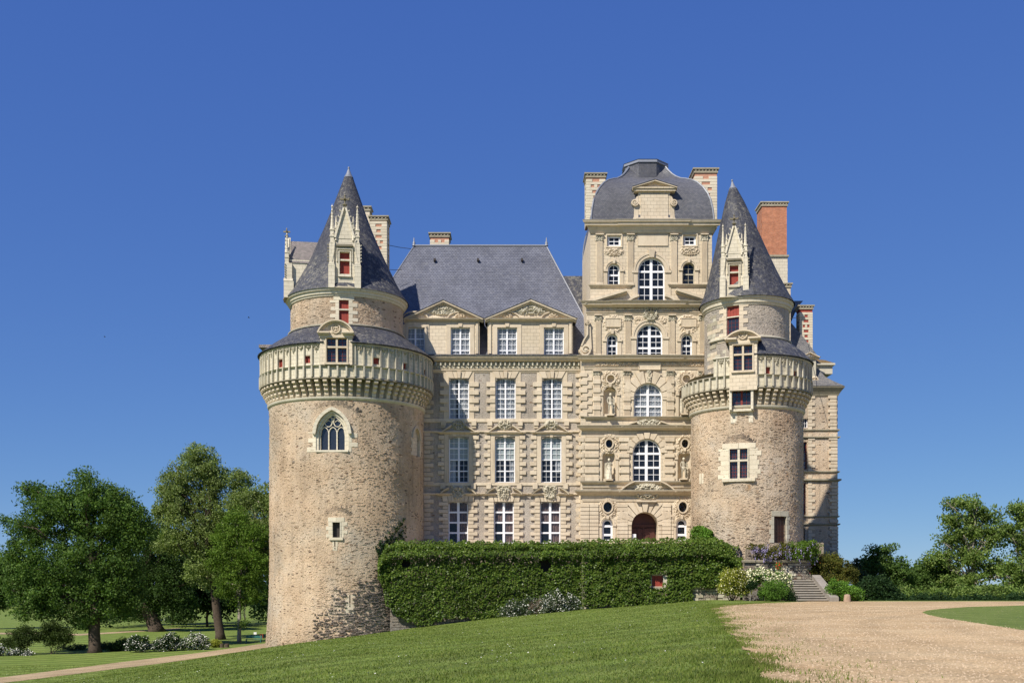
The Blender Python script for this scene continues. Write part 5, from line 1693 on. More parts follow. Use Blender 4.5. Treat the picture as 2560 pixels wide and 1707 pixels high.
for o, w0, yb in ((lp, .40, .62), (ls, .22, .36)):
    c = (o['u0'] + o['u1']) / 2
    e = .05
    n = 3 if o is lp else 1
    hh = (o['v1'] - o['v0']) / n
    for i in range(n):
        for s in (-1, 1):
            ublock(SL, LT, c + s * e if s > 0 else c - w0 - .04 * (i % 2), c + w0 + .05 * ((i + 1) % 2) if s > 0 else c - e, o['v0'] + hh * i + .005, o['v0'] + hh * (i + 1) - .005, -.2, .02, STONE if i else PALE)
    ublock(SL, LT, c - w0, c + w0, o['v0'] - yb, o['v0'] - .005, -.2, .025, PALE)
    mb = MB(); Tq, oq = tangent(SL, c); rr_ = .13 if o is lp else .06
    sprism(mb, Tq, [(rr_ * math.cos(2 * PI * i / 12), o['v0'] - .16 + rr_ * math.sin(2 * PI * i / 12)) for i in range(12)], 0, .035)
    mb.build('gun_port', IRON, LT)
surround(SL, LT, dict(bw, v1=bw['v1'] - .5), STONE, (.25, .48), .36, .03, bottom=False, top=False, seed=7)
T3, off3 = tangent(SL, (bw['u0'] + bw['u1']) / 2)
mb = MB(); sbox(mb, T3, bw['u0'] - off3, bw['u1'] - off3, bw['v0'], bw['v1'], -.5, -.28); mb.build('blocked_window', ASHLAR, LT)
mb = MB(); sstrip(mb, T3, [(u - off3, v) for u, v in arch_pts(bw['u0'], bw['u1'], bw['v0'], bw['v1'], 'gothic', 12)], .28, -.2, .05, side=0); mb.build('arch_moulding', STONE, LT)
# gallery
R_G = 8.36
GL = Round(CX, CY, R_G, .4)
gwins = [op(GL, a, b, y0, y1, 'rect', depth=.3) for a, b, y0, y1 in ((694, 706.5, 898, 919), (759, 775.5, 888.5, 909), (929.5, 949, 892, 913), (1006, 1018, 905, 926), (1058.5, 1066.5, 921, 941))]
zs_, ze_ = 21.62, 23.62
c0 = GL.uv(818, 900)[0] / R_G; c1 = GL.uv(867, 900)[0] / R_G
bay = (GL.uv(806, 900)[0] / R_G, GL.uv(880, 900)[0] / R_G)
gallery(LT, CX, CY, RB, R_G, 18.85, 20.45, zs_, ze_, .80, (-2.2, 2.2), gwins, [(-2.3, bay[0], ze_), (bay[0], bay[1], zs_ - .02), (bay[1], 2.3, ze_)], None, GALL)
for o in gwins: shutter_window(GL, LT, o, setback=.24, name='gallery_window')
seg_dormer(Round(CX, CY, R_G - .02, .4), LT, 794.5, 886.4, 802, 833.6, 817.5, 867, 846, 907, 801, 881, 912)
# skirt roof
mb = MB(); mb.lathe(CX, CY, [(8.68, 23.66), (8.74, 23.74), (8.6, 23.84), (7.4, 24.75), (6.2, 25.55), (5.62, 26.0)], 96, bay[1] - .02, 2 * PI + bay[0] + .02); mb.lathe(CX, CY, [(7.6, 24.6), (7.4, 24.75), (6.2, 25.55), (5.62, 26.0)], 12, bay[0] + .02, bay[1] - .02); mb.build('skirt_roof', SLATE_D, LT)
mb = MB(); mb.lathe(CX, CY, [(5.5, 25.95), (5.80, 25.98), (5.82, 26.08), (5.5, 26.2)], 96); mb.build('string_course', WEATH, LT)
# upper drum
RU = 5.55
SU = Round(CX, CY, RU, .45)
uw = op(SU, 847.5, 872, 750, 812, 'rect', depth=.3)
mb = MB(); swall(mb, SU, -2.4 * RU, 2.4 * RU, 25.5, 28.9, [uw], .35); mb.build('upper_wall', RUBBLE, LT)
rubble(LT, SU, -1.5 * RU, 1.5 * RU, 26, 28.7, 900, 11, RUBBLE, (uw,), dmax=.03)
surround(SU, LT, uw, PALE, (.35, .85), .36, .025, bottom=False, seed=8)
shutter_window(SU, LT, uw, split=.62, fm=PALE)
mb = MB(); mb.lathe(CX, CY, [(5.5, 28.72), (5.66, 28.76), (5.70, 28.9), (5.80, 28.96), (5.84, 29.18), (6.0, 29.26), (6.02, 29.44), (5.8, 29.46)], 96); mb.build('ring_moulding', PALE, LT)
# cone
mb = MB()
lean = lambda z: (max(0, (z - 30)) * .012, 0)
cone = [(6.12, 29.42), (6.10, 29.50), (5.55, 30.25), (4.9, 31.4), (4.3, 32.6), (3.75, 33.7), (3.05, 35.2), (2.4, 36.7), (1.75, 38.4), (1.1, 40.2), (.66, 41.4), (.40, 42.15)]
mb.lathe(CX, CY, cone, 96, lean=lean); mb.build('roof', SLATE_D, LT, smooth=True)
mb = MB(); mb.lathe(CX, CY, [(.48, 42.0), (.44, 42.08), (.26, 42.4), (.12, 42.78), (.06, 42.9), (.11, 42.97), (.10, 43.06), (.01, 43.14)], 14, lean=lean); mb.build('finial', LEAD, LT, smooth=True)
# dormers of the cone
a = SU.uv(862, 718)[0] / RU
SG = Flat(CX + 5.75 * math.sin(a), CY - 5.75 * math.cos(a), a, 29.42)
gothic_dormer(SG, LT, 1.0)
a2 = rad(-82)
SG2 = Flat(CX + 5.7 * math.sin(a2) * 1.0, CY - 1.8, a2, 29.3)
gothic_dormer(SG2, LT, .80, back=5.2)
chimney(LT, 926, 967, 540, 700, 116.0, 2.2)
chimney(LT, 908, 924, 516, 600, 118.0, 1.4, brick=False)
# small slate eave seen at the far left of the gallery
mb = MB(); p = W(652, 866, 111.5); q = W(700, 880, 111.5); mb.box(p.x, q.x + 1.0, 110.6, 112.5, p.z - .3, p.z); mb.build('side_eave', SLATE_R, LT)
# thin plumbing down the joint with the wing
mb = MB(); mb.tube([W(1058, 1270, 109.4), W(1056, 1352, 109.4)], .06, 6); mb.build('downpipe', LEAD, LT)

# ---- the smaller right-hand tower
RT = thing('round_tower', 'smaller round medieval tower on the right with partly ruined gallery, standing above the stone stairs', 'castle tower', W(1862, 1400, 106.0), 'round medieval towers')
DX, DY, RD = 23.0, 106.0, 5.38
SR = Round(DX, DY, RD, .45)
mw_ = op(SR, 1822, 1872, 1121, 1195, 'rect', depth=.3)
dr = op(SR, 1935, 1965.5, 1290, 1357, 'rect', depth=.4)
l2 = op(SR, 1752.3, 1755, 1192, 1206, 'rect', depth=.3)
mb = MB(); swall(mb, SR, -2.3 * RD, 2.3 * RD, 2.0, 17.9, [mw_, dr, l2], .45); mb.build('wall', RUBBLE2, RT)
rubble(RT, SR, -1.5 * RD, 1.5 * RD, 4.5, 17.7, 4600, 13, RUBBLE2, (mw_, dr), dmax=.045, dens=lambda u, v: .35 + .4 * mnoise.noise(Vector((u * .4, v * .5, 9))) + (.4 if v < 8 else 0))
# main cross window
surround(SR, RT, mw_, PALE, (.85, 1.05), .42, .03, seed=12)
T4, o4 = tangent(SR, (mw_['u0'] + mw_['u1']) / 2)
U0, U1, V0, V1 = mw_['u0'] - o4, mw_['u1'] - o4, mw_['v0'], mw_['v1']
mb = MB(); uc = (U0 + U1) / 2; vt = V1 - (V1 - V0) * .41
sbox(mb, T4, uc - .10, uc + .10, V0, V1, -.25, .02); sbox(mb, T4, U0, U1, vt - .09, vt + .09, -.25, .03)
sstrip(mb, T4, [(U0, V0), (U0, V1), (U1, V1), (U1, V0)], .12, -.25, .08, side=1); sbox(mb, T4, U0 - .3, U1 + .3, V0 - .28, V0, -.1, .16)
mb.build('mullion', PALE, RT)
w = MB(); lights = [(U0 + .12, uc - .1, vt + .09, V1 - .12), (uc + .1, U1 - .12, vt + .09, V1 - .12), (U0 + .12, uc - .1, V0, vt - .09), (uc + .1, U1 - .12, V0, vt - .09)]
for a0, a1, b0, b1 in lights:
    sstrip(w, T4, [(a0, b0), (a1, b0), (a1, b1), (a0, b1)], .07, -.34, -.27, closed=True, side=1)
    for i in (1, 2): u = a0 + (a1 - a0) * i / 3; sbox(w, T4, u - .014, u + .014, b0, b1, -.33, -.28)
    n = 3 if b1 - b0 < 1.1 else 5
    for i in range(1, n): v = b0 + (b1 - b0) * i / n; sbox(w, T4, a0, a1, v - .014, v + .014, -.33, -.28)
fr = w.build('window', REDP, RT)
for a0, a1, b0, b1 in lights: shared('pane', pane_mesh(GLASSD), fr, T4.map((a0 + a1) / 2, (b0 + b1) / 2, -.31), (a1 - a0, .008, b1 - b0), T4.ang)
curtain(fr, T4, lights[2][0], lights[2][1], V0, vt, -.42, REDP, .02)
rm = rooms_mb(RT)
Pq = [T4.map(a, b, c) for c in (-.45, -2.2) for a, b in ((U0, V0), (U1, V0), (U1, V1), (U0, V1))]
rm.add(Pq, [(4, 5, 6, 7), (0, 1, 5, 4), (1, 2, 6, 5), (2, 3, 7, 6), (3, 0, 4, 7)])
slate_fan(SR, RT, 1846, 1132, 36, 50, rad(35), rad(148), 34, 6)
# barred door
surround(SR, RT, dr, WEATH, (.30, .45), .45, .04, seed=14, bottom=False)
T5, o5 = tangent(SR, (dr['u0'] + dr['u1']) / 2)
mb = MB(); a0, a1 = dr['u0'] - o5, dr['u1'] - o5
sbox(mb, T5, a0, a1, dr['v0'], dr['v1'], -.5, -.36)
for i in range(4): sbox(mb, T5, a0 + (a1 - a0) * i / 4 + .01, a0 + (a1 - a0) * (i + 1) / 4 - .01, dr['v0'], dr['v1'], -.36, -.335)
dd_ = mb.build('door', DOORM, RT); dd_['label'] = 'brown door behind an iron bar grille'
mb = MB()
for i in range(8): x = a0 + (a1 - a0) * (i + .5) / 8; mb.tube([T5.map(x, dr['v0'], -.12), T5.map(x, dr['v1'] - .05, -.12)], .018, 5)
for v in (.3, 1.1, 2.2): mb.tube([T5.map(a0, dr['v0'] + v, -.12), T5.map(a1, dr['v0'] + v, -.12)], .02, 5)
mb.build('grille', IRON, dd_)
# loop
for s in (-1, 1): 
    c = (l2['u0'] + l2['u1']) / 2
    ublock(SR, RT, c + .05 if s > 0 else c - .34, c + .34 if s > 0 else c - .05, l2['v0'] - .1, l2['v1'] + .32, -.2, .03, PALE)
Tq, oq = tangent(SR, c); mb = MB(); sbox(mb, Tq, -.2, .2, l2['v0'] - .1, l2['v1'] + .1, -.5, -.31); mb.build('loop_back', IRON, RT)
# gallery
R_H = 6.05
GH = Round(DX, DY, R_H, .4)
hw_ = [op(GH, a, b, y0, y1, 'rect', depth=.3) for a, b, y0, y1 in ((1911, 1926.5, 916, 936), (1982, 1993.5, 925, 945), (2025, 2030, 940, 957))]
bl, br = GH.uv(1824, 930)[0] / R_H, GH.uv(1887, 930)[0] / R_H
pl_ = GH.uv(1784, 930)[0] / R_H
zf, zs2, ze2, zfull = 19.62, 20.82, 22.55, 21.6
gallery(RT, DX, DY, RD, R_H, 18.1, 19.62, zs2, ze2, .74, (-2.0, 2.2), hw_, [(-2.1, pl_, zs2), (pl_, bl, ze2), (br, 2.3, ze2)], (bl + .02, br - .02), GALL)
for o in hw_: shutter_window(GH, RT, o, setback=.24, name='gallery_window')
# tall bay cut through the corbels
SGH = Round(DX, DY, R_H - .02, .4)
seg_dormer(SGH, RT, 1812, 1903, 824, 851, 1834, 1881, 865, 925.5, 1824, 1893, 978)
Tb, ob_ = tangent(GH, (bl + br) / 2 * R_H)
bo = dict(zip(('u0', 'v1'), Tb.uv(1829, 974))); bo.update(dict(zip(('u1', 'v0'), Tb.uv(1877, 1019))))
mb = MB(); a0, a1 = bo['u0'], bo['u1']
for x0, x1 in ((a0 - .22, a0), (a1, a1 + .22)): sbox(mb, Tb, x0, x1, bo['v0'] - .1, bo['v1'] + .3, -.9, -.02)
sbox(mb, Tb, a0, a1, bo['v1'] - .05, bo['v1'] + .3, -.9, -.02)
sbox(mb, Tb, a0 - .25, a1 + .25, bo['v0'] - .22, bo['v0'], -.95, -.35)
sbox(mb, Tb, a0 - .15, a1 + .15, bo['v0'] - 1.25, bo['v0'] - .22, -1.2, -.70)
mb.build('bay_surround', PALE, RT)
w = MB()
dz = -.62
sstrip(w, Tb, [(a0, bo['v0']), (a1, bo['v0']), (a1, bo['v1']), (a0, bo['v1'])], .09, dz - .06, dz, closed=True, side=1)
sbox(w, Tb, (a0 + a1) / 2 - .09, (a0 + a1) / 2 + .09, bo['v0'], bo['v1'], dz - .06, dz + .02)
for i in (1, 2): v = bo['v0'] + (bo['v1'] - bo['v0']) * i / 3; sbox(w, Tb, a0, a1, v - .014, v + .014, dz - .05, dz - .01)
for i in (1, 3): u = a0 + (a1 - a0) * i / 4; sbox(w, Tb, u - .014, u + .014, bo['v0'], bo['v1'], dz - .05, dz - .01)
fr = w.build('window', REDP, RT)
for i in range(2): shared('pane', pane_mesh(GLASSD), fr, Tb.map(a0 + (a1 - a0) * (.25 + .5 * i), (bo['v0'] + bo['v1']) / 2, dz - .04), ((a1 - a0) * .45, .008, bo['v1'] - bo['v0']), Tb.ang)
# skirt roof only right of the bay
mb = MB(); mb.lathe(DX, DY, [(6.33, 22.62), (6.38, 22.70), (6.25, 22.8), (5.5, 23.65), (4.7, 24.3), (4.12, 24.75)], 70, br - .02, 2.6); mb.build('skirt_roof', SLATE_D, RT)
mb = MB(); mb.lathe(DX, DY, [(4.05, 24.7), (4.3, 24.72), (4.32, 24.82), (4.05, 24.95)], 60, -1.2, 2.6); mb.build('string_course', WEATH, RT)
# upper drum, its left foot worn and open to the gallery
RV = 4.08
SV = Round(DX, DY, RV, .4)
vw = op(SV, 1817, 1848, 766, 838, 'rect', depth=.3)
mb = MB(); swall(mb, SV, -2.4 * RV, 2.4 * RV, 19.7, 28.1, [vw], .35); mb.build('upper_wall', RENDER, RT)
rubble(RT, SV, -1.5 * RV, 1.5 * RV, 24.5, 27.8, 500, 15, RENDER, (vw,), dmax=.03)
rr = random.Random(5)
# mixed blocks left of the window
lo_u = -1.38 * RV
v = 20.2; i = 0
while v < 27.6:
    h = rr.uniform(.30, .42); u = lo_u + rr.uniform(0, .3)
    while u < vw['u0'] - .15:
        w_ = rr.uniform(.45, .95)
        e = min(u + w_, vw['u0'] - .02)
        if rr.random() < .62: ublock(SV, RT, u, e - .015, v, v + h - .015, -.1, rr.uniform(.01, .05), rr.choice([STONE, STONE, WEATH, LEDGEST]))
        u += w_
    v += h; i += 1
surround(SV, RT, vw, STONE, (.38, .8), .38, .05, bottom=False, seed=18)
T6, o6 = tangent(SV, (vw['u0'] + vw['u1']) / 2)
shutter_window(SV, RT, dict(vw, v0=vw['v0'] + (vw['v1'] - vw['v0']) * .62), setback=.2, fm=PALE)
window(SV, RT, dict(vw, v1=vw['v0'] + (vw['v1'] - vw['v0']) * .60), 1, 1, fm=REDP, gm=GLASSD, munt=(3, 4), thin=.02, setback=.2)
mb = MB(); mb.lathe(DX, DY, [(4.02, 27.80), (4.16, 27.84), (4.2, 27.98), (4.30, 28.04), (4.34, 28.3), (4.46, 28.4), (4.48, 28.6), (4.3, 28.62)], 80); mb.build('ring_moulding', PALE, RT)
lean2 = lambda z: (-max(0, (z - 29.0)) * .118, 0)
mb = MB()
cone2 = [(4.62, 28.58), (4.60, 28.66), (4.15, 29.5), (3.72, 30.6), (3.3, 31.7), (2.85, 33.0), (2.4, 34.4), (1.95, 35.8), (1.45, 37.3), (.95, 38.8), (.58, 39.7), (.38, 40.2)]
mb.lathe(DX, DY, cone2, 90, lean=lean2); mb.build('roof', SLATE_D, RT, smooth=True)
mb = MB(); mb.lathe(DX, DY, [(.44, 40.08), (.40, 40.16), (.22, 40.45), (.10, 40.8), (.06, 40.92), (.10, 40.98), (.09, 41.05), (.01, 41.12)], 12, lean=lean2); mb.build('finial', LEAD, RT, smooth=True)
a = math.asin((W(1838, 736, 101.7).x - DX) / 4.3)
SG3 = Flat(DX + 4.3 * math.sin(a), DY - 4.3 * math.cos(a), a * .35, 28.55)
gothic_dormer(SG3, RT, .88, back=3.6)
# broken masonry stump between pavilion and tower
mb = MB()
rr = random.Random(9)
for j in range(15):
    y0 = 838 + j * 7.2
    xo = 1775 + 8 * math.sin(j * .9) + rr.uniform(-3, 3) - (4 if j > 8 else 0)
    p = W(xo, y0, 107.6); q = W(1800, y0 + 7, 107.6)
    mb.box(p.x, q.x, 107.0 + rr.uniform(-.3, .1), 109.5, q.z, p.z - .02)
mb.build('broken_wall', RUBBLE2, RT)
# chimney stack behind
ch = chimney(RT, 1905, 1967, 505, 642, 127.0, 2.6, orange=True)
mb = MB()
p = W(1917, 640, 127); q = W(1969, 900, 127)
mb.box(p.x - .4, q.x, 127, 130, q.z, p.z); mb.build('chimney_base', PALE, ch)
mb = MB(); mb.box(p.x - .6, q.x + .12, 126.85, 130.1, p.z - .12, p.z + .10); mb.build('chimney_ledge', LEDGEST, ch)
chimney(RT, 1964, 1976.5, 708, 900, 126.5, 1.2, brick=False)

# ---- rear wing on the right
RW = thing('rear_wing', 'far right stone wing behind the smaller tower, with quoined corner and steep slate roof', 'castle wing', W(2050, 1390, 126.0))
SW = Flat(0, 126.0)
wz = lambda py: SW.uv(2050, py)[1]
x0 = SW.uv(1935, 1000)[0]; x1 = SW.uv(2094, 1200)[0]
rops = [op(SW, 1992, 2020, 1046, 1069), op(SW, 1988, 2017.5, 1105, 1173, 'rect'), op(SW, 1985, 2014.5, 1207, 1286, 'rect'), op(SW, 1985, 2012, 1320, 1352)]
mb = MB(); swall(mb, SW, x0, x1, 0, wz(972), rops, .4)
mb.add([(x1, 126, 0), (x1, 138, 0), (x1, 138, wz(972)), (x1, 126, wz(972))], [(0, 1, 2, 3)], [(0, 0), (12, 0), (12, 20), (0, 20)])
mb.build('wall', RUBBLE2, RW)
window(SW, RW, rops[0], 2, 1, fr=[0, 1], munt=(2, 2))
for o in rops[1:3]: window(SW, RW, o, 2, 3, fr=[0, .34, .67, 1], fm=REDP, munt=(2, 2), curt=((.02, .98, .3, .95, CURT),))
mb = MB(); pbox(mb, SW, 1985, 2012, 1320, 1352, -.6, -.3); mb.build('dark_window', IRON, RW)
i = 0; y = 989
while y < 1392:
    e = 0 if y < 1092 else (2.5 if y < 1198 else 5)
    wd = 22 if i % 2 == 0 else 17
    if not (1070 < y < 1078 or 1176 < y < 1184 or 1196 < y < 1202 or 1288 < y < 1294 or 1307 < y < 1314):
        block(SW, RW, 2091.5 + e * .7 - wd, 2091.5 + e * .7, y, y + 7.6, -.3, .16 if i % 2 == 0 else .11, STONE)
        w2 = 17 if i % 2 == 0 else 10
        block(SW, RW, 2020, 2020 + w2, y, y + 7.6, -.05, .10 if i % 2 == 0 else .07, STONE)
    y += 8.6; i += 1
mb = MB()
for a, b, d in ((1073, 1078, .16), (1091, 1096, .22), (1177, 1182, .18), (1197, 1204, .32), (1289, 1293, .16), (1308, 1313, .22)):
    cornice(mb, SW, x0, SW.uv(2095, 1100)[0], [(wz(b), .04), (wz((a + b) / 2), d), (wz(a), d)], 0, 1)
mb.build('string_course', LEDGEST, RW)
mb = MB(); cornice(mb, SW, x0, x1 - .05, [(wz(990), .10), (wz(985), .2), (wz(978), .4), (wz(971), .66), (wz(968), .72)], 0, 1); mb.build('cornice', LEDGEST, RW)
# bell-cast roof with a stepped pavilion behind
def curved_hip(mb, x0, x1, y0, y1, prof):
    """prof (inset, z)"""
    L = 0
    for (i0, z0), (i1, z1) in zip(prof, prof[1:]):
        a = [(x0 + i0, y0 + i0), (x1 - i0, y0 + i0), (x1 - i0, y1 - i0), (x0 + i0, y1 - i0)]
        b = [(x0 + i1, y0 + i1), (x1 - i1, y0 + i1), (x1 - i1, y1 - i1), (x0 + i1, y1 - i1)]
        dl = math.hypot(i1 - i0, z1 - z0)
        for k in range(4):
            p, q, r, s = a[k], a[(k + 1) % 4], b[(k + 1) % 4], b[k]
            uu = 0 if k % 2 == 0 else 1
            mb.add([(*p, z0), (*q, z0), (*r, z1), (*s, z1)], [(0, 1, 2, 3)], [(p[uu], L), (q[uu], L), (r[uu], L + dl), (s[uu], L + dl)])
        L += dl
mb = MB()
e1 = SW.uv(2107, 968)[0]
curved_hip(mb, x0, e1, 125.3, 138.5, [(0, wz(967)), (1.0, wz(951)), (1.7, wz(938)), (2.2, wz(922)), (2.4, wz(914))]); mb.build('roof', SLATE_L, RW)
mb = MB(); p = W(2042, 914, 128); q = W(2086, 900, 128)
mb.box(p.x - 6, W(2080, 914, 128).x, 127.8, 134, p.z - 1.0, p.z); mb.box(p.x - 6, W(2085, 914, 128).x, 127.5, 134.2, p.z, p.z + .22); mb.build('attic_wall', WEATH, RW)
MOSS = m_slate('mossy_slate', (.20, .13, .04), (.30, .20, .06), lichen=.3)
mb = MB(); curved_hip(mb, p.x - 6, W(2084, 914, 128).x, 127.5, 134.2, [(0, p.z + .2), (.9, p.z + .75), (1.6, p.z + 1.0)]); mb.build('mossy_roof', MOSS, RW)
mb = MB(); curved_hip(mb, W(1930, 870, 127).x, W(2047, 897, 127).x, 127, 137.5, [(0, W(0, 893, 127).z), (.7, W(0, 868, 127.7).z), (1.5, W(0, 840, 128.5).z), (2.6, W(0, 806, 129.6).z), (4.0, W(0, 770, 131).z), (5.0, W(0, 752, 132).z)]); mb.build('tall_roof', SLATE_L, RW)
Sd = Flat(0, 126.6); mb = MB(); pbox(mb, Sd, 2002, 2040, 893, 972, -2, 0)
u0, vb = Sd.uv(1998, 893); u1, vt = Sd.uv(2048, 881); mb.build('dormer', WEATH, RW)
mb = MB(); pediment(Sd, u0, u1, vb, vt, .22, .4, 'tri', mb=mb); cornice(mb, Sd, u0 + .2, u1 - .2, [(vb - .25, .1), (vb, .35)]); prelief(mb, Sd, 2026, 2047, 940, 966, .3, seed=3); mb.build('pediment', STONE, RW)
chimney(RW, 1999, 2031, 763, 900, 129.0, 1.4, red=m_plain('dark_red_brick_panel', (.30, .06, .045), .9, .2, .2))
mb = MB(); mb.tube([W(1973, 796, 118), W(2000, 793, 127)], .03, 5); mb.build('cable', IRON, RW)
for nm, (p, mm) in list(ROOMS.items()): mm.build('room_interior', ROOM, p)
# ------------------------------------------------------------------ GROUND
rng = np.random.default_rng(11)
_sx = np.array([-400, -80, -50, -42.5, -34.5, -28, -18.5, -6.5, -1.2, 0, 400.])
_sz = np.array([-6.6, -6.3, -5.7, -5.15, -3.6, -2.55, -1.55, -.5, -.03, 0, 0])
def zg(X, Y):
    X = np.asarray(X, float); Y = np.asarray(Y, float)
    xe = 1 + .175 * np.clip(Y, 0, 100)
    s = X - xe
    z = np.interp(s, _sx, _sz)
    # gentle rolls on the slope
    roll = .10 * np.sin(X * .21 + Y * .07) * np.clip(-s / 12, 0, 1)
    z = z + roll
    # far park lies level
    t = np.clip((Y - 118) / 30, 0, 1); t = t * t * (3 - 2 * t)
    z = z * (1 - t) + t * (-5.6 + .0 * X)
    # beyond the forecourt crest the ground drops
    c = np.clip((Y - 97) / 30, 0, 1) * np.clip((X - 26) / 6, 0, 1)
    z = z - 4.5 * c * (1 - t)
    return z
def hit(px, py):
    kx = (px - PX0) / F; kz = -(py - PY0) / F
    Y = 3.0
    while Y < 900:
        if EYE + kz * Y <= float(zg(kx * Y, Y)): break
        Y *= 1.004
    return Vector((kx * Y, Y, float(zg(kx * Y, Y))))

def grid_sheet(name, xs, ys, m, off=0.0, zf=None):
    X, Y = np.meshgrid(xs, ys)
    Z = (zf or zg)(X, Y) + off
    n, k = len(ys), len(xs)
    me = bpy.data.meshes.new(name)
    v = np.stack([X, Y, Z], -1).reshape(-1, 3)
    idx = np.arange(n * k).reshape(n, k)
    f = np.stack([idx[:-1, :-1], idx[:-1, 1:], idx[1:, 1:], idx[1:, :-1]], -1).reshape(-1, 4)
    me.from_pydata(v.tolist(), [], f.tolist()); me.materials.append(m)
    me.polygons.foreach_set('use_smooth', [True] * len(me.polygons))
    o = bpy.data.objects.new(name, me); COL.objects.link(o); o['kind'] = 'structure'
    return o
LAWN = m_lawn('lawn_grass', (.112, .162, .030), (.150, .205, .042), (.195, .235, .06), stripes=.17)
xs = np.concatenate([np.linspace(-1500, -120, 24), np.linspace(-115, 70, 371), np.linspace(80, 1500, 24)])
ys = np.concatenate([np.linspace(-60, 4, 12), np.linspace(6, 150, 289), np.linspace(155, 260, 30), np.linspace(300, 3500, 30)])
grid_sheet('ground', xs, ys, LAWN)

def draped(name, left, right, m, off, n=6, sub=2.0, kind='structure'):
    """ribbon between two polylines of world (x,y) points"""
    def dens(p):
        out = []
        for a, b in zip(p, p[1:]):
            for i in range(10): out.append((a[0] + (b[0] - a[0]) * i / 10, a[1] + (b[1] - a[1]) * i / 10))
        out.append(p[-1]); return out
    A, B = dens(left), dens(right)
    vs = []; fs = []
    rr = random.Random(3)
    for i, (a, b) in enumerate(zip(A, B)):
        for j in range(n + 1):
            t = j / n
            x = a[0] + (b[0] - a[0]) * t; y = a[1] + (b[1] - a[1]) * t
            vs.append((x, y, float(zg(x, y)) + (off if 0 < j < n else off * .3)))
    for i in range(len(A) - 1):
        for j in range(n): k = i * (n + 1) + j; fs.append((k, k + 1, k + n + 2, k + n + 1))
    mb = MB(); mb.add(vs, fs)
    o = mb.build(name, m, None, smooth=True, kind=kind)
    return o
GRAVEL = m_gravel('gravel', (.405, .278, .148), (.465, .338, .192), (.52, .398, .24))
PATHM = m_gravel('sandy_path', (.32, .235, .135), (.38, .29, .175), (.42, .33, .21))
ph = lambda pts: [tuple(hit(*p)[:2]) for p in pts]
up_ = ph(((0, 1693), (150, 1674), (298, 1655), (480, 1634), (600, 1617), (667, 1607)))
lo_ = ph(((0, 1708), (150, 1689), (298, 1670), (480, 1647), (600, 1629), (667, 1618)))
ext = lambda P_: [(P_[0][0] - 14, P_[0][1] - 13)] + P_ + [(P_[-1][0] + 4, P_[-1][1] + 12)]
draped('path', ext(up_), ext(lo_), PATHM, .05)
draped('far_path', ph(((-150, 1580), (0, 1581), (90, 1582), (200, 1584), (330, 1577), (450, 1569))), ph(((-150, 1585), (0, 1585), (90, 1586), (200, 1588), (330, 1580), (450, 1572))), PATHM, .05)
# forecourt of gravel with a ragged left edge, and the lawn island on it
FQ = lambda px, py: (lambda Y: ((px - PX0) * Y / F, Y))(EYE * F / (py - PY0))
edge = [(-2, 2), (0.5, 6)] + [FQ(*p) for p in ((1940, 1735), (1915, 1700), (1880, 1652), (1852, 1612), (1822, 1575), (1803, 1550), (1790, 1535), (1778, 1521), (1800, 1513), (1850, 1509.5), (1930, 1506.5), (1985, 1504.6))]
edge.append((25.5, 92.6))
poly = []
rr = random.Random(2)
for a, b in zip(edge, edge[1:]):
    L = math.hypot(b[0] - a[0], b[1] - a[1]); n = max(1, int(L / .3))
    for i in range(n):
        t = i / n
        yy = a[1] + (b[1] - a[1]) * t; xx = a[0] + (b[0] - a[0]) * t
        poly.append((xx + .22 * mnoise.noise(Vector((yy * .9, xx * .5, 0))) + .10 * mnoise.noise(Vector((yy * 3.1, xx, 5))), yy))
n = len(poly)
far = [(x + (88 - x) * 1.0, y * 1.0) for x, y in poly]
mb = MB(); vs = []; fs = []
cols = 22
for i, (x, y) in enumerate(poly):
    for j in range(cols + 1):
        t = (j / cols) ** 1.6; xx = x + (120 - x) * t; yy = min(y, 93.5)
        vs.append((xx, yy, float(zg(xx, yy)) + .018))
for i in range(n - 1):
    if poly[i + 1][1] <= poly[i][1] + 1e-6 and poly[i][1] > 60 and False: continue
    for j in range(cols): k = i * (cols + 1) + j; fs.append((k, k + 1, k + cols + 2, k + cols + 1))
# keep Y monotone so that no faces overlap
order = sorted(range(n), key=lambda i: poly[i][1])
vs2 = []
for i in order: vs2 += vs[i * (cols + 1):(i + 1) * (cols + 1)]
mb.add(vs2, fs); mb.build('forecourt', GRAVEL, None, kind='structure')
tipu = [FQ(*p) for p in ((2306, 1531), (2318, 1526), (2350, 1521.5), (2420, 1516.5), (2560, 1512.6), (2900, 1510))]
tipl = [FQ(*p) for p in ((2306, 1531), (2322, 1537.5), (2360, 1545.5), (2420, 1555), (2560, 1578), (2900, 1640))]
LAWN2 = m_lawn('island_grass', (.11, .155, .032), (.145, .195, .042), (.19, .225, .06))
o = draped('lawn_island', tipu, tipl, LAWN2, .04, n=14)
# terrace the castle stands on
mb = MB()
TZ = 5.28
mb.add([(-16, 101.9, TZ), (24.9, 101.9, TZ), (24.9, 99.0, TZ), (28.6, 99.2, TZ), (30.5, 108, TZ), (38.3, 125, TZ - .9), (38.3, 150, TZ - .9), (-16, 150, TZ)], [(0, 1, 2, 3, 4, 5, 6, 7)])
mb.add([(24.9, 99.0, TZ), (28.6, 99.2, TZ), (30.5, 108, TZ), (38.3, 125, TZ - .9), (24.9, 99.0, -5), (28.6, 99.2, -5), (30.5, 108, -5), (38.3, 125, -5)], [(4, 5, 1, 0), (5, 6, 2, 1), (6, 7, 3, 2)])
mb.build('terrace', m_gravel('terrace_gravel', (.3, .25, .18), (.36, .3, .22), (.4, .34, .25)), None, kind='structure')

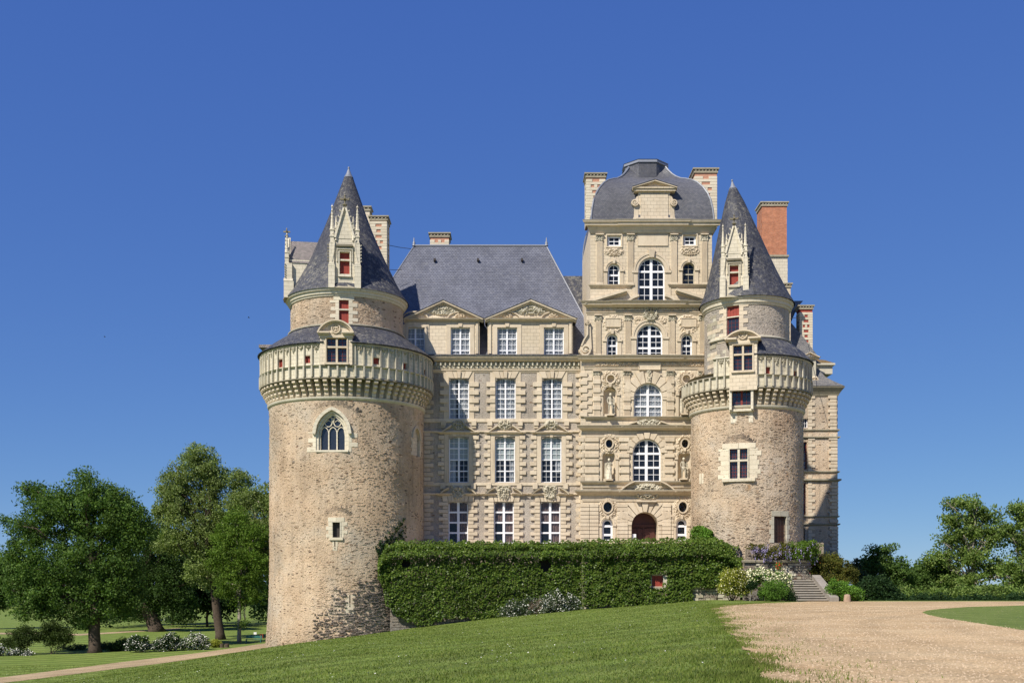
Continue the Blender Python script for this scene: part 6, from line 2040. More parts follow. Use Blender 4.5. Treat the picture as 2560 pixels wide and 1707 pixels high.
# ------------------------------------------------------------------ LEAVES
def leaf_quads(P, size, up=.3, aspect=.62, nrm=None, nw=0.0):
    n = len(P)
    N = rng.normal(size=(n, 3)); N[:, 2] += up
    if nrm is not None: N = N * (1 - nw) + nrm * nw * 1.6
    N /= np.linalg.norm(N, axis=1)[:, None] + 1e-9
    A = rng.normal(size=(n, 3)); T = np.cross(N, A); T /= np.linalg.norm(T, axis=1)[:, None] + 1e-9
    B = np.cross(N, T)
    s = (size * rng.uniform(.6, 1.3, n))[:, None]
    return np.stack([P - T * s * .5, P + B * s * aspect * .5 + N * s * .06, P + T * s * .5, P - B * s * aspect * .5 + N * s * .06], 1)

def blob_points(blobs, Y, n, clump=.9, shell=.45, per=60, flat=.75, depth=1.0, gap=1.0):
    """blobs (px, py, rx_px[, ry_px[, dy_m]]) -> leaf positions gathered in clumps, and the clump centres"""
    vol = np.array([(b[2] * (b[3] if len(b) > 3 and b[3] else b[2])) for b in blobs], float)
    ncl = max(len(blobs), int(n / per))
    pick = rng.choice(len(blobs), ncl, p=vol / vol.sum())
    C = np.zeros((ncl, 3))
    for i, b in enumerate(pick):
        bb = blobs[b]; dy = bb[4] if len(bb) > 4 else 0.0
        YY = Y + dy
        c = W(bb[0], bb[1], YY); rx = bb[2] * YY / F; rz = (bb[3] if len(bb) > 3 and bb[3] else bb[2]) * YY / F
        d = rng.normal(size=3); d /= np.linalg.norm(d)
        r = rng.uniform(0, 1) ** shell
        C[i] = (c.x + d[0] * r * rx, c.y + d[1] * r * rx * depth, c.z + d[2] * r * rz)
    k = rng.integers(0, ncl, n)
    d = rng.normal(size=(n, 3)); d /= np.linalg.norm(d, axis=1)[:, None]
    cr = clump * rng.uniform(.6, 1.35, ncl)
    r = rng.uniform(0, 1, n) ** .42
    P = C[k] + d * (r * cr[k])[:, None] * np.array([1, 1, flat])
    return P, C

BARK = m_plain('bark_dark', (.085, .065, .05), .95, .1, .35, 5, .04)
BARKP = m_plain('bark_pale', (.30, .27, .22), .9, .1, .3, 3, .03)

def limb_mesh(mb, a, b, r0, r1, wob=.12, n=5, seg=6, rr=R):
    pts = []; rd = []
    L = (b - a).length
    for i in range(n + 1):
        t = i / n
        p = a.lerp(b, t)
        if 0 < i < n: p = p + Vector((rr.uniform(-1, 1), rr.uniform(-1, 1), rr.uniform(-.4, 1))) * L * wob * .5
        pts.append(tuple(p)); rd.append(r0 + (r1 - r0) * t)
    mb.tube(pts, rd, seg)
    return pts

def tree(name, label, base, blobs, n, leaf, mat, bark=BARK, trunk_r=.5, fork=.32, lean=0.0, clump=.9, per=60, group=None, cat='tree', nb=26, shell=.45, seed=0, flat=.75, depth=1.0, trunk_top=None, vis_trunk=True):
    global rng
    rng = np.random.default_rng(100 + seed)
    rr = random.Random(seed)
    b = base if isinstance(base, Vector) else hit(*base)
    t = thing(name, label, cat, b, group)
    Y = b.y
    P, C = blob_points(blobs, Y, n, clump, shell, per, flat, depth)
    quads('crown', leaf_quads(P, leaf), mat, t)
    top = max(p[2] for p in C)
    cxm = float(np.mean(C[:, 0])); 
    zf = b.z + (top - b.z) * fork
    f = trunk_top if trunk_top else Vector((b.x + lean, Y, zf))
    mb = MB()
    rs = [trunk_r * 1.45, trunk_r * 1.08, trunk_r, trunk_r * .92, trunk_r * .8]
    ps = [Vector((b.x, b.y, b.z - .3)), b.lerp(f, .1), b.lerp(f, .4) + Vector((rr.uniform(-.1, .1), 0, 0)), b.lerp(f, .7), f]
    mb.tube([tuple(p) for p in ps], rs, 12)
    top_p = Vector((cxm * .6 + f.x * .4, Y, b.z + (top - b.z) * .82))
    lead = limb_mesh(mb, f, top_p, trunk_r * .75, trunk_r * .12, .10, 7, 8, rr)
    idx = rr.sample(range(len(C)), min(nb, len(C)))
    for i in idx:
        c = Vector(C[i])
        s = Vector(lead[min(len(lead) - 2, max(0, int((c.z - f.z) / max(.1, top_p.z - f.z) * 5 - rr.uniform(.3, 1.6))))])
        pts = limb_mesh(mb, s, c, trunk_r * rr.uniform(.22, .42), .035, .16, 5, 5, rr)
        for q in range(2):
            j = min(range(len(C)), key=lambda m_: (Vector(C[m_]) - c).length + rr.uniform(0, 2.5))
            limb_mesh(mb, Vector(pts[3]), Vector(C[j]), .07, .02, .2, 3, 4, rr)
    mb.build('trunk', bark, t, smooth=True)
    return t

LF_OAK = m_leaf('oak_leaf', (0.050, 0.100, 0.022), (0.086, 0.154, 0.032), (0.147, 0.226, 0.054))
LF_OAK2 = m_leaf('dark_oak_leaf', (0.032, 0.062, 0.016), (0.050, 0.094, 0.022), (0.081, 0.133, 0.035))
LF_PLANE = m_leaf('plane_leaf', (0.117, 0.170, 0.044), (0.188, 0.252, 0.074), (0.312, 0.365, 0.150))
LF_LIME = m_leaf('lime_leaf', (0.074, 0.138, 0.020), (0.115, 0.198, 0.028), (0.176, 0.252, 0.045))
LF_MID = m_leaf('mixed_leaf', (.052, .098, .021), (.085, .150, .033), (.143, .215, .058))
LF_ROB = m_leaf('robinia_leaf', (0.094, 0.157, 0.036), (0.160, 0.239, 0.054), (0.263, 0.330, 0.100), .4)
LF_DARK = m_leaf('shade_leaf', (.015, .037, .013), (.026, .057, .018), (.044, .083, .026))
LF_IVY = m_leaf('ivy_leaf', (0.043, 0.083, 0.012), (0.078, 0.131, 0.019), (0.149, 0.199, 0.035), .22, .38, .5)
LF_IVYL = m_leaf('young_ivy_leaf', (.075, .17, .02), (.11, .22, .03), (.16, .28, .04), .25, .4)
LF_MAPLE = m_leaf('maple_leaf', (.030, .050, .012), (.048, .075, .018), (.075, .105, .030))
LF_GOLD = m_leaf('golden_leaf', (0.169, 0.204, 0.025), (0.286, 0.312, 0.045), (0.468, 0.456, 0.090))
LF_BOX = m_leaf('box_leaf', (.07, .15, .02), (.11, .21, .03), (.15, .27, .04), .2)
LF_BRONZE = m_leaf('bronze_leaf', (.075, .075, .015), (.10, .12, .022), (.17, .14, .03))
LF_GREY = m_leaf('greyish_leaf', (.05, .075, .035), (.075, .105, .05), (.12, .15, .08))
FL_WHITE = m_plain('white_blossom', (.66, .65, .58), .7, .2, .06)
FL_CREAM = m_plain('cream_blossom', (.80, .76, .52), .7, .2, .08)
FL_LILAC = m_plain('lilac_blossom', (.42, .36, .60), .7, .2, .2)
FL_RED = m_plain('red_blossom', (.60, .03, .02), .6, .2, .2)

# ---- trees on the left
tree('oak_tree', 'broad dark green oak at the far left, its straight dark trunk beside the path', (237, 1631),
     [(210, 1226, 60, 50), (270, 1250, 60, 45), (320, 1290, 50, 40), (345, 1340, 45, 40), (150, 1290, 75, 60), (60, 1450, 45, 40), (70, 1520, 45, 26), (280, 1530, 60, 26), (330, 1480, 45, 36), (170, 1550, 36, 14), (80, 1325, 62, 45), (72, 1222, 26, 14), (110, 1250, 50, 34), (250, 1290, 85, 65), (300, 1330, 60, 55), (45, 1390, 40, 40), (120, 1400, 100, 70), (220, 1400, 90, 75), (80, 1470, 65, 45),
      (170, 1480, 90, 55), (110, 1530, 50, 28), (260, 1480, 70, 48), (190, 1530, 45, 20), (300, 1420, 55, 50), (230, 1545, 35, 16), (10, 1300, 12, 10)], 95000, .27, LF_OAK, trunk_r=.62, nb=40, clump=1.05, per=75, seed=1, shell=.4, fork=.28)
tree('oak_tree', 'very dark oak with a thick leaning trunk, just right of the broad oak', (392, 1578),
     [(360, 1330, 62, 45), (420, 1350, 50, 40), (400, 1390, 65, 55), (450, 1540, 40, 22), (360, 1530, 45, 22), (300, 1535, 30, 18), (330, 1440, 60, 50), (420, 1450, 62, 55), (360, 1490, 55, 40), (440, 1500, 45, 35), (300, 1490, 40, 30), (480, 1420, 40, 45)], 48000, .30, LF_OAK2, trunk_r=1.0, lean=-2.2, nb=26, clump=1.2, seed=2, fork=.30)
tree('plane_tree', 'tallest pale green plane tree, its top showing between the dark oaks and the round tower', (552, 1598),
     [(495, 1145, 50, 38), (520, 1180, 55, 34), (450, 1200, 52, 40), (430, 1225, 42, 34), (600, 1235, 36, 26), (410, 1270, 30, 24), (540, 1210, 45, 42), (480, 1260, 78, 55), (560, 1290, 60, 50), (425, 1280, 45, 42), (500, 1340, 90, 60), (430, 1350, 50, 45), (560, 1370, 60, 55), (600, 1200, 34, 30), (520, 1420, 60, 50)], 80000, .25, LF_PLANE, BARK, trunk_r=.55, nb=44, clump=.85, per=55, seed=3, lean=-1.0, fork=.3, shell=.5)
tree('plane_tree', 'pale green plane tree half hidden behind the left edge of the round tower', Vector((-28.5, 136, -5.6)),
     [(630, 1240, 45, 36), (680, 1260, 50, 50), (600, 1270, 40, 35), (650, 1320, 60, 50), (700, 1350, 50, 60), (640, 1390, 50, 45), (590, 1330, 34, 35)], 38000, .26, LF_PLANE, BARKP, trunk_r=.55, nb=34, clump=.85, per=55, seed=4, shell=.5)
tree('slender_tree', 'slender fresh green tree with thin pale trunk between the white shrubs and the round tower', (598, 1606),
     [(590, 1300, 34, 34), (560, 1340, 36, 32), (630, 1340, 40, 36), (600, 1385, 62, 40), (545, 1400, 34, 30), (650, 1420, 40, 40), (600, 1440, 55, 38), (560, 1470, 34, 26), (640, 1490, 34, 28), (595, 1500, 26, 20), (608, 1560, 11, 10)], 34000, .22, LF_LIME, BARKP, trunk_r=.23, nb=26, clump=.7, per=50, seed=5, fork=.42)
tree('edge_tree', 'loose green tree cut by the left edge of the photograph', (-15, 1572),
     [(0, 1420, 34, 30), (15, 1460, 24, 24), (-10, 1480, 40, 40), (5, 1505, 22, 16), (-30, 1430, 40, 40), (-30, 1520, 25, 20)], 14000, .34, LF_MID, trunk_r=.4, nb=16, clump=.9, seed=6)
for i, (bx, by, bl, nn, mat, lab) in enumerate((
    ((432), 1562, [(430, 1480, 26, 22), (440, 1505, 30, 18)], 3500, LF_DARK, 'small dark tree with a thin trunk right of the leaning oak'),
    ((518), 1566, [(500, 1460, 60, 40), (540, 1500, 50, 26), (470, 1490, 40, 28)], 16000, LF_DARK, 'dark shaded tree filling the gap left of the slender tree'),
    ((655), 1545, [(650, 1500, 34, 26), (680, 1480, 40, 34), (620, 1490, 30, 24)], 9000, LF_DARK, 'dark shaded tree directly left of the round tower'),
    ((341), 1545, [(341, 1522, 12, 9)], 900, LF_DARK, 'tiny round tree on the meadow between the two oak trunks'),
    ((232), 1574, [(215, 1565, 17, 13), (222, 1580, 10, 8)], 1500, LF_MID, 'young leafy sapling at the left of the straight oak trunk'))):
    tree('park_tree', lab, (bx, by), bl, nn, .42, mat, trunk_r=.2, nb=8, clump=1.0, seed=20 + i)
# far woodland beyond the meadow
rng = np.random.default_rng(5)
n = 42000
cl = 320
cx_ = rng.uniform(-330, 60, cl); cy_ = rng.uniform(300, 420, cl); ch_ = rng.uniform(3, 13, cl)
k = rng.integers(0, cl, n)
d = rng.normal(size=(n, 3)); d /= np.linalg.norm(d, axis=1)[:, None]
Pw = np.stack([cx_[k], cy_[k], -5 + ch_[k]], 1) + d * (rng.uniform(.3, 1, n) * 6)[:, None] * np.array([1.3, 1, 1.0])
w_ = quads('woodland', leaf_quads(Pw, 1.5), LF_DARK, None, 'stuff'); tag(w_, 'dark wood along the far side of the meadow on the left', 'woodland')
# nearer belt that closes the view under the planes
n = 30000; cl = 120
cx_ = rng.uniform(-66, -14, cl); cy_ = rng.uniform(168, 200, cl); ch_ = rng.uniform(1.0, 12, cl)
k = rng.integers(0, cl, n)
d = rng.normal(size=(n, 3)); d /= np.linalg.norm(d, axis=1)[:, None]
Pw = np.stack([cx_[k], cy_[k], -4.6 + ch_[k]], 1) + d * (rng.uniform(.3, 1, n) * 2.6)[:, None]
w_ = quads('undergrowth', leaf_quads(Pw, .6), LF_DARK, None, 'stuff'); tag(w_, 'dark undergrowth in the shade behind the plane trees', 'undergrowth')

# ---- trees on the right
def rbase(px, Y, z=-3.2): return Vector(((px - PX0) * Y / F, Y, z))
tree('robinia_tree', 'tallest tree on the right, airy bright crown with pale trunk showing through', rbase(2432, 128),
     [(2420, 1262, 40, 26), (2370, 1262, 22, 14), (2385, 1300, 34, 26), (2460, 1290, 44, 30), (2430, 1330, 62, 34), (2375, 1350, 36, 26), (2480, 1350, 40, 34), (2350, 1395, 34, 26), (2420, 1395, 70, 40), (2490, 1420, 45, 36), (2400, 1450, 60, 34)], 21000, .30, LF_ROB, BARKP, trunk_r=.36, nb=60, clump=.75, per=32, seed=7, fork=.3, shell=.6)
tree('robinia_tree', 'airy light green tree cut by the right edge of the photograph', rbase(2560, 124),
     [(2545, 1275, 34, 24), (2590, 1300, 50, 40), (2530, 1330, 34, 26), (2570, 1370, 45, 36), (2540, 1420, 45, 30), (2600, 1440, 50, 40), (2550, 1460, 40, 26)], 15000, .30, LF_ROB, BARKP, trunk_r=.34, nb=44, clump=.75, per=34, seed=8, shell=.6)
tree('dark_tree', 'dense dark tree with a leaning feathery tip, nearest to the castle on the right', rbase(2206, 122),
     [(2195, 1410, 42, 30), (2225, 1425, 50, 34), (2160, 1430, 30, 28), (2205, 1372, 34, 10), (2190, 1385, 18, 14), (2250, 1450, 40, 30), (2180, 1465, 50, 34), (2240, 1480, 45, 26)], 20000, .28, LF_MID, trunk_r=.35, nb=20, clump=.75, seed=9)
tree('dark_tree', 'low rounded dark green tree in the dip between the two taller ones on the right', rbase(2310, 130),
     [(2290, 1440, 38, 26), (2330, 1425, 40, 26), (2360, 1440, 40, 34), (2300, 1475, 50, 30), (2350, 1480, 50, 28)], 18000, .28, LF_MID, trunk_r=.3, nb=18, clump=.75, seed=10)
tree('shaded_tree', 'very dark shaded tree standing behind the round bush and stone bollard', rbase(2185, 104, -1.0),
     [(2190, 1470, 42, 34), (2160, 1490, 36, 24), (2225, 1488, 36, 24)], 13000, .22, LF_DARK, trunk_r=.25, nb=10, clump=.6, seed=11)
tree('park_tree', 'thin sunlit sapling crown beside the round bush on the right', rbase(2150, 118),
     [(2140, 1420, 14, 22), (2150, 1450, 18, 22)], 3500, .24, LF_GREY, trunk_r=.12, nb=6, clump=.5, seed=12)
rng = np.random.default_rng(6)
P_, C_ = blob_points([(2260, 1490, 40, 22), (2330, 1492, 50, 22), (2410, 1488, 50, 24), (2490, 1486, 50, 26), (2570, 1486, 50, 26), (2640, 1480, 60, 34)], 110.0, 26000, .7, .6, 50)
h_ = quads('shrub_belt', leaf_quads(P_, .24), LF_ROB, None, 'stuff'); tag(h_, 'belt of sunlit shrubs along the far edge of the gravel on the right', 'shrubs')
P_, C_ = blob_points([(2200, 1500, 60, 16), (2320, 1502, 60, 16), (2430, 1502, 60, 16), (2540, 1502, 60, 16), (2660, 1500, 60, 20)], 104.0, 16000, .7, .6, 50)
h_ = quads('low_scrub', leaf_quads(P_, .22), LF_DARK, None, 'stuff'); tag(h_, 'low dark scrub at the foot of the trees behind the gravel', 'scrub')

# ------------------------------------------------------------------ BUSHES
def bush(name, label, blobs, Y, n, leaf, mat, fl=None, nf=0, fsize=.12, zb=None, stems=True, cat='bush', group=None, clump=.35, per=40, shell=.35, seed=0, fshell=True, bloom='blossom', depth=1.0, up=.3):
    global rng
    rng = np.random.default_rng(300 + seed)
    b0 = blobs[0]
    c = W(b0[0], b0[1], Y)
    zz = float(zg(c.x, Y)) if zb is None else zb
    t = thing(name, label, cat, (c.x, Y, zz), group)
    P, C = blob_points(blobs, Y, n, clump, shell, per, .85, depth)
    P[:, 2] = np.maximum(P[:, 2], zz + .02)
    quads('foliage', leaf_quads(P, leaf, up), mat, t)
    if nf:
        m_ = P[:, 1] < np.percentile(P[:, 1], 60)
        Q = P[m_]; Q = Q[rng.integers(0, len(Q), nf)]
        ctr_ = P.mean(0); dv = Q - ctr_; Q = Q + dv / (np.linalg.norm(dv, axis=1)[:, None] + 1e-6) * .10
        quads(bloom, leaf_quads(Q, fsize, 1.0, .95), fl, t)
    if stems:
        mb = MB(); rr = random.Random(seed)
        for i in range(5):
            e = C[rr.randrange(len(C))]
            limb_mesh(mb, Vector((c.x + rr.uniform(-.2, .2), Y, zz - .1)), Vector(e), .05, .015, .15, 4, 5, rr)
        mb.build('stem', BARK, t)
    return t
bush('flowering_shrub', 'larger white flowering shrub on the lawn slope before the ivy wall', [(1395, 1505, 46, 26), (1370, 1520, 44, 24), (1425, 1515, 26, 22), (1390, 1525, 44, 18)], 98.2, 9000, .14, LF_GREY, FL_WHITE, 1350, .12, seed=1, clump=.4)
bush('flowering_shrub', 'smaller leafier white flowering shrub at the left end of the shrubs on the slope', [(1290, 1524, 32, 22), (1265, 1538, 18, 16), (1320, 1518, 24, 22), (1285, 1540, 34, 12)], 98.0, 6500, .14, LF_GREY, FL_WHITE, 420, .12, seed=2, clump=.35)
bush('twiggy_shrub', 'bare brown twiggy shrub wedged between the two white flowering shrubs', [(1342, 1518, 18, 22)], 97.6, 900, .10, m_plain('dead_twig', (.16, .12, .085), .9, .1), seed=3)
bush('golden_shrub', 'rounded golden variegated shrub beside the ivy wall at the foot of the stairs', [(1833, 1448, 34, 26), (1828, 1468, 32, 22), (1855, 1460, 26, 28)], 95.5, 11000, .15, LF_GOLD, FL_CREAM, 900, .10, seed=4)
bush('flowering_shrub', 'spreading cream and white blossom shrub left of the stone steps', [(1915, 1442, 44, 18), (1890, 1438, 28, 16), (1950, 1450, 28, 20), (1960, 1470, 18, 20), (1875, 1455, 24, 22)], 95.8, 9000, .14, LF_IVYL, FL_CREAM, 3600, .14, seed=5)
bush('clipped_bush', 'dome shaped clipped green bush left of the foot of the stone steps', [(1934, 1474, 38, 24), (1934, 1484, 40, 18)], 92.6, 15000, .085, LF_BOX, seed=6, shell=.25, clump=.18, per=30)
t = bush('topiary_tree', 'little dark ball headed topiary on a thin stem, left of the clipped dome', [(1879, 1463, 14, 11)], 92.9, 3600, .085, LF_DARK, seed=7, clump=.15, stems=False, cat='small tree')
mb = MB(); p = W(1875, 1492, 92.9); mb.tube([(p.x, 92.9, float(zg(p.x, 92.9)) - .05), (p.x + .05, 92.9, W(1879, 1465, 92.9).z)], .04, 6); mb.build('stem', BARKP, t)
bush('bronze_shrub', 'big bronze green shrub hanging over the right side of the steps', [(2060, 1405, 34, 20), (2085, 1398, 26, 14, 3), (2040, 1430, 24, 24), (2095, 1420, 32, 24), (2120, 1436, 26, 22), (2070, 1445, 40, 24), (2100, 1455, 34, 22)], 98.5, 15000, .16, LF_BRONZE, FL_RED, 26, .14, zb=1.5, seed=8)
bush('round_bush', 'fresh green rounded bush directly behind the stone bollard', [(2112, 1480, 34, 24), (2090, 1470, 24, 20), (2135, 1488, 24, 18)], 92.5, 9500, .13, LF_IVYL, seed=9)
bush('dark_shrub', 'dark low shrub hugging the left edge of the stone steps', [(1975, 1488, 10, 16), (1978, 1497, 10, 10)], 92.2, 1600, .10, LF_DARK, seed=10)
bush('red_flowers', 'small cluster of red flowers above the steps before the landing wall', [(1947, 1412, 8, 4), (1944, 1420, 6, 6)], 95.8, 420, .09, LF_IVYL, FL_RED, 55, .11, zb=1.2, seed=11, cat='flowers')
bush('maple_shrub', 'larger layered dark maple shrub left of the oak trunk', [(128, 1568, 30, 16), (150, 1585, 34, 16), (112, 1588, 28, 16), (160, 1600, 22, 10), (130, 1605, 28, 10)], hit(135, 1634).y, 9500, .16, LF_MAPLE, seed=12, clump=.5, shell=.5)
bush('maple_shrub', 'smaller layered maple shrub at the left edge of the lawn', [(60, 1575, 22, 14), (40, 1590, 24, 14), (75, 1592, 24, 14), (50, 1608, 28, 12), (20, 1605, 18, 12)], hit(70, 1636).y, 7500, .16, LF_MAPLE, seed=13, clump=.5, shell=.5)
bush('flowering_shrub', 'low white blossom shrub beneath the smaller maple shrub', [(45, 1630, 24, 8), (65, 1632, 14, 7)], hit(45, 1638).y, 2200, .12, LF_DARK, FL_WHITE, 520, .13, seed=14)
bush('flowering_shrub', 'white blossom shrub cut by the left edge below the maples', [(0, 1622, 16, 12), (-8, 1630, 16, 10)], hit(0, 1639).y, 2200, .12, LF_DARK, FL_WHITE, 420, .13, seed=15)
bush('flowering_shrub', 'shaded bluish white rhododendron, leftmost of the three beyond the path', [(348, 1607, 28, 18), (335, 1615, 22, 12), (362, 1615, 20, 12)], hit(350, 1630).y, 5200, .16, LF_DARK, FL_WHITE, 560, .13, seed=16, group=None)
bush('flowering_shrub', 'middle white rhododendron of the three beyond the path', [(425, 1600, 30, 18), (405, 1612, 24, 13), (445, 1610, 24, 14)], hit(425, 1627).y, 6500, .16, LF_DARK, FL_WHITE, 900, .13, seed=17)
bush('flowering_shrub', 'brightest white rhododendron of the three, nearest to the little round bush', [(490, 1598, 26, 18), (474, 1608, 20, 14), (508, 1608, 18, 13)], hit(490, 1624).y, 6500, .15, LF_MID, FL_WHITE, 1700, .13, seed=18)
bush('round_bush', 'tiny yellow green ball bush right of the white rhododendrons', [(540, 1608, 13, 10)], hit(540, 1618).y, 3200, .11, LF_GOLD, seed=19, clump=.25)
bush('weedy_bank', 'rough weedy bank behind the straight oak trunk', [(190, 1618, 40, 8), (265, 1616, 26, 10), (300, 1612, 20, 8), (330, 1605, 20, 10)], hit(250, 1626).y + 2, 5200, .16, LF_GREY, seed=20, stems=False)
bush('undergrowth', 'dark bramble patch left of the bluish rhododendron', [(290, 1616, 20, 12), (310, 1610, 20, 14)], hit(300, 1628).y + 1, 3600, .16, LF_DARK, seed=21, stems=False)
bush('meadow_flowers', 'hazy patch of white cow parsley on the shaded meadow', [(415, 1546, 26, 5), (440, 1549, 18, 4)], hit(420, 1553).y, 900, .3, LF_MID, FL_WHITE, 420, .22, seed=22, stems=False, cat='wild flowers')

# ------------------------------------------------------------------ RETAINING WALL WITH IVY
GW = thing('retaining_wall', 'rubble terrace wall almost wholly buried under ivy below the castle', 'retaining wall', (0, 101, -1.5))
def Yw(px): return 101.0 if px < 1455 else 100.25
SWl = Flat(0, 101.25); SWr = Flat(0, 100.5)
mb = MB()
h1 = op(SWl, 1001, 1027, 1398, 1424, 'rect', depth=1.2); h2 = op(SWl, 1348, 1380, 1396, 1432, 'rect', depth=1.2)
x0 = SWl.uv(975, 1400)[0]; xm = SWr.uv(1455, 1400)[0]; xe = SWr.uv(1850, 1400)[0]
swall(mb, SWl, x0, xm, -4.6, 4.55, [h1, h2])
rw = [op(SWr, 1630, 1657, 1437, 1467, 'rect', depth=.45), op(SWr, 1737, 1757, 1471, 1481, 'rect', depth=.5)]
swall(mb, SWr, xm, xe, -3.0, 4.9, rw)
mb.add([(xm, 101.25, -4), (xm, 100.5, -4), (xm, 100.5, 4.9), (xm, 101.25, 4.9)], [(0, 1, 2, 3)])
mb.add([(x0, 101.25, 4.55), (xm, 101.25, 4.55), (xm, 102.4, 4.55), (x0, 102.4, 4.55)], [(0, 1, 2, 3)]); mb.add([(xm, 100.5, 4.9), (xe, 100.5, 4.9), (xe, 102.4, 4.9), (xm, 102.4, 4.9)], [(0, 1, 2, 3)])
mb.build('wall', RUBW, GW)
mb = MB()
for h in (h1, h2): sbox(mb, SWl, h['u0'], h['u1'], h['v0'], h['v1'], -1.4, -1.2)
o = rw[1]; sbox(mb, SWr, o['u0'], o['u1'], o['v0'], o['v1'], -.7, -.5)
mb.build('recess_shade', IRON, GW)  # near-black backing, the shade inside the holes put into its colour
shutter_window(SWr, GW, dict(rw[0]), setback=.12, m=REDD, name='cellar_window', label='small oxblood shuttered opening in the ivy')
for a, b, c, d_ in ((1622, 1629, 1440, 1468), (1658, 1672, 1438, 1456), (1658, 1668, 1457, 1468), (1624, 1664, 1469, 1474), (1624, 1668, 1431, 1436)): block(SWr, GW, a, b, c, d_, -.1, .16, WEATH)
for a, b, c, d_ in ((1736, 1757, 1482, 1488), (1732, 1759, 1467, 1470.5)): block(SWr, GW, a, b, c, d_, -.1, .14, WEATH)
def stone_patch(S, parent, px0, px1, yb0, yb1, y_top, seed, m=None):
    """irregular courses of single stones that show below the ivy"""
    rr = random.Random(seed); y = y_top
    while y < max(yb0, yb1):
        h = rr.uniform(5, 9); x = px0 + rr.uniform(-6, 0)
        while x < px1:
            w = rr.uniform(8, 22)
            t = (x - px0) / (px1 - px0)
            if y < yb0 + (yb1 - yb0) * t + 2: block(S, parent, x, x + w - .8, y, y + h - .8, -.1, rr.uniform(.05, .16), m or rr.choice([WEATH, RUBW, RUBW, LEDGEST]))
            x += w
        y += h
stone_patch(SWr, GW, 1735, 1812, 1510, 1505, 1472, 3)
stone_patch(SWl, GW, 985, 1040, 1575, 1562, 1528, 4, RUBW)
stone_patch(SWl, GW, 1105, 1180, 1552, 1545, 1534, 5, RUBW)
stone_patch(SWr, GW, 1464, 1520, 1524, 1520, 1508, 6)
# ivy itself
IV = thing('ivy', 'thick dark green ivy covering the whole terrace wall below the castle windows', 'ivy', (0, 100.6, 0))
def ivy_leaves(n, x0, x1, seed, extra=None):
    r = np.random.default_rng(seed)
    px = r.uniform(x0, x1, n)
    top = np.where(px < 1460, np.interp(px, [940, 958, 975, 1000, 1100, 1300, 1455], [1398, 1366, 1355, 1350, 1351, 1353, 1352]), np.interp(px, [1455, 1600, 1780, 1815, 1850, 1890, 1905], [1348, 1346, 1343, 1351, 1381, 1418, 1436]))
    top = top + 2.5 * np.sin(px * .15) + 1.8 * np.sin(px * .41)
    bot = np.interp(px, [940, 958, 965, 985, 1010, 1045, 1080, 1105, 1130, 1200, 1260, 1455, 1462, 1520, 1560, 1640, 1730, 1740, 1800, 1830, 1900], [1440, 1470, 1515, 1530, 1548, 1566, 1560, 1550, 1540, 1552, 1548, 1524, 1518, 1514, 1522, 1516, 1512, 1470, 1466, 1440, 1436])
    bot = bot + 3 * np.sin(px * .09) + 3 * np.sin(px * .23)
    t = r.uniform(0, 1, n); py = top + (bot - top) * t
    right = px >= 1455
    k = py - top
    # profile: sloping top of the parapet, overhang, shaded groove, face below
    Y = np.interp(k, [0, 8, 30, 38, 44, 54, 200], [102.6, 101.9, 100.5, 100.35, 100.85, 100.95, 100.6])
    Y = np.where(right, np.interp(k, [0, 10, 34, 42, 50, 60, 200], [101.6, 100.6, 99.85, 99.8, 100.15, 100.2, 99.85]), Y)
    nzv = np.array([mnoise.noise(Vector((a * .045, b * .06, 1.0))) + .7 * mnoise.noise(Vector((a * .14, b * .17, 4.0))) for a, b in zip(px.tolist(), py.tolist())])
    lump = .24 * nzv
    Y = Y - lump * .9 - np.abs(r.normal(0, .09, n))
    keep = np.ones(n, bool)
    for hx, hy, rx, ry in ((1014, 1410, 12, 11), (1364, 1413, 14, 16)):
        keep &= ((px - hx) / rx) ** 2 + ((py - hy) / ry) ** 2 > 1 + .3 * np.sin(px)
    keep &= ~((px > 1627) & (px < 1668) & (py > 1434) & (py < 1470) & ~((px > 1657) & (r.uniform(0, 1, n) < .5) & (py > 1456)))
    keep &= ~((px > 1732) & (px < 1760) & (py > 1468) & (py < 1486))
    keep &= py < bot
    px, py, Y = px[keep], py[keep], Y[keep]
    X = (px - PX0) * Y / F; Z = EYE - (py - PY0) * Y / F
    return np.stack([X, Y, Z], 1)
def ivy_top(n):
    r = np.random.default_rng(4)   # runners lying on the flat top of the wall
    px = r.uniform(962, 1845, n); Y = np.where(px < 1455, r.uniform(100.7, 102.6, n), r.uniform(100.1, 102.6, n))
    X = (px - PX0) * 101.2 / F
    return np.stack([X, Y, 5.02 + r.normal(0, .10, n) + .10 * np.sin(X * 1.7) * np.sin(X * .6 + 1) - .12 * (Y < 101)], 1)
rng = np.random.default_rng(77)
P_ = np.concatenate([ivy_leaves(66000, 945, 1905, 1), ivy_top(9000)])
nr = np.tile(np.array([[-.1, -.9, .45]]), (len(P_), 1))
o = quads('ivy_leaves', leaf_quads(P_, .175, .3, .85, nr, .45), LF_IVY, IV, 'stuff')
mb = MB()
for px in (1060, 1150, 1225, 1310, 1410, 1520, 1590, 1700, 1790):
    yy = 101.2 if px < 1455 else 100.4; p = W(px, 1500, yy); p.z = float(zg(p.x, yy))
    mb.tube([(p.x, yy, p.z - .2), (p.x + .2, yy, 1.2), (p.x - .3, yy, 3.4), (p.x + .1, yy + .1, 5.0)], [.09, .07, .05, .02], 5)
mb.build('stem', BARK, IV)
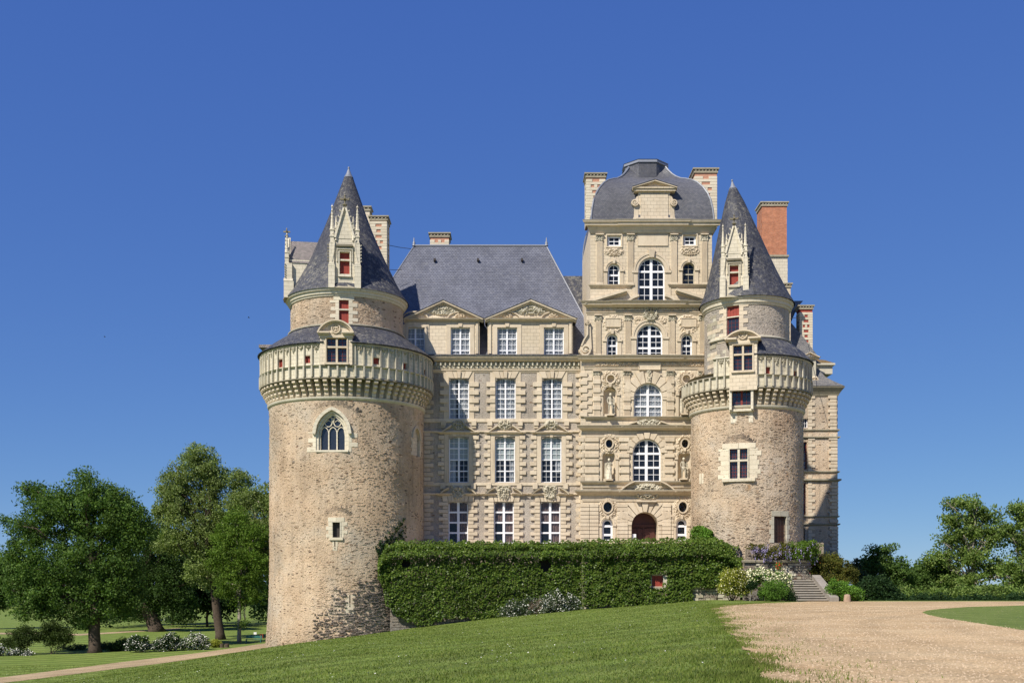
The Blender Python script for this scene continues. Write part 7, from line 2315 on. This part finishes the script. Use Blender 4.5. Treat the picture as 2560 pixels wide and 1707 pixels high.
# ivy creeping onto the left tower and a pale bush of ivy on the right one
def on_round(S, px0, px1, py0, py1, n, seed, shape=None, out=.12):
    r = np.random.default_rng(seed); L = []
    for _ in range(n):
        px = r.uniform(px0, px1); py = r.uniform(py0, py1)
        if shape and not shape(px, py, r): continue
        u, v = S.uv(px, py); L.append(S.map(u, v, abs(r.normal(0, out)) + .02))
    return np.array(L)
rng = np.random.default_rng(78)
P_ = on_round(SL, 925, 1012, 1295, 1470, 5200, 3, lambda x, y, r: (x > 1005 - (y - 1290) * .9 if y < 1365 else x > 938 + max(0, (y - 1370)) * .28) and math.sin(x * .3) * math.sin(y * .21) + r.uniform(-.6, 1.2) > (.55 if y < 1340 else .1))
iv2 = thing('ivy', 'thin dark ivy creeping up the foot of the big left tower', 'ivy', P_.mean(0).tolist())
quads('ivy_leaves', leaf_quads(P_, .19, .3, .85), LF_DARK, iv2, 'stuff')
P_ = on_round(SR, 1733, 1783, 1311, 1356, 4200, 4, lambda x, y, r: y > 1314 + 9 * abs((x - 1752) / 22) ** 1.5 and x > 1733 + max(0, 1340 - y) * .12 + r.uniform(0, 5), .28)
P_[:, 1] -= .25
iv3 = thing('ivy', 'bright young ivy clump climbing the right tower above the wall top', 'ivy', P_.mean(0).tolist())
quads('ivy_leaves', leaf_quads(P_, .17, .3, .85), LF_IVYL, iv3, 'stuff')

# ------------------------------------------------------------------ STAIRS, LANDING, WISTERIA
ST = thing('stone_staircase', 'flight of worn grey stone steps rising from the gravel to the landing', 'stairs', (24.6, 92.0, 0))
ns = 9
STEPM = m_limestone('worn_step', (.26, .235, .20), (.34, .31, .265), (.42, .39, .33), stain=.5)
COPM = m_limestone('worn_coping', (.22, .20, .17), (.30, .27, .235), (.36, .33, .28), stain=.7)
xa0, xb0 = W(1992, 1503, 91.9).x, W(2076, 1503, 91.9).x
xa1, xb1 = W(1976, 1450, 97.0).x, W(2046, 1450, 97.0).x
for i in range(ns):
    t = i / (ns - 1); x0 = xa0 + (xa1 - xa0) * t; x1 = xb0 + (xb1 - xb0) * t
    y = 91.9 + .56 * i; z = .205 * (i + 1)
    shared('step', block_mesh(STEPM, 'step'), ST, ((x0 + x1) / 2, y + .35, z - .05), (x1 - x0, .76, .10))
    mb = MB(); mb.box(x0 + .02, x1 - .02, y + .07, y + .7, z - .205, z - .102); mb.build('riser', DARKST, ST)  # dark riser colour stands in for the shadow under each nosing
mb = MB()
ka, kb = W(2050, 1452, 97.0), W(2097, 1503, 91.5)
for i in range(6):
    t0, t1 = i / 6, (i + 1) / 6 - .01
    p, q = kb.lerp(ka, t0), kb.lerp(ka, t1)
    m_ = MB(); z0 = .05 + 1.95 * t0; z1 = .05 + 1.95 * t1
    vs = [(p.x - .75, p.y, -.3), (p.x, p.y, -.3), (q.x, q.y, -.3), (q.x - .75, q.y, -.3), (p.x - .75, p.y, z0 + .32), (p.x, p.y, z0 + .32), (q.x, q.y, z1 + .32), (q.x - .75, q.y, z1 + .32)]
    m_.add(vs, [(0, 1, 5, 4), (1, 2, 6, 5), (2, 3, 7, 6), (3, 0, 4, 7), (4, 5, 6, 7), (3, 2, 1, 0)]); m_.build('coping_stone', COPM, ST)
LW = thing('landing_wall', 'rough grey rubble wall with a projecting ledge above the steps', 'stone wall', (23, 98, 1.8))
Sl = Flat(0, 98.0)
u0 = Sl.uv(1862, 1400)[0]; u1 = Sl.uv(2026, 1400)[0]
mb = MB(); sbox(mb, Sl, u0, u1, -.5, 3.4, -.9, 0); mb.build('wall', RUBW, LW)
mb = MB(); cornice(mb, Sl, u0 - .1, u1 + .1, [(3.40, .02), (3.44, .22), (3.62, .26), (3.66, .05)]); mb.build('ledge', LEDGEST, LW)
stone_patch(Sl, LW, 1890, 2024, 1452, 1452, 1408, 8)
mb = MB(); sbox(mb, Sl, u0 + .3, u1 - .9, 3.66, 4.7, -1.2, -.5); mb.build('parapet', RUBW, LW)
mb = MB(); p, q = Sl.uv(1918, 1391), Sl.uv(1939, 1395.5)
sg = MB(); sbox(sg, Sl, p[0], q[0], q[1], p[1], .08, .12); so = sg.build('sign', WHITE, LW); so['label'] = 'small white sign board fixed among the wisteria'
sg = MB()
for i in range(5): sbox(sg, Sl, p[0] + .08 + i * .13, p[0] + .16 + i * .13, q[1] + .05, q[1] + .11, .12, .124)
sg.build('lettering', m_plain('grey_letters', (.3, .3, .32), .6), so)
RL = thing('handrail', 'thin black iron handrail running down the left side of the steps', 'handrail', (24, 94, 0))
mb = MB(); mb.tube([W(1996, 1503.5, 91.6), W(1984, 1478, 91.9), W(1966, 1437, 95.0), W(1957, 1415, 97.2), W(1925, 1410, 97.6), W(1882, 1388, 98.5), W(1868, 1380, 99)], .028, 6); mb.build('rail', IRON, RL)
for px, py, Y in ((1984, 1480, 92.0), (1966, 1440, 95.0), (1922, 1409, 97.6)):
    mb = MB(); p = W(px, py, Y); mb.tube([p, (p.x, p.y, p.z - 1.0)], .022, 5); mb.build('post', IRON, RL)
def wist(label, blobs, Y, n, nfl, seed, mat):
    global rng
    rng = np.random.default_rng(seed)
    c = W(blobs[0][0], blobs[0][1], Y)
    t = thing('wisteria', label, 'climbing plant', (c.x, Y, c.z - 1))
    P, C = blob_points(blobs, Y, n, .35, .5, 45)
    quads('foliage', leaf_quads(P, .15), mat, t)
    Q = P[rng.integers(0, len(P), nfl)]; Q = Q[Q[:, 1] < np.percentile(P[:, 1], 65)]
    L = []
    for q in Q:
        m_ = 16; tt = rng.uniform(0, 1, m_)
        L.append(np.stack([q[0] + rng.normal(0, .06, m_) * (1 - tt * .7), q[1] - .12 + rng.normal(0, .05, m_), q[2] - tt * .50], 1))
    quads('blossom', leaf_quads(np.concatenate(L), .075, 0, .9), FL_LILAC, t)
    mb = MB(); limb_mesh(mb, Vector((c.x + .5, Y + .2, c.z - 1.2)), c, .07, .03, .3); mb.build('stem', BARK, t)
wist('lilac flowering wisteria trailing along the ledge above the landing wall', [(1900, 1374, 24, 13), (1940, 1380, 34, 13), (1980, 1382, 30, 13), (1920, 1392, 34, 6), (1880, 1366, 18, 8), (1960, 1364, 30, 8)], 97.8, 4600, 190, 31, LF_BRONZE)
wist('leafier green wisteria at the right end of the landing wall', [(2000, 1366, 34, 14), (2020, 1360, 28, 12), (2032, 1376, 22, 20), (1990, 1384, 30, 14), (2030, 1392, 16, 18)], 97.6, 6000, 60, 32, LF_LIME)
# bollard
BO = tag((lambda m_: (m_.lathe(W(2118, 1500, 90.2).x, 90.2, [(.31, -.02), (.31, .05), (.27, .35), (.25, .52), (.22, .60), (.12, .64), (.001, .65)], 18), m_.build('stone_bollard', m_plain('bollard_stone', (.36, .26, .18), .9, .1, .25, 4, .02), None, True))[1])(MB()), 'squat rounded stone bollard at the gravel edge right of the steps', 'bollard')

# ------------------------------------------------------------------ STATUES
def statue(label, px, py_foot, py_top, draped, seed, arm=1, parent_ops=None, Yn=108.62):
    k = Yn / F
    p = W(px, py_foot, Yn); H = (py_foot - py_top) * k
    t = thing('statue', label, 'statue', p)
    s = H / 1.80; fl = 1 if seed % 2 else -1
    J = {'pel': (0, 0, .98), 'bel': (.02 * fl, -.01, 1.12), 'chs': (-.02 * fl, 0, 1.34), 'nek': (-.01 * fl, -.01, 1.50), 'hd0': (0, -.03, 1.60), 'hd1': (.01 * fl, -.03, 1.72),
         'sl': (-.19, 0, 1.44), 'el': (-.27, -.03, 1.17), 'wl': (-.22, -.16, .98), 'hl': (-.20, -.20, .92), 'sr': (.19, 0, 1.43), 'er': (.28, .02, 1.20), 'wr': (.10 * arm, -.20, 1.22), 'hr': (.04, -.22, 1.24),
         'tl': (-.10, 0, .90), 'kl': (-.12, -.03, .50), 'al': (-.12, 0, .09), 'fl': (-.14, -.14, .03), 'tr': (.10, 0, .90), 'kr': (.15, -.10, .50), 'ar': (.14, .02, .09), 'fr': (.19, -.11, .03)}
    Rr = dict(pel=.145, bel=.115, chs=.155, nek=.055, hd0=.085, hd1=.09, sl=.07, el=.048, wl=.036, hl=.04, sr=.07, er=.048, wr=.036, hr=.04, tl=.10, kl=.065, al=.042, fl=.045, tr=.10, kr=.065, ar=.042, fr=.045)
    if arm < 0: J['wr'] = (.36, -.10, 1.02); J['hr'] = (.38, -.14, .96)
    E = [('pel', 'bel'), ('bel', 'chs'), ('chs', 'nek'), ('nek', 'hd0'), ('hd0', 'hd1'), ('chs', 'sl'), ('sl', 'el'), ('el', 'wl'), ('wl', 'hl'), ('chs', 'sr'), ('sr', 'er'), ('er', 'wr'), ('wr', 'hr'), ('pel', 'tl'), ('tl', 'kl'), ('kl', 'al'), ('al', 'fl'), ('pel', 'tr'), ('tr', 'kr'), ('kr', 'ar'), ('ar', 'fr')]
    nm = list(J)
    me = bpy.data.meshes.new('figure')
    me.from_pydata([tuple(c * s for c in J[n_]) for n_ in nm], [(nm.index(a), nm.index(b)) for a, b in E], [])
    o = bpy.data.objects.new('figure', me); COL.objects.link(o); o.parent = t; o['_o'] = list(p)
    me.materials.append(PALE)
    md = o.modifiers.new('Skin', 'SKIN')
    if not me.skin_vertices: me.attributes
    for i, n_ in enumerate(nm):
        sv = me.skin_vertices[0].data[i]; sv.radius = (Rr[n_] * s * 1.05, Rr[n_] * s * .95); sv.use_root = (n_ == 'pel')
    o.modifiers.new('Sub', 'SUBSURF').levels = 1
    o.modifiers['Sub'].render_levels = 2
    mb = MB()   # hair or helmet
    mb.lathe(p.x + .01 * fl * s, p.y + .01, [(.001, p.z + 1.83 * s), (.07 * s, p.z + 1.81 * s), (.105 * s, p.z + 1.74 * s), (.10 * s, p.z + 1.66 * s), (.07 * s, p.z + 1.60 * s)], 12); mb.build('hair', PALE, t, True)
    mb = MB()   # drapery: folded cloth from hip to foot
    n = 28; V = []
    lev = [(1.28, .15), (1.12, .165), (1.0, .20), (.8, .20), (.5, .21), (.25, .23), (.03, .26)] if draped else [(1.02, .165), (.94, .19), (.86, .17), (.78, .14)]
    for z, r_ in lev:
        for i in range(n):
            a = 2 * PI * i / n
            q = r_ * (1 + .14 * math.sin(a * 6 + z * 4 * fl) + .06 * math.sin(a * 11)) * s
            V.append((p.x + q * math.cos(a) * 1.05 + .02 * fl * (1 - z), p.y + q * math.sin(a) * .8 - .01, p.z + z * s))
    mb.add(V, [(j * n + i, j * n + (i + 1) % n, (j + 1) * n + (i + 1) % n, (j + 1) * n + i) for j in range(len(lev) - 1) for i in range(n)])
    # cloak falling at one side
    Vc = []
    for j in range(9):
        z = 1.42 - 1.36 * j / 8
        for i in range(7):
            Vc.append((p.x + fl * (.16 + .035 * i + .02 * j / 8) * s, p.y + (.10 + .05 * math.sin(i * 2.1 + j * .4)) * s, p.z + z * s))
    mb.add(Vc, [(j * 7 + i, j * 7 + i + 1, (j + 1) * 7 + i + 1, (j + 1) * 7 + i) for j in range(8) for i in range(6)])
    mb.build('drapery', PALE, t, True)
    mb = MB(); mb.box(p.x - .30 * s, p.x + .30 * s, p.y - .26 * s, p.y + .26 * s, p.z - .12, p.z + .015); mb.build('plinth', STONE, t)
    return t
statue('pale stone figure with bare legs in the upper left niche of the pavilion', 1526, 1036, 983, False, 1, arm=-1)
statue('pale stone figure in the upper right niche, half hidden by the tower gallery', 1711, 1034, 985, False, 2, arm=1)
statue('robed pale stone figure in the lower left niche beside the great window', 1523, 1198, 1146, True, 4, arm=1)
statue('pale stone figure wearing a helmet in the lower right niche beside the round tower', 1709, 1196, 1144, False, 3, arm=-1)

# ------------------------------------------------------------------ SMALL THINGS
REDW = m_plain('red_wood', (.30, .075, .045), .7, .2, .2)
TEAL = m_plain('teal_paint', (.035, .16, .14), .6, .3, .2)
def seat(label, px, py, m, name, w, h, back=True, cat='bench', dy=0):
    p = hit(px, py); p.y += dy; p.z = float(zg(p.x, p.y))
    t = thing(name, label, cat, p)
    for i in range(3):
        mb = MB(); mb.box(p.x - w / 2, p.x + w / 2, p.y - .22 + i * .16, p.y - .08 + i * .16, p.z + h - .04, p.z + h); mb.build('slat', m, t)
    for sx in (-1, 1):
        for sy in (-.18, .2):
            mb = MB(); mb.box(p.x + sx * (w / 2 - .08) - .035, p.x + sx * (w / 2 - .08) + .035, p.y + sy - .03, p.y + sy + .03, p.z - .05, p.z + h - .04); mb.build('leg', m, t)
        if back:
            mb = MB(); mb.box(p.x + sx * (w / 2 - .08) - .03, p.x + sx * (w / 2 - .08) + .03, p.y + .24, p.y + .29, p.z + h - .04, p.z + h + .45); mb.build('post', m, t)
    if back:
        for i in range(2): mb = MB(); mb.box(p.x - w / 2, p.x + w / 2, p.y + .22, p.y + .25, p.z + h + .12 + i * .18, p.z + h + .24 + i * .18); mb.build('slat', m, t)
    return t
seat('left of two small red wooden tables by the tower foot', 641, 1598, REDW, 'red_table', .46, .55, False, 'table', 3)
seat('right of two small red wooden tables, nearly touching the tower', 659, 1598, REDW, 'red_table', .46, .55, False, 'table', 3)
seat('long teal garden bench on the grass between the pale trunk and the tower', 634, 1606, TEAL, 'garden_bench', 1.9, .42, True, 'bench', 0)
p = hit(638, 1597); t = thing('notice_board', 'small white notice on a thin post by the teal bench', 'sign', p)
mb = MB(); mb.box(p.x - .03, p.x + .03, p.y - .02, p.y + .02, p.z - .1, p.z + .95); mb.build('post', BARK, t)
mb = MB(); mb.box(p.x - .18, p.x + .18, p.y - .05, p.y - .02, p.z + .62, p.z + .90); mb.build('panel', WHITE, t)
for px, w_, lab in ((555, .22, 'sawn dark tree stump touching the little yellow green bush'), (567, .26, 'slightly larger sawn stump just right of the other one')):
    p = hit(px, 1618); mb = MB(); mb.lathe(p.x, p.y, [(w_ * 1.15, p.z - .05), (w_, p.z + .12), (w_ * .97, p.z + .40), (w_ * .7, p.z + .43), (.001, p.z + .43)], 14); tag(mb.build('tree_stump', BARK, None), lab, 'stump')
for i, (a, b, lab) in enumerate(((W(965, 612, 117), W(1033, 623, 118), 'upper thin cable between the chimney behind the tower and the roof ridge'), (W(974, 674, 114), W(1004, 674, 114.5), 'lower short cable between the tower cone and the slate roof'))):
    mb = MB(); mid_ = (a + b) / 2 - Vector((0, 0, .05)); mb.tube([a, mid_, b], .03, 5); tag(mb.build('cable', IRON, None), lab, 'cable')
for px, py, Y, lab in ((622, 794, 150, 'small dark bird flying left of the upper tower drum'), (262, 842, 180, 'tiny dark bird in the empty blue sky on the left')):
    p = W(px, py, Y); t = thing('bird', lab, 'bird', p)
    mb = MB(); mb.tube([p + Vector((-.13, 0, -.02)), p + Vector((-.06, 0, 0)), p + Vector((.05, 0, .01)), p + Vector((.13, 0, 0)), p + Vector((.17, 0, 0))], [.01, .045, .05, .03, .005], 8); mb.build('body', IRON, t, True)
    for s in (-1, 1):
        mb = MB(); mb.add([p + Vector((-.04, 0, .02)), p + Vector((.06, 0, .02)), p + Vector((.02, s * .18, .10)), p + Vector((-.06, s * .34, .05)), p + Vector((-.02, 0, .035))], [(0, 1, 2, 3), (4, 2, 1)]); mb.build('wing', IRON, t)

# ------------------------------------------------------------------ GRASS, DAISIES, PEBBLES
rng = np.random.default_rng(9)
def lawn_pts(n, y0, y1, pw=1.6, left=True):
    Y = y0 + (y1 - y0) * rng.uniform(0, 1, n) ** pw
    X = rng.uniform(-.49, .49, n) * Y
    xe = 1 + .175 * Y
    k = X < xe - .15 + rng.normal(0, .25, n)
    return X[k], Y[k]
X, Y = lawn_pts(230000, 16, 100, 1.5)
Z = zg(X, Y)
n = len(X); a = rng.uniform(0, 2 * PI, n); h = rng.uniform(.02, .06, n) * (1 + .35 * np.sin(X * .9) * np.sin(Y * .5)); w = .007 + .0004 * Y
lean_ = rng.normal(0, .02, (n, 2))
V = np.stack([np.stack([X - w * np.cos(a), Y - w * np.sin(a), Z - .01], 1), np.stack([X + w * np.cos(a), Y + w * np.sin(a), Z - .01], 1), np.stack([X + lean_[:, 0], Y + lean_[:, 1], Z + h], 1)], 1)
BLADE = m_leaf('grass_blade', (.12, .175, .028), (.165, .22, .040), (.25, .27, .08), .35, .7)
g = quads('grass', V, BLADE, None, 'stuff'); tag(g, 'short green grass blades of the foreground lawn', 'grass')
# rough tufts along the gravel edge
m_ = 60000; i = rng.integers(0, len(edge) - 3, m_) ; E_ = np.array(edge); t_ = rng.uniform(0, 1, m_)[:, None]
Q = E_[i + 1] * (1 - t_) + E_[i + 2] * t_ if False else E_[i] * (1 - t_) + E_[i + 1] * t_
Q = Q + rng.normal(0, 1, (m_, 2)) * np.where(rng.uniform(0, 1, (m_, 1)) < .35, 1.1, .33); kk = (np.sin(Q[:, 0] * 3.1) * np.sin(Q[:, 1] * 1.3) + rng.uniform(-.7, 1, m_) > .28) & (Q[:, 1] > 14)
Q = Q[kk]; n = len(Q); a = rng.uniform(0, 2 * PI, n); h = rng.uniform(.03, .11, n); w = .012
Z = zg(Q[:, 0], Q[:, 1])
V = np.stack([np.stack([Q[:, 0] - w * np.cos(a), Q[:, 1] - w * np.sin(a), Z], 1), np.stack([Q[:, 0] + w * np.cos(a), Q[:, 1] + w * np.sin(a), Z], 1), np.stack([Q[:, 0] + rng.normal(0, .03, n), Q[:, 1] + rng.normal(0, .03, n), Z + h], 1)], 1)
g = quads('edge_grass', V, BLADE, None, 'stuff'); tag(g, 'ragged grass tufts creeping over the gravel edge', 'grass')
X, Y = lawn_pts(2200, 20, 99, .75); Z = zg(X, Y) + .06
cl = (np.sin(X * .5 + 2) * np.sin(Y * .23) > -.1); X, Y, Z = X[cl], Y[cl], Z[cl]
V = leaf_quads(np.stack([X, Y, Z], 1), .034, 2.5, 1.0)
g = quads('daisies', V, FL_WHITE, None, 'stuff'); tag(g, 'scattered white daisies in the lawn', 'daisies')
m_ = 9000; Y = 15 + 60 * rng.uniform(0, 1, m_) ** 1.7; X = rng.uniform(0, .5, m_) * Y; k = X > 1.2 + .175 * Y; X, Y = X[k], Y[k]; n = len(X)
s = rng.uniform(.008, .022, n) * (1 + Y * .012); z0 = .018
P4 = np.stack([np.stack([X - s, Y - s * .6, np.full(n, z0)], 1), np.stack([X + s, Y - s * .5, np.full(n, z0)], 1), np.stack([X, Y + s, np.full(n, z0)], 1)], 1); top = np.stack([X, Y, z0 + s * 1.1], 1)
V = np.concatenate([np.stack([P4[:, i], P4[:, (i + 1) % 3], top], 1) for i in range(3)])
g = quads('pebbles', V, m_plain('pebble', (.46, .36, .25), .9, .1, .4, 30), None, 'stuff'); tag(g, 'loose pebbles lying on the gravel forecourt', 'pebbles')
for o in bpy.data.objects:
    if '_o' in o: del o['_o']
